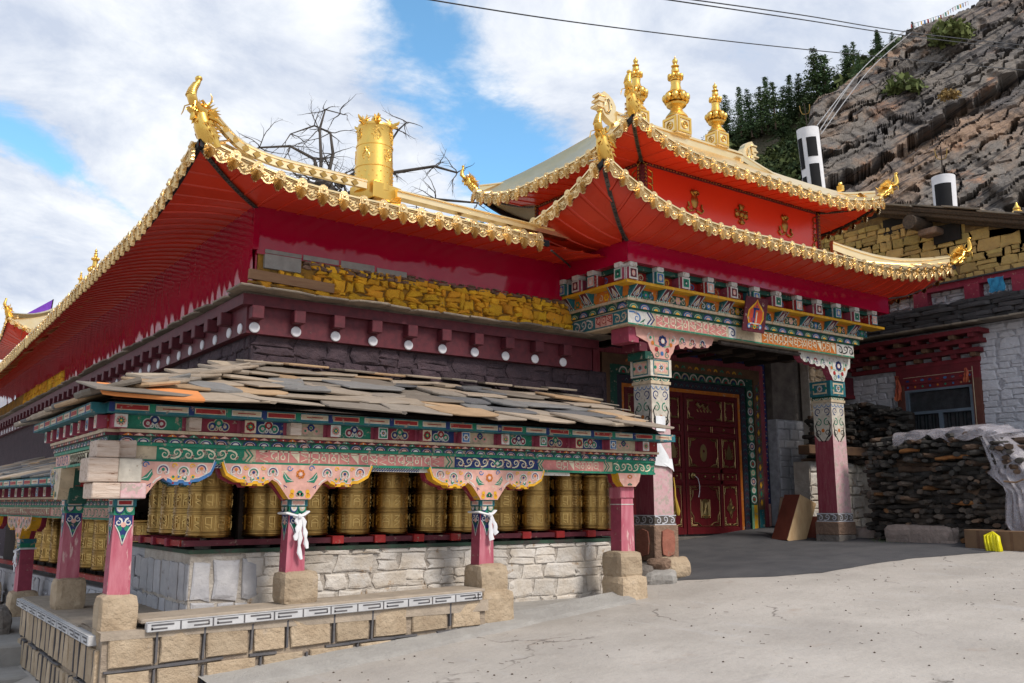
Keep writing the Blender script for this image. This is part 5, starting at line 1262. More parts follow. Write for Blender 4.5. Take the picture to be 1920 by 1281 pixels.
    while x<W_+.05:
        w=.25; e=min(x+w,W_+.08); c=('red_paint','cream_paint')[k%2]; mb.rect(x,2.310,e,2.356,'cream_paint' if k%2==0 else 'white_paint',0); mb.rect(x+.008,2.316,e-.008,2.350,c,1); 
        if k%2: mb.rect(x+.05,2.329,e-.05,2.337,'red_paint',2)
        mb.rect(x-.045,2.295,x-.005,2.369,('navy_paint','green_paint')[k%2],0)
        x+=w+.05;k+=1
    mb.build('top_board',par)
JXS=[.075,.552,.97,1.33,1.66]
JXS=[x-1.72 for x in (1.70,2.27,2.725,3.13,3.50,3.97,4.435,4.87,5.34,5.82,6.30,6.78,7.27)]
COR=[(.10,0),(.185,.112),(.21,.14),(.255,.165),(.285,.14),(.325,.125),(.335,.11),(.375,.11),(.385,.125),(.425,.125),(.435,.11),(.475,.11),(.49,.135),(.55,.14),(.60,.165),(.645,.19),(.665,.235),(.685,.292)]
def corbel(par,F,left=True,right=True,kind=0,scale=1.0,name='corbel'):
    """carved bracket; F at post centre, v=0 at the post head"""
    P=[(x*scale,y) for x,y in COR]
    pts=[]
    pts=[(p[0],p[1]) for p in P] if right else [(.10,0),(.16,.11),(.19,.292)]
    lp=[(-p[0],p[1]) for p in P] if left else [(-.10,0),(-.16,.11),(-.19,.292)]
    edge_c='yellow_paint' if kind==0 else 'blue_paint'
    mb=MB(F); body=pts+lp[::-1]; mb.prism(body,-.07,.05,'pink_paint' if kind!=2 else 'cream_paint',side='yellow_paint' if kind==0 else ('blue_paint' if kind==1 else 'cream_paint'))
    back=[(x*1.03,y-.012) for x,y in body]; back[len(pts)-1]=(back[len(pts)-1][0],.29); back[len(pts)]=(back[len(pts)][0],.29); mb.prism(back,-.13,-.072,'crimson_paint' if kind==0 else 'dark_green_paint')
    mb.F=F@Matrix.Translation((0,0,.05))
    for q,ok in ((pts,right),(lp,left)):
        if not ok: continue
        sg=1 if q is pts else -1; sc=scale
        inner=[(x,y+.012) for x,y in q[4:]]
        mb.stroke(inner,.026,edge_c,0); mb.stroke([(x-sg*.003,y+.018) for x,y in inner],.006,'white_paint',2)
        mb.stroke([(x*.93,y+.012) for x,y in q[1:4]],.012,'white_paint',1)
        # clouds, fruit and leaves
        for k,(x,cc) in enumerate(((.25,'green_paint'),(.42,'navy_paint'),(.57,'orange_paint'))):
            x*=sc*sg; y=(.225,.215,.235)[k]
            mb.arc(x,y,.040,.050,-.6,math.pi+.6,'white_paint',1,10); mb.arc(x,y,.03,.038,-.6,math.pi+.6,'navy_paint' if k!=1 else 'green_paint',1,10)
            mb.spiral(x-.025,y-.012,.022,math.pi,1.2,.009,'white_paint',2,9); mb.spiral(x+.025,y-.012,.022,0,-1.2,.009,'white_paint',2,9); mb.disc(x,y+.008,.013,cc,3,8)
        for k,x in enumerate((.335,.38,.43,.5)):
            x*=sc*sg; mb.disc(x,.165+.01*(k%2),.020,('yellow_paint','yellow_paint','green_paint','yellow_paint')[k],1,8); mb.disc(x,.175,.011,('green_paint','blue_paint','white_paint','green_paint')[k],2,8)
        for x,y in ((.34,.262),(.49,.262)): mb.spiral(x*sc*sg,y,.022,0,sg*1.1,.012,'yellow_paint',2,9)
        mb.disc(.335*sc*sg,.125,.010,'crimson_paint',2,6); mb.disc(.475*sc*sg,.125,.010,'crimson_paint',2,6)
        # leaf scroll beside the centre
        mb.poly([(sg*.06,.15),(sg*.13,.14),(sg*.16,.19),(sg*.15,.235),(sg*.11,.19)],'green_paint',1); mb.stroke([(sg*.07,.155),(sg*.12,.17),(sg*.15,.22)],.006,'white_paint',2)
        mb.spiral(sg*.10,.265,.028,0,sg*1.2,.011,'blue_paint',1,9)
        mb.disc(sg*.075,.03,.024,'yellow_paint',1,8); mb.disc(sg*.07,.065,.02,'yellow_paint',1,8); mb.spiral(sg*.075,.035,.015,0,1.2,.006,'orange_paint',2,8); mb.stroke([(sg*.12,.1),(sg*.15,.12),(sg*.14,.09)],.008,'navy_paint',1)
    flower(mb,0,.215,.045,'orange_paint' if kind==0 else 'white_paint','pink_paint',1,7,'white_paint'); mb.disc(0,.05,.026,'green_paint',1,8); mb.disc(-.02,.04,.018,'green_paint',1,8); mb.disc(.02,.04,.018,'green_paint',1,8); mb.disc(0,.045,.008,'pink_paint',2,6)
    return mb.build(name,par)
def post(par,F,H,w=.19,kind=0,y0=0):
    """F at the foot centre front; H height to the head"""
    mb=MB(F); t=.012; m1,m2=('pink_wash','rose_paint')
    a=w/2
    vs=[(-a-t,0,0),(a+t,0,0),(a+t,0,-w),(-a-t,0,-w),(-a,H-.13,0),(a,H-.13,0),(a,H-.13,-w),(-a,H-.13,-w)]
    mb.add(vs,[(0,1,5,4)],'pink_wash'); mb.add(vs,[(1,2,6,5),(2,3,7,6),(3,0,4,7)],'rose_paint')  # post sides a darker rose than the front, shade painted into the colour
    s=mb.build('shaft',None if par is None else par)
    mb=MB(F)
    if kind!=3:
        mb.box((-a-.004,H-.125,-w-.004),(a+.004,H-.06,.004),'green_paint'); mb.box((-a-.012,H-.06,-w-.012),(a+.012,H-.0,.012),'teal_paint')
        for T in (F@Matrix.Translation((0,0,.013)),F@frame((-a-.013,0,-w/2),(0,0,1),(0,1,0),(-1,0,0))):
            mb.F=T; mb.rect(-a+.015,H-.052,a-.015,H-.010,'white_paint',0); mb.rect(-a+.025,H-.045,a-.025,H-.017,'pink_paint' if kind!=2 else 'red_paint',1)
            arches(mb,-a,a,H-.066,.05,[('navy_paint','white_paint','cream_paint'),('green_paint','cream_paint','white_paint')],0,.09,rise=-1)
        for T in (F@Matrix.Translation((0,0,.001)),F@frame((-a-.004,0,-w/2),(0,0,1),(0,1,0),(-1,0,0))):
            mb.F=T; c='green_paint' if kind!=1 else 'dark_green_paint'
            mb.poly([(-a*.9,H-.125),(a*.9,H-.125),(a*.9,H-.2),(a*.45,H-.27),(0,H-.36),(-a*.45,H-.27),(-a*.9,H-.2)],'navy_paint',0)
            for sg in (-1,1): mb.spiral(sg*a*.5,H-.18,a*.42,math.pi/2,sg*1.2,.015,'white_paint',1,10); mb.disc(sg*a*.4,H-.23,a*.3,c,1,8); mb.stroke([(sg*a*.85,H-.2),(sg*a*.4,H-.26),(0,H-.35)],.008,'white_paint',2)
            mb.disc(0,H-.20,a*.28,'pink_paint',2,8); mb.disc(0,H-.29,a*.22,'green_paint',2,8)
    else:
        mb.box((-a-.014,H-.13,-w-.014),(a+.014,H,.014),'pink_wash',bev=.01); mb.box((-a-.004,H-.2,-w-.004),(a+.004,H-.19,.004),'white_paint')
    mb.build('post_head',s)
    return s
def wheel_mesh():
    g='wheel_brass'; R0=.193
    mb=MB(); mb.lathe([(.17,0),(.196,.006),(.2,.016),(.192,.022),(.192,.035),(.198,.040),(.198,.048),(.19,.054),(.19,.205),(.197,.21),(.197,.219),(.191,.222),(.191,.236),(.197,.24),(.197,.249),(.19,.254),(.19,.40),(.197,.405),(.197,.414),(.191,.417),(.191,.43),(.197,.434),(.197,.443),(.19,.448),(.19,.585),(.198,.59),(.198,.6),(.192,.605),(.2,.618),(.2,.632),(.185,.64),(.06,.645)],g,40)
    drum=meshof(mb,'drum')
    mb=MB(); R=random.Random(2)
    def cyl(pts,wd,h=.006):
        # raised stroke bent round the drum
        for i in range(len(pts)-1):
            (u0,v0),(u1,v1)=pts[i],pts[i+1]; n=max(1,int(abs(u1-u0)/.03)+1)
            for k in range(n):
                A=(u0+(u1-u0)*k/n,v0+(v1-v0)*k/n);B=(u0+(u1-u0)*(k+1)/n,v0+(v1-v0)*(k+1)/n)
                d=Vector((B[0]-A[0],B[1]-A[1])); L_=d.length or 1; nx,ny=-d.y/L_*wd/2,d.x/L_*wd/2
                q=[(A[0]-nx,A[1]-ny),(B[0]-nx,B[1]-ny),(B[0]+nx,B[1]+ny),(A[0]+nx,A[1]+ny)]
                vs=[]
                for u,v in q: a=u/R0; vs.append((.189*math.cos(a),.189*math.sin(a),v))
                for u,v in q: a=u/R0; vs.append(((.191+h)*math.cos(a),(.191+h)*math.sin(a),v))
                mb.add(vs,[(4,5,6,7),(0,1,5,4),(1,2,6,5),(2,3,7,6),(3,0,4,7)],'letter_brass')
    C_=2*math.pi*R0; n=11
    for (z0,z1) in ((.06,.2),(.26,.395),(.455,.58)):
        for k in range(n):
            u=C_*k/n; w=C_/n; cyl([(u,z0+.004),(u,z1-.004)],.006,.003); cyl([(u+.012,z0+.006),(u+.012,z1-.006)],.003,.002)
            a=u+w*.26;b=u+w*.80;h=z1-z0;lo=z0+.022;hi=z1-.02;t=.0085;q=(k)%7
            cyl([(a,hi),(b,hi)],t)
            if q==0: cyl([(b,hi),(b,lo)],t);cyl([(a,hi-.02),((a+b)/2,lo+.04),(b,lo+.06)],t);cyl([(a,lo+.03),(b,lo+.005)],t)
            elif q==1: cyl([(a+.02,hi),(a+.02,hi-.035),(b,hi-.05),(a+.01,lo+.03),(b,lo)],t)
            elif q==2: cyl([(b-.01,hi),(b-.01,lo)],t);cyl([(a,hi),(a,lo+.04),(b-.01,lo+.03)],t);cyl([(a,lo+.02),(a+.03,lo)],t)
            elif q==3: cyl([(a,hi-.02),(b,hi-.035),(b,hi-.06),(a,hi-.06),(a,lo+.01),(b,lo)],t)
            elif q==4: cyl([((a+b)/2,hi),((a+b)/2,lo)],t);cyl([(a,hi-.03),(b,hi-.03)],t);cyl([(a,lo+.03),(b,lo+.05)],t)
            elif q==5: cyl([(a,lo),(a,hi-.04),((a+b)/2,hi-.02),(b,hi-.04),(b,lo)],t);cyl([(a,lo+.04),(b,lo+.04)],t)
            else: cyl([(b,hi),(a,hi-.05),(b,lo+.04),(a,lo)],t)
    return drum,meshof(mb,'raised_lettering')
DRUM,LET=wheel_mesh()
m_=MB(); m_.lathe([(.022,-.14),(.022,0)],'dark_wood',8); m_.lathe([(.03,-.14),(.075,-.135),(.07,-.115),(.03,-.10)],'dark_wood',12); AX=meshof(m_,'axle')
m_=MB(); m_.lathe([(.03,.643),(.03,.70),(.045,.702),(.045,.72)],'black_edge',10); HB=meshof(m_,'hub')
wproto=None
def wheel(x,y,z,rz,label,group):
    global wproto
    if wproto is None:
        wproto=thing('prayer_wheel',label,'prayer wheel',(0,0,0),group)
        inst(DRUM,'drum',Matrix.Identity(4),wproto)
        d=[c for c in wproto.children][0]; inst(LET,'raised_lettering',Matrix.Identity(4),d)['kind']='stuff'; inst(AX,'axle',Matrix.Identity(4),wproto); inst(HB,'hub',Matrix.Identity(4),wproto)
        wproto.location=(x,y,z); wproto.rotation_euler=(random.uniform(-.01,.01),0,rz); return wproto
    r=copy_tree(wproto,(x,y,z),rz,label,group); r.rotation_euler=(random.uniform(-.012,.012),random.uniform(-.012,.012),rz); return r

def rocks_under(par,x,y,zlo,zhi,w,d,seed,m='tan_stone'): return rock('base_stone',(x,y,(zlo+zhi)/2),(w,d,zhi-zlo+.03),m,par,seed,.05,bev=.1,power=7)

# ---- front shelter ----
sh=thing('prayer_wheel_shelter','painted prayer wheel shelter with slate roof in front of the hall','shelter',(1.7,7.75,.65))
F0=FRONT(1.72,7.70,0)
cornice_run(sh,F0,5.82,True,oh=.12)
# left run, seen from outside; u runs towards the viewer
FLr=LEFT(1.68,10.0,0); cornice_run(sh,FLr,2.3,False,seed=1,q=.42)
# bare beam ends crossing at the corner
for a,b in (((1.55,7.60,1.955),(1.72,7.86,2.085)),((1.725,7.665,1.955),(1.86,7.86,2.10)),((1.50,7.60,1.765),(1.72,7.90,1.95)),((1.72,7.62,1.765),(1.90,7.90,1.95)),((1.54,7.60,1.64),(1.745,7.92,1.76)),((1.745,7.61,1.64),(1.94,7.92,1.76))):
    mb=MB(); mb.box(a,b,'bare_wood' if a[0]<1.72 or b[2]>2 else ('pale_pink_wash' if b[2]<1.8 else 'pale_paint'),bev=.008); mb.build('beam_end',sh)
corbel(sh,FRONT(1.83,7.70,1.64),False,True,1,.95)
corbel(sh,FRONT(3.23,7.70,1.64)); corbel(sh,FRONT(5.22,7.70,1.64)); corbel(sh,FRONT(7.11,7.70,1.64)@Matrix.Translation((0,.15,0))@Matrix.Diagonal((.9,.5,1,1)),False,False)
corbel(sh,LEFT(1.70,9.72,1.64),True,False,2,.5)
mb=MB(); mb.box((1.78,9.55,1.76),(1.98,9.72,1.93),'red_paint',bev=.006); mb.build('beam_end',sh); mb=MB(); mb.box((1.74,9.56,1.60),(1.90,9.72,1.76),'dark_green_paint',bev=.006); mb.build('beam_end',sh)
mb=MB(FRONT(0,7.72,0)); mb.box((2.4,1.895,-.04),(6.3,1.931,.01),'white_paint'); mb.F=FRONT(0,7.709,0)
for a,b in ((2.48,2.60),(3.90,4.42)):
    x=a;k=0
    while x<b: 
        mb.stroke([(x,1.898),(x+.03,1.928)],.007,'navy_paint',0); mb.stroke([(x+.018,1.898),(x+.033,1.912)],.006,'navy_paint',0); x+=.026
mb.build('fret_strip',sh)
def scarf(par,x,y,z,seed=0,long_=.3):
    R=random.Random(seed); F=FRONT(x,y,z); mb=MB(F); w=.088
    mb.tube([(-w,.0,-.2),(-w-.005,.0,.0),(-.03,-.02,.022),(0,-.025,.028),(.04,-.015,.02),(w,.01,.0),(w+.005,.01,-.2)],[(.022,.012)]*7,'cloth_white',8)
    mb.ball((0,-.025,.035),.024,'cloth_white',8)
    for k in range(3 if seed else 2):
        dx=(.02,.075,-.03)[k]; L_=long_*(1,.75,.55)[k]
        pts=[(dx*.3,-.03,.03)]+[(dx*(.5+.5*i/5)+R.uniform(-.012,.012),-.03-L_*(i+1)/6,.03+R.uniform(-.006,.01)) for i in range(6)]
        mb.tube(pts,[(.012+.012*((i%2)==1 if seed else i/4),.009) for i in range(7)],'cloth_white',7)
    return mb.build('ceremonial_scarf',None)
tag(scarf(None,3.24,7.69,1.52,3,.36),'white knotted scarf with long shredded ends on the second post from left','scarf','white scarves tied round the posts')
tag(scarf(None,5.23,7.69,1.52,0,.24),'short white scarf knotted round the third post, over the taller two-part stone','scarf','white scarves tied round the posts')
post(sh,FRONT(1.81,7.71,.90),.74,.145,2); post(sh,FRONT(3.24,7.71,1.015),.625,.15,0); post(sh,FRONT(5.23,7.71,1.005),.635,.15,1)
post(sh,FRONT(7.12,7.71,1.075),.715,.175,3)
post(sh,FRONT(1.82,9.68,.90),.74,.15,1)
# stones under the posts
rocks_under(sh,1.81,7.76,.52,.90,.285,.30,11); rocks_under(sh,3.28,7.78,.76,1.015,.34,.28,12); rocks_under(sh,5.27,7.78,.70,1.005,.34,.34,13); rocks_under(sh,5.28,7.74,.42,.76,.40,.38,14)
rocks_under(sh,7.11,7.80,.80,1.075,.34,.34,15); rocks_under(sh,7.12,7.78,.45,.82,.40,.38,16); rocks_under(sh,1.84,9.76,.62,.90,.28,.28,17)
# wheel wall
mb=MB(); mb.box((2.52,8.30,.3),(7.75,9.79,1.17),'white_mortar'); mb.box((2.54,9.79,.0),(3.49,10.4,1.17),'grey_render'); ww=mb.build('wheel_wall',sh)
stone_wall(ww,FRONT(3.0,8.30,.45),4.6,.72,'white_stone',(.10,.24),(.16,.5),relief=.022,seed=41,gap=.995,jit=.2,rot=.05,split=.4)
stone_wall(ww,LEFT(2.52,10.3,.5),2.0,.60,'grey_render',(.25,.34),(.16,.3),relief=.02,seed=43,gap=.95,jit=.08,rot=.02,split=.1)
stone_wall(ww,FRONT(2.53,8.30,.5),.6,.62,'grey_render',(.2,.34),(.16,.3),relief=.025,seed=44,gap=.95,jit=.15,rot=.02,split=.2)
mb=MB(); mb.box((2.50,8.27,1.17),(7.72,8.75,1.205),'sill_green'); mb.box((2.50,8.75,1.17),(2.98,10.4,1.205),'sill_green'); mb.build('sill',sh)
for k,(x,y) in enumerate([(3.22,8.45),(3.68,8.45),(4.13,8.45),(4.56,8.45),(5.02,8.45),(5.42,8.45),(5.95,8.45),(6.40,8.45),(6.87,8.45),(7.29,8.45),(2.66,8.9),(2.66,9.35),(2.66,8.42),(2.66,9.8)]):
    mb=MB(Matrix.Translation((x,y,1.205))); mb.lathe([(.07,0),(.075,.02),(.05,.05),(.028,.06),(.026,.12)],'grey_stone' if k>9 else 'sooty',10); mb.build('pivot_cup',sh)
# red shelf with frame, back boards
mb=MB(); mb.box((2.45,8.28,1.235),(2.9,8.34,1.285),'maroon_paint'); mb.box((2.9,8.30,1.235),(7.6,8.36,1.285),'maroon_paint'); mb.box((2.44,8.36,1.235),(2.50,10.3,1.285),'red_paint'); mb.box((2.5,8.70,1.235),(7.6,8.76,1.29),'maroon_paint'); mb.build('shelf_rail',sh)
for x in (3.44,3.90,4.35,4.79,5.23,5.66,6.15,6.62,7.08,7.50): 
    mb=MB(); mb.box((x-.06,8.27,1.225),(x+.06,8.77,1.30),'red_paint',bev=.005); mb.build('shelf_block',sh)
for y in (8.7,9.15,9.6): mb=MB(); mb.box((2.41,y-.035,1.225),(2.9,y+.035,1.30),'crimson_paint',bev=.005); mb.build('shelf_block',sh)
mb=MB(); mb.box((2.99,8.47,1.0),(3.05,8.55,1.95),'dark_wood'); mb.build('rack_upright',sh)
for x in (3.48,4.79,5.68,6.62): mb=MB(); mb.box((x-.02,8.55,1.2),(x+.02,8.62,1.95),'dark_wood'); mb.build('rack_upright',sh)
mb=MB(); mb.box((2.95,8.78,1.2),(7.7,8.80,2.3),'back_board'); mb.box((2.95,8.80,1.2),(2.98,10.4,2.2),'back_board'); mb.box((2.3,7.95,2.15),(7.6,9.7,2.18),'dark_wood'); mb.box((2.4,8.35,1.93),(7.6,8.65,1.97),'dark_wood'); mb.box((1.9,7.9,2.12),(2.4,10.2,2.15),'dark_wood')
mb.build('back_boarding',sh)
FX=[3.22,3.68,4.13,4.56,5.02,5.42,5.95,6.40,6.87,7.29]
fl=['brass prayer wheel left of the second post, beside the dark rack upright','brass prayer wheel half hidden behind the second post with the shredded scarf','brass prayer wheel second to the right of the shredded white scarf','brass prayer wheel under the blue and white fret strip between two yellow brackets','brass prayer wheel right of the one under the fret strip','brass prayer wheel just left of the third post, half hidden by its bracket','brass prayer wheel just right of the third post with the short scarf','brass prayer wheel third from the right end of the front row','brass prayer wheel second from the right end, its whole top visible','rightmost brass prayer wheel of the front row, beside the plain red post']
for x,l in zip(FX,fl): wheel(x,8.5,1.305,random.random()*6,l,'brass prayer wheels in the front row')
for k,y in enumerate((8.47,8.90,9.33,9.76,)):
    wheel(2.72,y,1.305,random.random()*6,['brass prayer wheel at the corner where the two rows meet','brass prayer wheel first behind the corner one, in the side row','brass prayer wheel second behind the corner one, in the side row','farthest brass prayer wheel of the upper side row, next to the corner post'][k],'brass prayer wheels in the side row')
# slates
SL=[slab_mesh(50+i,'slate') for i in range(14)]
mb=MB(); 
E_=7.28; ZE=2.375; TP=9.8; ZT=3.05; sl_=(ZT-ZE)/(TP-E_)
mb.add([(1.55,E_+.05,ZE),(7.3,E_+.05,ZE),(8.5,TP,ZT),(3.5,TP,ZT),(1.52,10.35,ZE),(3.5,10.35,ZT)],[(0,1,2,3),(4,0,3,5)],'dark_wood'); 
mb.add([(1.55,E_+.05,ZE-.02),(7.3,E_+.05,ZE-.02),(8.5,TP,ZT-.02),(3.5,TP,ZT-.02),(1.52,10.35,ZE-.02),(3.5,10.35,ZT-.02)],[(3,2,1,0),(5,3,0,4)],'dark_wood'); rs=mb.build('slate_roof',sh)
R=random.Random(12); rows=6; dy=(TP-E_)/rows; cnt=0
pit=math.atan(sl_)
for r in range(rows):
    y=E_+dy*(r+.5)+.0; z=ZE+sl_*(y-E_)+.012
    t=r/rows; xa=1.45+(3.5-1.45)*t*1.0; xb=7.33+1.1*t
    x=xa+R.uniform(-.1,.05)
    while x<xb-.12:
        w=min(R.uniform(.26,.80)*(1.0 if r else 1.15),xb-x+.04); d=dy*R.uniform(1.05,1.55); th=R.uniform(.015,.034)
        M=Matrix.Translation((x+w/2,y+R.uniform(-.10,.10)+ (d-dy*1.4)*.35,z+R.uniform(.004,.03)))@Matrix.Rotation(pit-.05+R.uniform(-.045,.04),4,'X')@Matrix.Rotation(R.uniform(-.05,.05),4,'Y')@Matrix.Rotation(R.uniform(-.38,.38),4,'Z')@Matrix.Diagonal((w*R.uniform(1.04,1.2),d,th,1))
        inst(R.choice(SL),'slate',M,rs); cnt+=1
        x+=w*R.uniform(.82,.98)
# left slope
for r in range(7):
    t=(r+.5)/7; x0=1.47+(3.5-1.47)*t; z=ZE+(ZT-ZE)*t+.012; y=E_+.1+(TP-E_)*t
    ya=E_+.05+(TP-E_)*(r/7)*1.0
    y=ya
    while y<10.4:
        w=R.uniform(.28,.6); M=Matrix.Translation((x0,y+w/2,z+R.uniform(.004,.03)))@Matrix.Rotation(-math.pi/2,4,'Z')@Matrix.Rotation(.27+R.uniform(-.03,.03),4,'X')@Matrix.Rotation(R.uniform(-.15,.15),4,'Z')@Matrix.Diagonal((w*1.12,.46,R.uniform(.022,.045),1))
        inst(R.choice(SL),'slate',M,rs); cnt+=1; y+=w*.92
# orange stained slate at the corner, hip slates
def one_slate(M,mname,seed,label=None):
    me=slab_mesh(seed,mname); o=inst(me,'slate',M,rs)
    if label: o['label']=label
    return o
one_slate(Matrix.Translation((1.86,7.33,2.425))@Matrix.Rotation(pit+.02,4,'X')@Matrix.Rotation(-.1,4,'Z')@Matrix.Diagonal((.74,.42,.03,1)),'orange_slate',71,'orange stained slate at the corner of the eave')
for k in range(9):
    t=(k+1.3)/10; p=Vector((1.58,E_+.05,ZE+.05)).lerp(Vector((3.5,TP,ZT+.06)),t)
    inst(R.choice(SL),'slate',Matrix.Translation(p)@Matrix.Rotation(-math.pi/4+R.uniform(-.3,.3),4,'Z')@Matrix.Rotation(.18,4,'X')@Matrix.Diagonal((.5,.42,.028,1)),rs)
# loose pieces stacked along the top
for k in range(9):
    x=3.5+k*.5+R.uniform(0,.2); inst(R.choice(SL),'slate',Matrix.Translation((x,TP-.18,ZT+.035+R.uniform(0,.03)))@Matrix.Rotation(pit*.6,4,'X')@Matrix.Rotation(R.uniform(-.3,.3),4,'Z')@Matrix.Diagonal((R.uniform(.4,.6),.3,.024,1)),rs)
# ---- plinth ----
pl=thing('stone_plinth','long stone plinth with a black and white fret band under the wheel shelter','plinth',(1.68,7.52,0))
mb=MB(); mb.box((1.68,7.54,-.5),(5.1,8.30,.65),'tan_mortar'); mb.box((1.68,8.30,-.5),(2.52,11.2,.62),'tan_mortar'); mb.box((5.1,7.66,-.3),(7.3,8.30,.56),'cement'); core=mb.build('plinth_core',pl)
mb=MB(); mb.add([(1.66,7.51,.655),(5.12,7.51,.70),(5.12,8.30,.69),(1.66,8.30,.675),(1.66,7.51,.6),(5.12,7.51,.6)],[(0,1,2,3),(4,5,1,0)],'plinth_cap'); mb.box((1.66,8.30,.605),(2.53,11.2,.632),'plinth_cap'); mb.build('plinth_top',pl)

def plinth_face(F,rows,sl,seed,cw,m='tan_stone'):
    """dressed blocks laid tight, with black lines painted over the joints; rows = list of (v0,v1)"""
    R=random.Random(seed); ms=[stone_mesh(m,jit=.03,inset=.035,seed=i*5+seed) for i in range(8)]; mb=MB(F)
    for r,(v0,v1) in enumerate(rows):
        x=-R.uniform(0,.2)*cw[1] if r%2 else 0.0; W_=3.36 if sl else 3.56
        while x<W_:
            w=R.uniform(*cw); a_=max(0,x);b_=min(W_,x+w)
            if b_-a_>.05:
                M=F@Matrix.Translation(((a_+b_)/2,(v0+v1)/2+sl*(a_+b_)/2,0))@Matrix.Rotation(sl,4,'Z')@Matrix.Diagonal(((b_-a_)*.925,(v1-v0)*.93,.03*R.uniform(.85,1.2),1)); inst(R.choice(ms),'stone',M,core)
                if R.random()<.9 and b_<W_-.05:
                    y0_=v0+sl*b_+R.uniform(.0,.04); y1_=v1+sl*b_-R.uniform(0,.03); q=R.uniform(-.006,.006); mb.prism([(b_-.009,y0_),(b_+.007,y0_+.01),(b_+.010+q,y1_),(b_-.006+q,y1_-.01)],-.01,.032,'mortar_black')
            x+=w
        n=int(W_/.22)
        for k in range(n):
            if R.random()<.72: u=k*.22; y=v0+sl*u+R.uniform(-.006,.006); y2=v0+sl*(u+.22)+R.uniform(-.006,.006); h=R.uniform(.005,.011); mb.prism([(u,y-h),(u+.225,y2-h),(u+.225,y2+h),(u,y+h)],-.01,.031+.001*(k%2),'mortar_black')
    mb.build('painted_joints',pl,'stuff')
plinth_face(FRONT(1.70,7.54,0),[(-.12,.12),(.12,.375),(.375,.645)],.024,51,(.30,.48))
plinth_face(LEFT(1.68,11.15,0),[(-.55,-.28),(-.28,-.03),(-.03,.24),(.24,.55)],0,53,(.17,.27))
def fret(F,W_,H_,name,unit=.28):
    mb=MB(F); mb.box((0,0,-.02),(W_,H_,.055),'fret_white',bev=.006); mb.F=F@Matrix.Translation((0,0,.0555)); x=0;k=0;t=.013
    while x<W_-.03:
        e=min(x+unit,W_-.01)
        mb.rect(x-.006,.006,x+.006,H_-.006,'mortar_black',0) if x>0 else None
        if k%2==0: mb.rect(x+.03,H_*.60,e-.05,H_*.60+t,'mortar_black',0); mb.rect(x+.03,H_*.22,e-.1,H_*.22+t,'mortar_black',0); mb.rect(x+.03,H_*.22,x+.03+t,H_*.5,'mortar_black',0)
        else: mb.rect(x+.05,H_*.62,e-.03,H_*.62+t,'mortar_black',0); mb.rect(x+.1,H_*.24,e-.03,H_*.24+t,'mortar_black',0); mb.rect(e-.04,H_*.3,e-.04+t,H_*.62,'mortar_black',0)
        mb.rect(x+.0,H_*.93,e,H_*.99,'mortar_black',0)
        x+=unit;k+=1
    return mb.build(name,pl)
fret(FRONT(1.98,7.53,.640)@Matrix.Rotation(.022,4,'Z'),3.05,.074,'fret_band',.25)
fret(LEFT(1.67,11.2,.545),3.5,.075,'fret_band',.25)
mb=MB(FRONT(1.95,7.56,.64)@Matrix.Rotation(.022,4,'Z')); mb.box((0,.06,-.4),(3.15,.094,.03),'plinth_cap',bev=.008); mb.build('band_bed',pl)
# concrete foot along the plinth
mb=MB();vs=[];fs=[]
K=40
for i in range(K+1):
    x=2.4+(7.0-2.4)*i/K; y0_=7.18+.30*sm((x-3.2)/3.0)+.04*mnoise.noise(Vector((x*2,0,0))); z=zg(x,y0_)
    vs+=[(x,y0_-.02,z-.05),(x,y0_,z+.035+.012*mnoise.noise(Vector((x*3,1,0)))),(x,y0_+.16,z+.07+.015*mnoise.noise(Vector((x*3,2,0)))),(x,7.75,z+.10)]
for i in range(K):
    for j in range(3): fs.append((i*4+j,(i+1)*4+j,(i+1)*4+j+1,i*4+j+1))
mb.add(vs,fs,'cement',True); o=mb.build('kerb',kind='structure')
# boulders beside the gate column
for i,(x,y,z,s,m) in enumerate(((8.55,8.45,.80,(.42,.36,.30),'tan_stone'),(8.30,8.42,.86,(.3,.26,.16),'brown_stone'),(8.28,8.40,.66,(.62,.42,.30),'cement'),(8.05,8.5,.72,(.3,.3,.3),'grey_stone'))):
    o=rock('boulder',(x,y,z),s,m,None,30+i,.16,rz=.4*i); tag(o,['tan angular boulder at the edge of the asphalt beside the left gate column','flat brown rock on top of the stones beside the gate column','pale cemented lump under the tan boulder at the asphalt edge','dark grey rock wedged against the left gate column'][i],'boulder')
# ---- lower shelter, a step down along the hall ----
s2=thing('prayer_wheel_shelter','lower prayer wheel shelter stepping down along the left side of the hall','shelter',(2.2,10.9,0))
ang=.097
T2=Matrix.Translation((2.38,10.55,0))@Matrix.Rotation(ang,4,'Z')
def LF(w,d,z): return T2@frame((-w,d,z),(0,-1,0),(0,0,1),(-1,0,0))
F2=LF(0,8.0,-.50); cornice_run(s2,F2,8.0,False,seed=2)
for d in (3.6,5.6,7.4):
    corbel(s2,LF(0,d,1.14),True,True,0,.9); post(s2,LF(0.02,d,.44),.70,.17,1)
    rock('base_stone',tuple(T2@Vector((.08,d,.27))),(.36,.4,.38),'tan_stone',s2,60+int(d),.05,power=7)
    o=scarf(None,0,0,0,int(d),.26); o.data.transform(LF(.03,d,1.0)@FRONT(0,0,0).inverted()@Matrix.Translation((0,0,0))); tag(o,{3:'white scarf on the nearest post of the lower shelter',5:'white scarf on the second post of the lower shelter at the left edge',7:'white scarf on the farthest post of the lower shelter'}[int(d)],'scarf','white scarves tied round the posts')
mb=MB(T2); mb.box((.35,.1,-.6),(1.3,8.4,.62),'grey_render'); mb.box((.3,.1,.70),(.36,8.4,.76),'red_paint'); mb.box((.9,.1,.62),(.95,8.4,1.7),'back_board'); mb.box((0,0,1.62),(1.2,8.4,1.66),'dark_wood'); lw=mb.build('wheel_wall',s2)
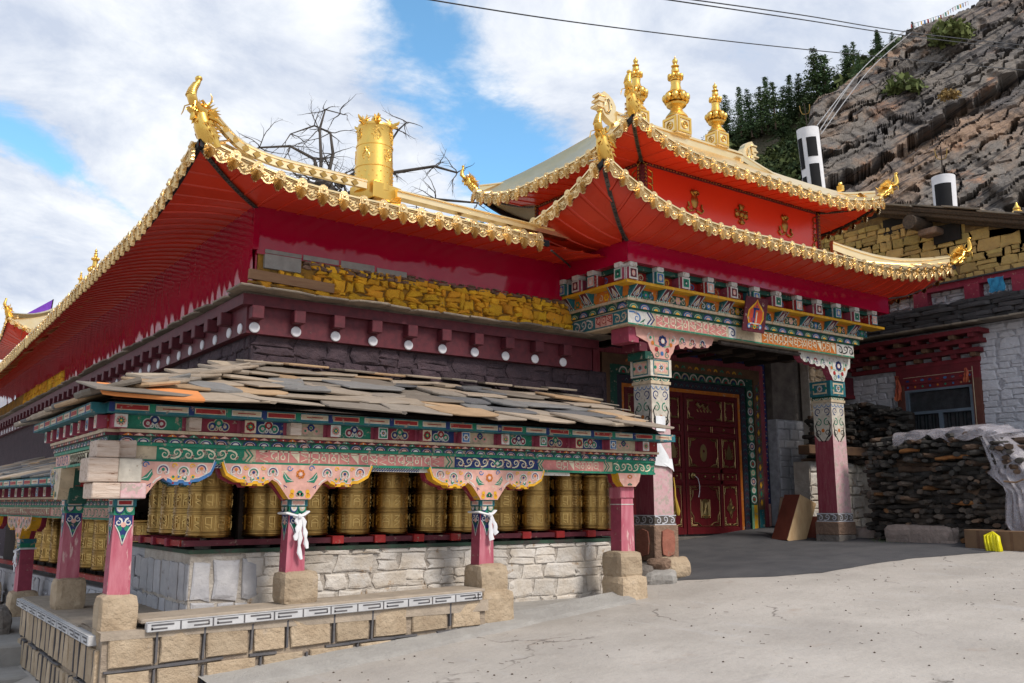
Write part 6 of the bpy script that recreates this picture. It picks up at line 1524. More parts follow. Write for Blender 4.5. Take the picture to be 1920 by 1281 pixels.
stone_wall(lw,T2@frame((.35,8.3,.0),(0,-1,0),(0,0,1),(-1,0,0)),8.1,.60,'grey_render',(.24,.34),(.16,.3),relief=.03,seed=63,gap=.93,jit=.12,rot=.03,split=.2)
for k in range(15):
    p=T2@Vector((.62,.6+.46*k,.785)); wheel(p.x,p.y,p.z,random.random()*6,'brass prayer wheel of the lower shelter, %s'%(['nearest one, left of the corner post','second nearest one','third nearest one'][k] if k<3 else 'in the long row towards the left edge'),'brass prayer wheels of the lower shelter') if k<12 else None
mb=MB(T2); mb.add([(-.38,-.1,1.86),(-.38,8.6,1.86),(1.3,8.6,2.35),(1.3,-.1,2.35)],[(0,1,2,3)],'dark_wood'); mb.add([(-.38,-.1,1.84),(-.38,8.6,1.84),(1.3,8.6,2.33),(1.3,-.1,2.33)],[(3,2,1,0)],'dark_wood'); r2=mb.build('slate_roof',s2)
for r in range(6):
    t=(r+.5)/6; d=-.15
    while d<8.5:
        w=R.uniform(.3,.65); M=T2@Matrix.Translation((-.42+1.7*t,d+w/2,1.885+.49*t+R.uniform(0,.03)))@Matrix.Rotation(-math.pi/2,4,'Z')@Matrix.Rotation(.24+R.uniform(-.03,.03),4,'X')@Matrix.Rotation(R.uniform(-.15,.15),4,'Z')@Matrix.Diagonal((w*1.12,.45,R.uniform(.02,.034),1))
        inst(R.choice(SL),'slate',M,r2); d+=w*.92
# steps at the far left
for i,(a,b,c,d_,z) in enumerate(((1.2,10.9,2.3,13.6,.18),(.9,10.2,1.65,12.4,-.02),(.4,9.6,1.64,11.6,-.16))):
    mb=MB(); mb.box((a,b,z-.5),(c,d_,z),'cement',bev=.02); tag(mb.build('step'),['top concrete step beside the left end of the plinth','middle concrete step beside the left end of the plinth','lowest concrete step at the bottom left'][i],'step','concrete steps at the left')
tag(rock('boulder',(1.45,12.2,.28),(.5,.7,.35),'grey_stone',None,81,.1,power=6),'squared grey stone under the first post of the lower shelter','stone block')
# ======================= BUILDING ON THE RIGHT =======================
rb=thing('stone_house','white and yellow stone house with a red corbelled window on the right','building',(15.4,8,1))
mb=MB(); mb.box((15.42,1.0,-.5),(19.5,12.5,4.6),'whitewash_mortar'); mb.box((15.45,1.0,4.6),(19.5,12.5,5.36),'whitewash_mortar'); rw=mb.build('wall',rb)
stone_wall(rw,LEFT(15.42,7.92,1.0),1.9,3.56,'whitewash_stone',(.085,.2),(.16,.45),relief=.018,seed=71,gap=.97,jit=.22,rot=.03,split=.3)
stone_wall(rw,LEFT(15.45,10.2,5.0),4.3,.29,'whitewash_stone',(.08,.14),(.14,.36),relief=.03,seed=72,gap=.93,jit=.25,rot=.05,split=.3)
stone_wall(rw,LEFT(15.42,10.9,2.9),1.5,1.0,'whitewash_stone',(.09,.2),(.14,.4),relief=.02,seed=73,gap=.97,jit=.22,rot=.04,split=.3)
# dark slate ledge
mb=MB(); mb.box((15.16,1.0,4.60),(15.5,10.9,4.98),'dark_slate_wall'); lg=mb.build('ledge',rb)
DS=[slab_mesh(90+i,'dark_slate_wall') for i in range(6)]
R=random.Random(17)
for r in range(5):
    y=5.2
    while y<10.6:
        w=R.uniform(.3,.7); inst(R.choice(DS),'slate',Matrix.Translation((15.22+R.uniform(-.05,.02)-.02*(r%2),y+w/2,4.61+r*.078))@Matrix.Rotation(-math.pi/2,4,'Z')@Matrix.Rotation(R.uniform(-.03,.03),4,'Y')@Matrix.Diagonal((w*1.03,.3,.07,1)),lg); y+=w
for y in [5.4+.5*k for k in range(11)]:
    inst(R.choice(LED),'slate',Matrix.Translation((15.12,y,4.585))@Matrix.Rotation(-math.pi/2,4,'Z')@Matrix.Diagonal((.54,.3,.03,1)),lg)
mb=MB(); mb.box((15.28,1,5.28),(15.5,10.8,5.39),'crimson_paint'); mb.box((15.24,1,5.385),(15.5,10.8,5.41),'dark_slate_wall'); mb.build('red_beam',rb)
for y in (9.6,8.78,7.85,7.05,6.3): mb=MB(); mb.box((15.26,y-.13,4.99),(15.5,y+.13,5.30),'crimson_paint',bev=.01); mb.build('red_beam_end',rb)
# yellow gable wall
def topz(y): return 7.02-.345*(9.7-y) if y<9.7 else 7.02-.05*(y-9.7)
mb=MB(); vs=[];ys=[1+.5*k for k in range(24)]
pts=[(-y,5.40) for y in (12.5,1.0)]+[(-y,topz(y)) for y in (1.0,9.7,12.5)]
mb.prism(pts,-.3,0,'ochre_mortar',T=LEFT(15.62,0,0)); gw=mb.build('gable_wall',rb)
stone_wall(gw,LEFT(15.62,11.6,5.42),5.0,1.62,'ochre_stone',(.10,.23),(.12,.42),relief=.03,seed=75,gap=.975,jit=.2,rot=.04,split=.35,keep=lambda cx,cy,w,h: 5.42+cy+h*.3<topz(11.6-cx)-.04)
mb=MB(); mb.box((15.3,6.0,6.80),(15.8,12,6.95),'interior_dark',T=Matrix.Identity(4)) if 0 else None
# roof boards, rafters
def sl_box(y0,y1,x0,x1,off,th,m,nm):
    mb=MB(); vs=[]
    for y in (y0,y1):
        z=topz(y)+off
        for x in (x0,x1):
            for q in (0,th): vs.append((x,y,z+q))
    mb.add(vs,[(0,1,3,2),(4,6,7,5),(0,4,5,1),(2,3,7,6),(0,2,6,4),(1,5,7,3)],m); return mb.build(nm,rb)
sl_box(1,9.7,15.18,19.6,.16,.035,'old_wood','roof_board'); sl_box(9.7,12.6,15.18,19.6,.16,.035,'old_wood','roof_board')
R=random.Random(2)
for k in range(9):
    y=5.0+k*.62; sl_box(y,y+R.uniform(.6,.75),15.08+R.uniform(-.05,.05),15.6,.20+R.uniform(-.02,.04),.028,'ledge_slate','roof_slate')
for (x,yy0,yy1,off,r_) in ((15.3,2,9.7,.09,.06),(15.48,2,9.6,.04,.055),(15.22,2,9.7,.14,.04)):
    mb=MB(); mb.tube([(x,yy0,topz(yy0)+off),(x,(yy0+yy1)/2,topz((yy0+yy1)/2)+off+.02),(x,yy1,topz(yy1)+off)],r_,'old_wood',8); mb.build('rafter',rb)
mb=MB(); mb.tube([(15.05,8.75,6.58),(16,8.75,6.62)],.13,'old_wood',12); mb.build('log_end',rb)
mb=MB(); mb.box((15.55,8.1,6.20),(15.70,8.6,6.52),'interior_dark'); mb.box((15.60,8.9,6.62),(15.66,9.6,6.92),'interior_dark'); mb.build('dark_opening',rb)
mb=MB(); mb.box((15.3,8.4,6.35),(15.9,8.75,6.47),'brown_stone',bev=.02); mb.build('corner_timber',rb)
# red corbelled cornice over the window: three tiers
for t in range(4):
    x=15.36-.09*t; z=3.98+.15*t
    mb=MB(); mb.box((x-.03,7.86-.06*t,z),(15.42,10.3,z+.075),'red_old'); mb.build('cornice_board',rb)
    if t<3:
        for k in range(8-0):
            y=7.92-.04*t+k*.34+(.17 if t%2 else 0); m=MB(); m.box((x-.11,y-.05,z+.076),(15.42,y+.05,z+.149),'red_old' if (k+t)%3 else 'brown_wood',bev=.006); m.build('corbel_block',rb)
# window
wn=MB(); wn.box((15.34,7.88,3.70),(15.43,9.40,3.98),'red_old'); wn.box((15.34,7.88,2.3),(15.43,8.02,3.70),'brown_red'); wn.box((15.34,9.26,2.3),(15.43,9.40,3.70),'brown_red'); wn.box((15.36,8.02,3.60),(15.43,9.26,3.70),'red_old'); wn=wn.build('window',rb)
mb=MB(LEFT(15.338,9.26,3.60)); 
for k in range(9): mb.disc(.08+k*.14,.05,.02,('blue_paint','orange_paint','green_paint')[k%3],0,8); mb.disc(.08+k*.14,.16,.035,('navy_paint','red_paint','blue_paint')[k%3],0,8,ry=.02)
mb.rect(1.262,-1.3,1.275,.3,'cream_paint',0); mb.rect(0,.22,1.27,.228,'cream_paint',0)
mb.build('painted_lintel',wn)
mb=MB(); 
for a in (((15.36,8.02,3.56),(15.41,9.26,3.60)),((15.36,8.02,2.4),(15.41,8.08,3.56)),((15.36,9.20,2.4),(15.41,9.26,3.56)),((15.36,8.08,3.16),(15.41,9.20,3.21)),((15.36,8.60,2.4),(15.41,8.66,3.16))): mb.box(*a,'window_frame_metal')
mb.build('sash',wn)
mb=MB(); mb.box((15.405,8.05,2.4),(15.415,9.23,3.58),'window_glass'); mb.build('pane',wn)
mb=MB();vs=[]
for i in range(40): vs+= [(15.419-.006*math.sin(i*1.3),8.06+i*.029,2.4),(15.419-.006*math.sin(i*1.3+.4),8.06+i*.029,3.15)]
mb.add(vs,[(2*i,2*i+1,2*i+3,2*i+2) for i in range(39)],'curtain',True); mb.build('curtain',wn)
def cloth_flag(name,label,cat,p0,p1,w,m,seed):
    R=random.Random(seed); mb=MB(); p0=Vector(p0);p1=Vector(p1); vs=[];n=6
    for i in range(n+1):
        t=i/n; p=p0.lerp(p1,t); ww=w*(.5+.5*t if m=='orange_cloth' else 1)
        for j in range(7): q=j/6-.5; vs.append((p.x-.03*math.sin(j*2+i+seed)-.02,p.y-q*ww,p.z+.02*math.sin(j*3+seed)*t))
    mb.add(vs,[(i*7+j,i*7+j+1,i*7+7+j+1,i*7+7+j) for i in range(n) for j in range(6)],m,True); tag(mb.build(name),label,cat)
cloth_flag('blue_cloth','crumpled blue cloth hanging over the red beam of the stone house','cloth',(15.2,7.38,5.30),(15.2,7.38,5.06),.26,'blue_cloth',1)
cloth_flag('prayer_cloth','faded orange cloth strip hanging at the left of the red window','cloth',(15.2,9.28,3.86),(15.2,9.28,3.42),.14,'orange_cloth',2)
cloth_flag('prayer_cloth','small orange cloth hanging at the right top corner of the red window','cloth',(15.2,8.02,3.86),(15.2,8.02,3.62),.1,'orange_cloth',3)
# ---- black and white roof banners ----
def banner(loc,H,r,tilt,label,bands):
    t=thing('roof_banner',label,'banner',loc,'black and white banner cylinders on the roofs')
    T=Matrix.Translation(loc)@Matrix.Rotation(tilt,4,'Y')@Matrix.Rotation(rad(-50),4,'Z')
    mb=MB(T); n=24
    prof=[(r*(.97+.05*i/7),H*i/7) for i in range(8)]
    mb.lathe(prof+[(r*.6,H+.03)],'cloth_white',n); o=mb.build('cloth_drum',t)
    for nm,(a0,a1,z0,z1) in bands:
        mb=MB(T);vs=[];K=8
        for i in range(K+1):
            a=a0+(a1-a0)*i/K
            for j in range(4): z=z0+(z1-z0)*j/3; rr=r*(.97+.05*z/H)+.006; vs.append((rr*math.cos(a),rr*math.sin(a),z))
        mb.add(vs,[(i*4+j,(i+1)*4+j,(i+1)*4+j+1,i*4+j+1) for i in range(K) for j in range(3)],nm,True); mb.build('black_panel' if nm=='cloth_black' else 'white_panel',t)
    mb=MB(T); mb.tube([(0,0,H),(0,0,H+.62)],.012,'dark_wood',6)
    for sg in (-1,0,1): mb.tube([(0,0,H+.36),(sg*.07,0,H+.38),(sg*.10,0,H+.46),(sg*.11,0,H+.58)],.010,'dark_brass',5)
    mb.build('trident',t)
f_=math.pi
banner((17.30,12.23,8.2),1.85,.24,-.10,'taller leaning black and white banner cylinder with trident beside the gate roof',[('cloth_black',(f_+.2,f_+.85,.9,1.62)),('cloth_black',(f_+.2,f_+.85,.2,.72)),('cloth_black',(f_+1.25,f_+2.2,1.15,1.6)),('cloth_black',(f_+1.25,f_+2.2,.1,.98))])
banner((16.68,8.93,6.98),.84,.21,0,'short black and white banner cylinder standing on the wooden roof of the house',[('cloth_black',(f_+.5,f_+2.0,.14,.66))])
# small gilded finial on a farther roof
t=thing('gilded_finial','small gilded finial tip at the right edge above the wooden roof','finial',(19.9,9.1,7.6)); mb=MB(Matrix.Translation((19.9,9.1,7.55))); mb.lathe([(.03,-1),(.03,.0),(.16,.05),(.17,.1),(.12,.16),(.13,.2),(.07,.27),(.08,.3),(.03,.38),(.01,.44)],'gold_metal',14); mb.build('bell',t)
t=thing('roof_dragon','distant gilded dragon tip cut by the right edge of the picture','roof ornament',(20.2,8.95,8.3)); dragon(t,(20.35,8.85,8.25),rad(-160),.9,0)
mb=MB(); mb.box((19.3,7.6,-.3),(21.5,9.6,7.56),'ochre_mortar',bev=.05); tag(mb.build('distant_house'),'plain block of a farther house behind the wooden roof at the right edge','building')
# ---- masonry right of the gate ----
lwl=thing('low_stone_wall','low whitewashed stone wall under the timber beam beside the gate column','wall',(13.6,9.95,1))
mb=MB(); mb.box((13.45,9.98,.5),(15.3,10.3,2.32),'white_mortar'); mb.box((14.95,9.05,.5),(15.4,9.97,2.32),'white_mortar'); q=mb.build('core',lwl); stone_wall(q,FRONT(13.45,9.98,1.0),1.85,1.30,'white_stone',(.13,.24),(.2,.42),relief=.035,seed=81,gap=.96,jit=.15,rot=.03,split=.2)
mb=MB(); mb.box((13.15,9.72,2.43),(15.25,9.96,2.585),'brown_wood',bev=.012); tag(mb.build('timber_beam'),'squared brown timber beam lying on the low wall behind the gate column','timber')
sw=thing('side_wall','grey and white masonry at the right of the red door','wall',(13.6,10.9,1)); mb=MB(); mb.box((13.68,10.80,.8),(14.7,11.0,3.12),'whitewash_mortar'); q=mb.build('core',sw); stone_wall(q,FRONT(13.70,10.80,1.0),.98,2.1,'whitewash_stone',(.13,.22),(.2,.4),relief=.02,seed=83,gap=.96,jit=.12,rot=.02,split=.2)
mb=MB(); mb.box((13.68,10.86,3.12),(14.9,11.0,4.9),'grey_stone'); mb.build('render',sw)
mb=MB(); mb.box((14.45,10.62,2.2),(14.95,10.8,4.6),'white_mortar'); q=mb.build('pillar_core',sw); stone_wall(q,FRONT(14.45,10.62,2.3),.5,2.2,'tan_stone',(.08,.16),(.12,.28),relief=.04,seed=84,gap=.93,jit=.25,rot=.06,split=.3)
mb=MB(); mb.box((14.9,10.3,3.55),(15.4,10.6,3.62),'red_old'); mb.box((14.95,10.32,3.62),(15.4,10.6,3.95),'maroon_paint'); tag(mb.build('red_window_head'),'small dark red timber window head above the far woodpile','window')
# ---- firewood ----
LG=[]
for s in range(12):
    R=random.Random(100+s); mb=MB(); n=7; path=[];rr=[]
    b1,b2=R.uniform(-.06,.06),R.uniform(-.06,.06)
    for i in range(6): t=i/5; path.append((t-.5,b1*math.sin(math.pi*t)+R.uniform(-.012,.012),b2*math.sin(math.pi*t*1.3))); a=.5*R.uniform(.85,1.1)*(.8 if i in (0,5) else 1); rr.append((a,a*R.uniform(.85,1.15)))
    # unit: length 1 along x, thickness given by scale
    vs=[];fs=[]
    for i,(p,r_) in enumerate(zip(path,rr)):
        for k in range(n): q=2*math.pi*k/n+.2*s; w=R.uniform(.82,1.12); vs.append((p[0],p[1]*3+r_[0]*math.cos(q)*w,p[2]*3+r_[1]*math.sin(q)*w))
    for i in range(5):
        for k in range(n): k2=(k+1)%n; fs.append((i*n+k,i*n+k2,(i+1)*n+k2,(i+1)*n+k))
    fs+= [tuple(range(n-1,-1,-1)),tuple(5*n+k for k in range(n))]
    mb.add(vs,fs,'log_wood'); LG.append(meshof(mb,'firewood_log'))
def pile(F,W_,Hf,seed,group,lab,limit,dy=.078,joined=None):
    """logs lying in rough courses over the face; F: u along, v up, w out of the face"""
    R=random.Random(seed);y=dy*.4;c=0
    while True:
        x=0;any_=False
        while x<W_:
            L_=R.choice((R.uniform(.07,.11),R.uniform(.07,.12),R.uniform(.08,.13),R.uniform(.12,.22),R.uniform(.2,.36))); h=dy*R.uniform(.8,1.25)
            if y+h*.4<Hf(x+L_/2):
                any_=True
                end=L_<.135
                M=F@Matrix.Translation((x+L_/2,y+R.uniform(-.012,.012),R.uniform(-.05,.05)))@Matrix.Rotation(R.uniform(-.13,.13),4,'Z')
                if end: M=M@Matrix.Rotation(math.pi/2+R.uniform(-.5,.5),4,'Y')@Matrix.Diagonal((.4,h,L_*1.1,1))
                else: M=M@Matrix.Rotation(R.uniform(-.25,.25),4,'Y')@Matrix.Diagonal((L_*1.2,h*1.15,h*R.uniform(1,1.5),1))
                me=R.choice(LG)
                if c<limit:
                    o=bpy.data.objects.new('firewood_log',me); COL.objects.link(o); o.matrix_basis=M; o['label']=lab; o['category']='log'; o['group']=group
                else:
                    joined.add([tuple(M@v.co) for v in me.vertices],[tuple(p.vertices) for p in me.polygons],R.choice(('log_dark','log_dark','log_grey','log_brown')))
                c+=1
            x+=L_*R.uniform(.86,1.0)
        y+=dy*.86
        if not any_ or y>3: break
    return c
J=MB()
def hC(x): 
    return 1.52+.05*math.sin(x*5)-.9*max(0,x-1.9)**2*2-.25*max(0,.35-x)
c=pile(LEFT(12.95,8.48,1.06),2.30,hC,1,'logs of the near woodpile','dark weathered log in the tall woodpile half covered by plastic',240,joined=J)
c2=pile(FRONT(13.6,9.98,2.32),1.6,lambda x:1.0-.5*max(0,.5-x)+.06*math.sin(x*9),2,'logs of the far woodpile','dark weathered log in the far woodpile on the low wall',65,joined=J)
pile(LEFT(14.9,9.96,2.32),1.0,lambda x:1.08-.12*x-3*max(0,x-.85)+.05*math.sin(x*7),3,'','',0,joined=J)
pile(FRONT(12.98,6.27,1.0),2.0,lambda x:1.45+.05*math.sin(x*6),6,'','',0,joined=J)
# logs between the two piles, wood behind the faces
pile(FRONT(12.95,8.49,1.06)@Matrix.Translation((0,0,-.4)),.01,lambda x:0,4,'','',0,joined=J)
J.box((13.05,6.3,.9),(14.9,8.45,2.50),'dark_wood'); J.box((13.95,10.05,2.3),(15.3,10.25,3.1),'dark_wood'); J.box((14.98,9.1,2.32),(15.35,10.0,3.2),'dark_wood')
for k in range(80):
    R=random.Random(500+k); me=R.choice(LG); M=Matrix.Translation((R.uniform(12.95,14.6),R.uniform(6.5,8.4),2.53+R.uniform(-.02,.06)))@Matrix.Rotation(R.uniform(0,3),4,'Z')@Matrix.Diagonal((R.uniform(.2,.4),.08,.08,1))
    J.add([tuple(M@v.co) for v in me.vertices],[tuple(p.vertices) for p in me.polygons],R.choice(('log_dark','log_grey')))
print('logs',c,c2)
o=J.build('firewood_stack'); tag(o,'rest of the stacked dark firewood behind and above the low wall','firewood',None,'stuff')
# split orange log
for (y,z,l) in ((6.95,1.62,.42),(7.75,2.38,.3),(7.1,2.25,.5)):
    M=LEFT(12.86,y,z)@Matrix.Rotation(.03,4,'Z')@Matrix.Diagonal((l,.06,.08,1)); me=LG[int(l*20)%12].copy(); me.materials[0]=MAT['orange_log']; o=bpy.data.objects.new('firewood_log',me); COL.objects.link(o); o.matrix_basis=M; tag(o,{.42:'bright orange split log in the middle of the near woodpile',.3:'orange split log near the top left of the near woodpile',.5:'long reddish log under the plastic at the top of the near woodpile'}[l],'log')
# plastic sheet
def drape(rows,nm,parent=None,seed=0,nu=26,nv=10):
    """rows: list of polylines (same length) lofted, with folds"""
    def lerp_poly(P,t): k=t*(len(P)-1); a=min(int(k),len(P)-2); return Vector(P[a]).lerp(Vector(P[a+1]),k-a)
    vs=[];mb=MB()
    for i in range(nu+1):
        for j in range(nv+1):
            t=j/nv*(len(rows)-1); a=min(int(t),len(rows)-2); p=lerp_poly(rows[a],i/nu).lerp(lerp_poly(rows[a+1],i/nu),t-a)
            f=.035*math.sin(i*1.1+seed+j*.25)+.03*mnoise.noise(Vector((i*.5,j*.35,seed))); p=p+Vector((-abs(f)*1.0,f*.25,f*.7)); vs.append(tuple(p))
    mb.add(vs,[(i*(nv+1)+j,(i+1)*(nv+1)+j,(i+1)*(nv+1)+j+1,i*(nv+1)+j+1) for i in range(nu) for j in range(nv)],'plastic_sheet',True)
    o=mb.build(nm,parent); m=o.modifiers.new('thick','SOLIDIFY'); m.thickness=.004; return o
ps=thing('plastic_sheet','crumpled translucent plastic sheet over the top and right side of the near woodpile','plastic sheet',(12.9,7,2.6))
drape([[(13.4,7.95,2.66),(13.4,7.3,2.70),(13.4,6.6,2.72),(13.4,6.3,2.6)],[(12.86,7.97,2.64),(12.86,7.35,2.66),(12.86,6.7,2.66),(12.84,6.35,2.56)],[(12.80,7.97,2.46),(12.80,7.4,2.57),(12.80,7.05,2.48),(12.78,6.5,2.53)]],'top_sheet',ps,1,30,9)
drape([[(13.5,6.35,2.6),(12.9,6.50,2.58),(12.78,6.62,2.52)],[(13.4,6.0,2.3),(12.82,6.18,2.25),(12.74,6.48,2.10)],[(13.3,5.85,2.0),(12.78,6.0,1.95),(12.72,6.55,2.02)],[(13.2,5.9,1.75),(12.72,6.0,1.7),(12.70,6.28,1.78)],[(13.1,5.8,1.3),(12.6,5.9,1.25),(12.66,6.32,1.3)],[(12.9,5.7,1.0),(12.5,5.8,.98),(12.6,6.1,1.05)]],'side_sheet',ps,5,22,24)
mb=MB(); mb.tube([(12.68,6.05,1.92),(12.66,6.15,1.88),(12.66,6.3,1.9)],.012,'rope_brown',6); mb.build('cord',ps)
# stones, cartons and bag
tag(rock('stone_slab',(12.80,7.62,1.13),(.34,1.05,.34),'slab_rock',None,91,.10,rz=.02,power=7),'long pale pinkish stone slab at the foot of the near woodpile','stone slab')
tag(rock('stone_slab',(13.15,8.55,1.12),(.34,.75,.24),'slab_rock',None,92,.12,rz=.02,power=6),'shorter brown stone slab with grass at its foot beside the gate column','stone slab')
for i,(y0_,y1_,x,z1_) in enumerate(((6.40,6.78,12.42,1.26),(5.96,6.37,12.45,1.25),(5.45,5.9,12.4,1.22))):
    mb=MB(); mb.box((x,y0_,.96),(x+.34,y1_,z1_),'carton',bev=.006); mb.box((x-.003,(y0_+y1_)/2-.02,.97),(x+.0,(y0_+y1_)/2+.02,z1_-.01),'brown_wood'); tag(mb.build('wooden_crate'),['brown crate left of the yellow bag at the foot of the woodpile','brown crate right of the yellow bag at the foot of the woodpile','brown crate cut off by the right edge, under the plastic sheet'][i],'crate')
mb=MB(); 
for k in range(6): y=6.26+.035*k; mb.tube([(12.36,6.36,1.235),(12.33,y+.02,1.18),(12.30,y,1.10),(12.31,y-.01,1.0),(12.33,y,.972)],[(.012,.012),(.03,.018),(.032,.02),(.036,.022),(.03,.01)],'yellow_plastic',7)
tag(mb.build('plastic_bag'),'bright yellow plastic bag hanging on the crates under the woodpile','bag')
# leaning cabinet and board
T=Matrix.Translation((12.20,9.55,1.02))@Matrix.Rotation(rad(-10),4,'Z')@Matrix.Rotation(rad(24),4,'Y')
cab_=thing('wooden_cabinet','brown and pale wooden box leaning against the masonry right of the door','box',(12.1,9.6,1.02)); mb=MB(T); mb.box((0,0,0.02),(.02,.36,.80),'cab_red',bev=.003); mb.box((.02,.002,.02),(.34,.35,.79),'cab_red'); mb.box((.0,-.012,.02),(.36,.0,.80),'plank_pale'); mb.box((.34,.0,.02),(.36,.36,.8),'cab_red'); mb.build('box_body',cab_)
T=Matrix.Translation((12.62,9.66,1.02))@Matrix.Rotation(rad(8),4,'Z')@Matrix.Rotation(rad(20),4,'Y'); mb=MB(T); mb.box((0,0,0),(.05,.42,.74),'old_wood',bev=.004); tag(mb.build('loose_board'),'dark board leaning behind the wooden box by the gate column','board')
T=Matrix.Translation((12.74,9.40,1.02))@Matrix.Rotation(rad(8),4,'Z')@Matrix.Rotation(rad(24),4,'Y'); mb=MB(T); mb.box((0,0,0),(.05,.30,.42),'cab_red',bev=.004); tag(mb.build('loose_board'),'short red board leaning beside the gate column foot','board')
# papers on the gate column
mb=MB(); mb.add([(8.60,8.78,2.20),(8.93,8.78,2.19),(8.94,8.76,2.02),(8.90,8.75,2.05),(8.60,8.77,2.34)],[(0,1,2,3)],'paper'); mb.add([(8.58,8.775,2.42),(8.68,8.77,2.44),(8.86,8.77,2.22),(8.88,8.76,2.08),(8.60,8.765,2.10)],[(0,4,3,2,1)],'paper'); m=mb.build('paper_sheet'); md=m.modifiers.new('t','SOLIDIFY'); md.thickness=.002; tag(m,'curling white paper notice on the left gate column','paper')
mb=MB(); mb.add([(8.65,8.775,2.55),(8.82,8.775,2.55),(8.82,8.77,2.75),(8.65,8.775,2.75)],[(0,1,2,3)],'paper'); m=mb.build('paper_sheet'); md=m.modifiers.new('t','SOLIDIFY'); md.thickness=.002; tag(m,'small white paper above the curling one on the left gate column','paper')
mb=MB(); mb.tube([(9.02,8.85,1.95),(9.03,8.84,1.8),(9.02,8.83,1.7),(9.05,8.82,1.5),(9.06,8.82,1.45)],[.008,.01,.012,.035,.015],'rope_yellow',7); tag(mb.build('tassel'),'yellow tassel hanging at the right side of the left gate column','tassel')
# grass tufts and litter
mb=MB(); R=random.Random(3)
for cx,cy,n in ((12.75,8.25,60),(12.55,8.0,40),(1.5,12.0,40)):
    for k in range(n):
        x=cx+R.gauss(0,.08);y=cy+R.gauss(0,.14);z=zg(x,y)+.0; h=R.uniform(.03,.09); mb.add([(x-.006,y,z),(x+.006,y,z),(x+R.uniform(-.03,.03),y+R.uniform(-.03,.03),z+h)],[(0,1,2)],'grass')
tag(mb.build('grass_tuft'),'small green weeds at the foot of the stones','grass','','stuff'); 
mb=MB()
for k in range(420):
    x=R.uniform(2.5,11);y=R.uniform(1.5,7.2); z=zg(x,y)+.004
    if R.random()<.55: s=R.uniform(.004,.012); mb.ball((x,y,z),s,'litter',5,sc=(1,1,.6))
    else:
        a=R.uniform(0,3.14);l=R.uniform(.015,.05); mb.tube([(x,y,z),(x+l*math.cos(a),y+l*math.sin(a),z+.003)],.0015,'litter',4)
tag(mb.build('litter'),'scattered twigs, crumbs and grit on the concrete','litter','','stuff')

# ======================= FAR GATE ROOF AT THE LEFT =======================
fg=thing('distant_gate','distant gilded gate roof beyond the far end of the long hall','building',(5,34,0))
mb=MB(); mb.box((4.9,35.0,0),(10,39,7.3),'crimson_sheet'); mb.build('wall',fg); mb=MB(); mb.box((5,35,7.3),(9.5,38,7.4),'pale_gold'); fr2=mb.build('roof',fg)
do_side(fr2,(3.9,34.2),(10,34.2),7.05,.6,0,(4.9,35.0),(10,35.0),6.9,(0,-1),LA=2.4,top=((6,36),(10,36),8.6)); do_side(fr2,(3.9,34.2),(3.9,39),7.05,.6,0,(4.9,35.0),(4.9,39),6.9,(-1,0),LA=2.4,top=((6,36),(6,39),8.6),flip=True)
dragon(fr2,(3.9,34.2,7.8),rad(222),1.0,.1); path_beam(fr2,hipcurve((4.0,34.3,7.75),(6,36,8.7),sag=.2),.14,.16,'pale_gold')
mb=MB(FRONT(4.9,34.98,4.5)); mb.rect(0,0,5,.5,'teal_paint',0); mb.rect(0,.6,5,.9,'yellow_paint',0); mb.rect(0,1.0,5,1.4,'navy_paint',0); mb.build('painted_frieze',fg)
for (x,y,z,s,l) in ((7.37,39.04,10.1,1.35,'distant gilded finial, tallest of the three above the left eave'),(6.95,39.4,9.65,.95,'distant gilded finial, left and lowest of the three above the left eave'),(7.75,38.7,10.4,.9,'distant gilded finial, right of the three above the left eave')): finial('gilded_finial',l,(x,y,z),s)
mb=MB(); mb.box((6.6,38.2,6),(8.4,40,9.15),'crimson_sheet'); mb.box((6.2,38.0,9.15),(8.6,40.2,9.2),'pale_gold'); mb.box((7.2,38.85,9.2),(7.55,39.2,9.6),'pale_gold'); mb.box((7.6,38.55,9.2),(7.9,38.85,10.0),'pale_gold'); mb.build('upper_storey',fg)
mb=MB(); mb.tube([(5.53,36.7,8.1),(5.6,36.66,9.0)],.02,'dark_wood',6); mb.add([(5.6,36.66,9.0),(4.7,37.2,8.35),(5.56,36.68,8.3)],[(0,1,2)],'purple_cloth'); tag(mb.build('purple_flag'),'small purple pennant above the distant gilded roof','flag')

# ======================= CLIFF AND HILL =======================
def loft(top,base,nu,nv,disp,m,name,skirt=None):
    def at(P,t): k=t*(len(P)-1); a=min(int(k),len(P)-2); return Vector(P[a]).lerp(Vector(P[a+1]),k-a)
    vs=[]
    for i in range(nu+1):
        u=i/nu; a=at(top,u);b=at(base,u); hd=Vector((a.x-b.x,a.y-b.y,0)).normalized()
        for j in range(nv+1):
            t=j/nv; p=b.lerp(a,t); p.z=b.z+(a.z-b.z)*(t**.9); 
            d=disp(p,u,t); p=p-hd*d[0]+Vector((0,0,d[1])); vs.append(tuple(p))
    mb=MB(); mb.add(vs,[(i*(nv+1)+j,(i+1)*(nv+1)+j,(i+1)*(nv+1)+j+1,i*(nv+1)+j+1) for i in range(nu) for j in range(nv)],m,False)
    return mb.build(name,kind='structure'),vs
ctop=[(50.84,37.35,16.26),(52.82,38.39,24.01),(55.45,38.96,29.05),(58.67,39.11,32.06),(62.26,39.0,34.91),(65.59,39.07,37.48),(69.01,39.07,40.09),(71.28,37.44,41.21),(73.29,34.77,42.3),(75.24,32.14,43.3),(78.94,28.24,44.85),(84.45,20.59,47.12)]
cbase=[(34.82,26.7,0),(35.43,26.26,0),(37.1,26.29,0),(38.33,25.41,0),(39.57,24.52,0),(40.4,23.92,0),(41.43,23.18,0),(42.67,22.29,0),(43.91,21.4,0),(45.36,20.36,0),(46.73,18.14,0),(49.12,13.96,0)]
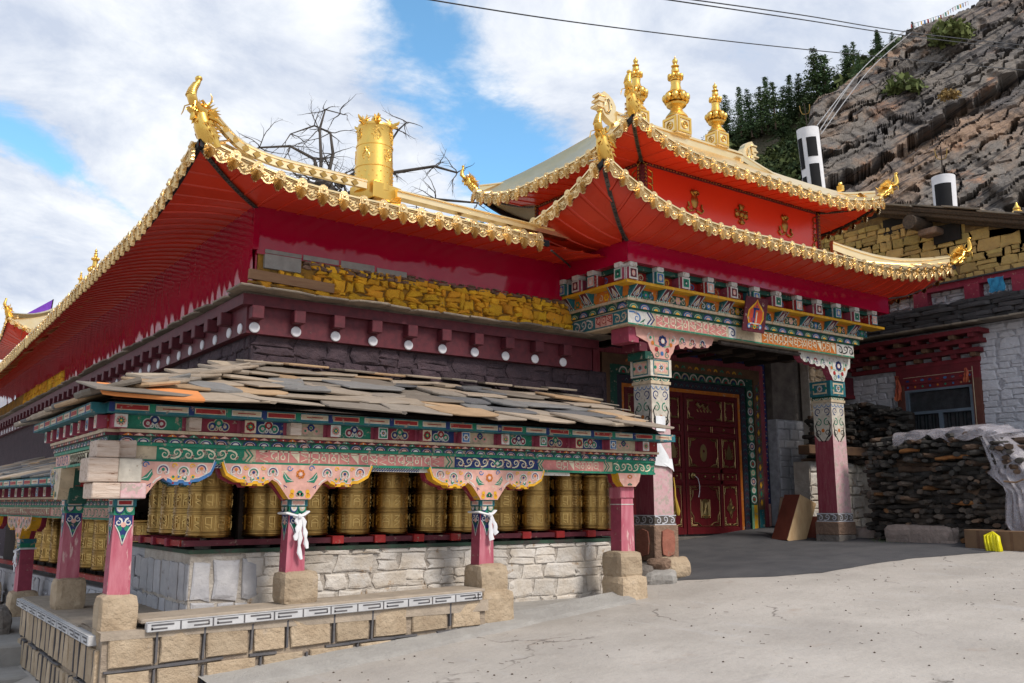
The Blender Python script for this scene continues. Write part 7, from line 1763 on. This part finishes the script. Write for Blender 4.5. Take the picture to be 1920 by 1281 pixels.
BD=Vector((-.25,-.33,.91)).normalized()   # normal of the bedding planes: beds climb to the right
BD=Vector((-.43,.31,.85)).normalized(); ST=Vector((.86,-.30,.55)); ST=(ST-BD*ST.dot(BD)).normalized()
def hsh(i,k=0): 
    q=math.sin(i*127.1+k*311.7)*43758.5453; return q-math.floor(q)
def cdisp(p,u,t):
    s=p.dot(BD)+1.1*mnoise.noise(p*.06)+.25*mnoise.noise(p*.3); r=p.dot(ST)
    d=0
    s+=.5*mnoise.noise(p*.9)
    for fq,am,lf in ((.15,4.2,.045),(.47,1.9,.10),(1.35,.55,.22)):
        q=s*fq; i=math.floor(q); f_=q-i
        h=hsh(i,fq)*.6+.55*mnoise.noise(Vector((r*lf,i*5.3,fq)))
        # each bed juts out at its top edge and is cut back sharply beneath the next one
        d+=am*(h+.35*f_-(.6 if f_<.12 else 0))
        # upright joints split the bed into blocks
        w=r*fq*(.35+.5*hsh(i,7))+hsh(i,3)*9+.9*mnoise.noise(p*.35); j=math.floor(w)
        d+=am*(.24 if fq<1 else .12)*(hsh(j,i)-.5)
    d+=.55*mnoise.noise(p*.4)+.16*(1-2.2*abs(mnoise.noise(p*.9)))+.12*mnoise.noise(p*1.9)+.08*mnoise.noise(p*4)
    return (d*(.45+.55*min(1,u*8))-1.2,0)
def cliff_mat():
    m=mat('cliff_rock',(.27,.235,.205),(.21,.19,.175),scale=.5,rough=.95,bump=0,rnd=0)
    T=m.node_tree;n=T.nodes;L=T.links;b=n['Principled BSDF']; src=b.inputs['Base Color'].links[0].from_socket
    geo=n.new('ShaderNodeNewGeometry')
    def dot(v):
        q=n.new('ShaderNodeVectorMath');q.operation='DOT_PRODUCT';L.new(geo.outputs['Position'],q.inputs[0]);q.inputs[1].default_value=v;return q.outputs['Value']
    cx=n.new('ShaderNodeCombineXYZ'); L.new(dot(tuple(ST)),cx.inputs[0]); L.new(dot(tuple(BD.cross(ST))),cx.inputs[1]); L.new(dot(tuple(BD)),cx.inputs[2])
    def nz(s,d,st=(1,1,1),bed=True,off=0):
        mp=n.new('ShaderNodeMapping');mp.inputs['Scale'].default_value=st;mp.inputs['Location'].default_value=(off,off,0); L.new(cx.outputs[0] if bed else geo.outputs['Position'],mp.inputs[0])
        q=n.new('ShaderNodeTexNoise');q.inputs['Scale'].default_value=s;q.inputs['Detail'].default_value=d;q.inputs['Roughness'].default_value=.7;L.new(mp.outputs[0],q.inputs[0]);return q.outputs[0]
    def mr(x,a,c,e=0,f=1):
        q=n.new('ShaderNodeMapRange');L.new(x,q.inputs[0]);q.inputs[1].default_value=a;q.inputs[2].default_value=c;q.inputs[3].default_value=e;q.inputs[4].default_value=f;return q.outputs[0]
    def mixc(f,a,c):
        q=n.new('ShaderNodeMixRGB');L.new(f,q.inputs[0]);L.new(a,q.inputs[1]);q.inputs[2].default_value=(*c,1);return q.outputs[0]
    c=mixc(mr(nz(.16,6,(.5,.5,1.6)),.50,.62,0,.75),src,(.42,.27,.18)); c=mixc(mr(nz(.35,8,(.6,.6,1.6),off=9),.58,.66,0,.75),c,(.46,.24,.14))
    c=mixc(mr(nz(.25,9,(.4,.4,1.5),off=4),.50,.60,0,.8),c,(.145,.135,.135))
    c=mixc(mr(nz(1.6,10,(.15,.15,2.4)),.52,.58,0,.85),c,(.06,.056,.06)); c=mixc(mr(nz(.6,9,(1,1,.25),False),.60,.68,0,.7),c,(.055,.052,.058)); c=mixc(mr(nz(1.2,9,(1,1,.3),off=7),.64,.72,0,.7),c,(.38,.345,.315))
    L.new(c,b.inputs['Base Color'])
    bp=n.new('ShaderNodeBump');bp.inputs['Strength'].default_value=1;bp.inputs['Distance'].default_value=.35;L.new(nz(2.0,12,(.35,.35,2.2)),bp.inputs['Height'])
    b2=n.new('ShaderNodeBump');b2.inputs['Strength'].default_value=.9;b2.inputs['Distance'].default_value=.2;L.new(nz(3,12,(1,1,1)),b2.inputs['Height']);L.new(bp.outputs[0],b2.inputs['Normal']);L.new(b2.outputs[0],b.inputs['Normal'])
cliff_mat()
loft(ctop,cbase,380,270,cdisp,'cliff_rock','cliff')
htop=[(20,170,16),(34.89,135.01,22.56),(51.28,117.08,27.7),(60.7,104.15,32.45),(63.16,96.22,35.8),(64.81,91.35,35.4),(66.88,87.39,35.19),(74.5,81.92,40.05),(82.73,76.01,44.5),(86.36,73.4,46.9),(87.79,69.91,47.2),(88.56,65.66,47.4),(87.41,60.33,47.0),(86.9,55.77,47.6),(86.16,51.38,47.8),(87.16,48.19,48.6)]
hbase=[(p[0]*.55,p[1]*.55,-1) for p in htop]
def hdisp(p,u,t): return (1.5*mnoise.noise(p*.08),1.2*mnoise.noise(p*.1)+.5*mnoise.noise(p*.35))
mat('hill_ground',(.07,.075,.03),(.2,.16,.12),scale=.22,rough=.95,bump=1,bscale=1.2,rnd=0,bdet=10,dist=.6,worn=(.36,.30,.25),wamt=.1,wscale=.12)
h_,hv=loft(htop,hbase,110,50,hdisp,'hill_ground','hillside')
# ---- trees ----
def conifer(name,H,seed,m='pine_green',wide=.24):
    R=random.Random(seed); t=thing(name,'x','tree',(0,0,0)); 
    mb=MB(); mb.tube([(0,0,-.5),(0,0,H*.5),(0,0,H*.98)],[H*.02,H*.013,.01],'tree_bark',6); mb.build('trunk',t)
    mb=MB()
    lv=int(H*5)
    for k in range(lv):
        if R.random()<.18: continue
        z=H*(.06+.94*k/lv); rr=H*wide*(1-(k/lv))**.8*R.uniform(.55,1.15)+.1; nb=R.randint(4,6); a0=R.uniform(0,6)
        for b in range(nb):
            a=a0+2*math.pi*b/nb+R.uniform(-.4,.4); l=rr*R.uniform(.5,1.15)
            for s in range(max(3,int(l*7))):
                f=(s+1)/max(3,int(l*7)); px_=l*f*math.cos(a);py_=l*f*math.sin(a);pz=z-.22*l*f+R.uniform(-.08,.08)
                q=.13+.16*(1-f)
                for e in range(3):
                    d=Vector((R.gauss(0,1),R.gauss(0,1),R.gauss(0,.45))).normalized()*q; g_=Vector((R.gauss(0,1),R.gauss(0,1),R.gauss(0,.5))).normalized()*q*.45; c=Vector((px_,py_,pz))+Vector((R.gauss(0,.05),R.gauss(0,.05),R.gauss(0,.04)))
                    mb.add([tuple(c-g_),tuple(c+d),tuple(c+g_)],[(0,1,2)],m)
    mb.build('crown',t); return t
protos=[conifer('pine_tree',5.5,1,wide=.42),conifer('pine_tree',6.0,2,wide=.33),conifer('pine_tree',4.5,3,wide=.55)]
spots=[(83.05,70.85,43.6,0,1.0),(82.92,68.48,43.6,1,.95),(84.92,67.04,44.0,0,1.0),(85.58,66.57,44.2,1,1.05),(85.98,63.82,44.4,1,1.05),(85.27,61.87,44.0,0,.9),(85.93,61.39,44.2,2,1.0),(85.35,59.35,44.3,0,1.25),(85.25,58.19,44.6,2,1.4),(84.61,63.57,43.6,2,1.1),(79.1,63.84,41.0,0,1.0),(81.31,62.25,42.0,2,1.2),
 (86.5,56.0,46.2,0,.8),(85.6,54.8,46.2,2,.9),(86.2,52.0,47.0,1,.7),(69.4,38.6,40.1,1,.28),(66.0,38.6,37.6,0,.35),(63.9,39.2,36.0,2,.4),(61.8,39.2,34.6,1,.36),(62.7,39.0,35.2,2,.25)]
R=random.Random(9)
for k in range(16):
    i=R.randrange(6,96); 
    f=R.uniform(.86,.98); a=hv[(52+R.randrange(50))*51+int(50*f)]; spots.append((a[0],a[1],a[2]-.2,R.randrange(3),R.uniform(.6,1.05)))
for k in range(8): a=hv[(26+k*3)*51+50]; spots.append((a[0]-.5,a[1],a[2]-.3,k%3,R.uniform(.5,.75)))
desc=['tall pine','slender pine','broad pine']
where=['on the hill skyline right of the gate roof finials','on the wooded slope between the gate roof and the cliff','on the low hill seen between the two gilded roofs','on the rim of the rock cliff']
for i,(x,y,z,k,s) in enumerate(spots):
    if i<15: z+=1.7
    w=where[3] if 15<=i<20 else where[0] if i<15 else where[1] if i<36 else where[2]
    g=['pines on the skyline','pines on the slope','pines on the low hill','pines on the cliff rim'][where.index(w)]
    lab='%s %s'%(desc[k],w)
    p=protos[k]; o=copy_tree(p,(x,y,z),R.uniform(0,6),lab,g+', '+desc[k]); o.scale=(s*R.uniform(.9,1.35),s*R.uniform(.9,1.3),s*R.uniform(.85,1.1)); o.rotation_euler[0]=R.uniform(-.06,.06); o.rotation_euler[1]=R.uniform(-.06,.06)
for p in protos:
    for c in list(p.children): bpy.data.objects.remove(c)
    bpy.data.objects.remove(p)
# scrub covering the slope
mb=MB(); R=random.Random(4)
def clump(c,r,m,n):
    for k in range(n):
        d=Vector((R.gauss(0,1),R.gauss(0,1),abs(R.gauss(0,.8)))).normalized()*r*R.uniform(.5,1.05); p=Vector(c)+d; q=r*.2
        a=Vector((R.gauss(0,1),R.gauss(0,1),R.gauss(0,1))).normalized()*q; b=Vector((R.gauss(0,1),R.gauss(0,1),R.gauss(0,1))).normalized()*q
        mb.add([tuple(p-a),tuple(p+b),tuple(p+a),tuple(p-b)],[(0,1,2,3)],m)
for k in range(1500):
    i=R.randrange(64,111) if k%4 else R.randrange(24,64); j=R.randrange(30,51)
    p=hv[i*51+j]
    if mnoise.noise(Vector(p)*.09)>.18: continue
    clump((p[0],p[1],p[2]+.2),R.uniform(.7,1.6)*(1.5 if i>92 else 1),R.choice(('bush_green','pine_green','bush_dark','bush_green')),64)
tag(mb.build('hillside_scrub'),'dense green scrub covering the hillside behind the gate','scrub','','stuff')
def bush(x,y,z,r,m,lab,n=260,cat='bush'):
    global mb; mb=MB(); clump((x,y,z),r,m,n); clump((x+r*.7,y-r*.4,z+r*.2),r*.6,m,n//2); tag(mb.build('bush'),lab,cat)
bush(58.0,33.6,30.0,1.5,'bush_green','round green bush growing on a ledge of the cliff, left'); bush(62.2,32.0,35.0,1.4,'bush_green','olive bush on the cliff slope above the wire'); bush(54.6,28.4,27.0,.6,'dry_grass','tan dry grass cushion on the cliff ledge',200,'grass cushion'); bush(49.4,18.8,16.6,.8,'dry_grass','larger tan dry grass cushion low on the cliff at the right',300,'grass cushion')
# ---- dead tree behind the hall roof ----
dt=thing('dead_tree','bare gnarled dead tree rising behind the hall roof beside the gilt drum','tree',(7.1,16.5,0))
mb=MB(); mb.tube([(7.4,17.0,-.2),(7.35,16.8,3),(7.3,16.5,5.5),(7.2,16.1,6.6),(7.05,15.95,7.3),(6.95,15.95,7.75)],[.45,.4,.36,.34,.3,.16],'dead_branch',12)
R=random.Random(21)
for k in range(60):
    a=R.uniform(0,6.3); z=R.uniform(6.4,7.9); x,y=7.08+.30*math.cos(a),16.0+.30*math.sin(a); p=[(x,y,z)]
    for i in range(4): x+=R.uniform(-.12,.12);y+=R.uniform(-.12,.12);z+=R.uniform(-.02,.14); p.append((x,y,z))
    mb.tube(p,[.035,.03,.022,.014,.006],'dead_branch',5)
mb.build('trunk',dt)
def branch(p,d,L_,r,depth,mb):
    pts=[p];rr=[r];q=Vector(p);dd=Vector(d).normalized();n=7
    for i in range(n):
        dd=(dd+Vector((R.gauss(0,.20),R.gauss(0,.20),R.gauss(0,.16)-.03))).normalized(); q=q+dd*L_/n; pts.append(tuple(q)); rr.append(r*(1-.8*(i+1)/n))
        if depth>0 and R.random()<.5: branch(tuple(q),dd+Vector((R.gauss(0,.7),R.gauss(0,.7),R.gauss(0,.6))),L_*R.uniform(.35,.6),rr[-1]*.7,depth-1,mb)
    mb.tube(pts,rr,'dead_branch',5)
for (p,path) in enumerate([[(6.9,15.95,7.6),(6.9,15.95,8.2),(6.86,15.98,8.8),(6.95,15.95,9.22),(7.2,15.8,9.15)],[(7.0,15.95,7.6),(7.1,15.85,8.3),(7.05,15.9,8.75),(6.8,16.1,8.9),(6.4,16.3,8.7)],[(6.95,16,7.7),(6.8,16.05,8.2),(6.4,16.3,8.45),(5.9,16.6,8.4),(5.7,16.8,8.3)],[(7.2,15.8,7.7),(7.5,15.4,7.95),(7.75,15.0,8.2),(7.9,14.7,8.6),(8.02,14.6,8.75)],[(7.2,15.8,7.4),(7.8,14.8,7.75),(8.3,14.0,7.75),(8.6,13.7,7.6)],[(7.3,15.6,7.2),(7.9,14.6,7.35),(8.3,13.95,7.1),(8.8,13.3,6.95)],[(7.3,15.6,7.0),(7.9,14.6,6.95),(8.1,14.2,6.7),(8.3,13.9,6.75)]]):
    mb=MB(); mb.tube(path,[.042-.008*i for i in range(len(path))],'dead_branch',7)
    for i in range(1,len(path)):
        for _ in range(3): branch(path[i],(R.gauss(0,1),R.gauss(0,1),R.gauss(0,.7)+(.1)),R.uniform(.3,.8),.012,1,mb)
    mb.build('branch',dt)
mb=MB()
for k in range(34): branch((7.05+R.gauss(0,.12),15.95,R.uniform(7.0,7.8)),(R.gauss(0,1),R.gauss(0,1),R.gauss(0,.5)+.1),R.uniform(.5,1.2),.018,2,mb)
mb.build('twigs',dt,'stuff')
# ---- wires ----
def wire(pts,r,lab,m='wire',g=None):
    P=[Vector(p) for p in pts]; o=[]
    for i in range(len(P)-1):
        p0=P[max(i-1,0)];p1=P[i];p2=P[i+1];p3=P[min(i+2,len(P)-1)]
        for k in range(8):
            t=k/8; o.append(tuple(.5*((2*p1)+(p2-p0)*t+(2*p0-5*p1+4*p2-p3)*t*t+(3*p1-p0-3*p2+p3)*t**3)))
    o.append(tuple(P[-1])); mb=MB(); mb.tube(o,r,m,5); tag(mb.build('overhead_wire'),lab,'wire',g)
wire([(-10,3,-5+10),(6.31,12.71,9.97),(11.78,13.7,11.59),(20.56,14.78,14.16),(34.14,14.87,17.49),(41.64,14.41,19.09)][1:],.014,'lowest single black overhead wire crossing the sky to the cliff')
wire([(14.13,14.48,13.5),(22.32,15.98,16.33),(30.69,17.35,19.03),(42.78,18.52,22.72),(51.03,17.52,24.39)],.018,'upper of the two parallel overhead wires at the top right')
wire([(14.13,14.48,13.42),(22.32,15.98,16.18),(30.69,17.35,18.88),(42.77,18.52,22.5),(51.01,17.52,24.1)],.018,'lower of the two parallel overhead wires at the top right')
for k,P in enumerate(([(62.5,35.2,37.3),(54.2,33.9,31.2),(44.6,31.2,23.6)],[(62.2,35.4,37.1),(54.0,34.1,30.9),(44.7,31.1,23.3)],[(62.7,35.1,37.0),(54.5,33.7,31.0),(44.8,31.1,23.1)])): wire(P,.03,'pale steel cable running down the left edge of the cliff','steel_cable','steel cables down the cliff')
fl=thing('prayer_flags','string of faded coloured prayer flags along the top of the cliff','prayer flags',(67,36,40))
P=[(66.6,37.2,39.9),(67.5,36.2,40.2),(67.9,35.3,40.3),(68.6,34.6,40.9),(69.4,33.9,41.3)]
for k in range(22):
    t=k/21*4; a=min(int(t),3); p=Vector(P[a]).lerp(Vector(P[a+1]),t-a); c=('red_paint','white_paint','green_paint','yellow_paint','blue_paint')[k%5]; mb=MB(FRONT(*p)@Matrix.Rotation(.3*math.sin(k),4,'Y')); mb.box((-.09,-.32,-.005),(.09,0,.005),c); mb.build('flag',fl)
mb=MB(); mb.tube(P,.012,'wire',4); mb.build('string',fl)
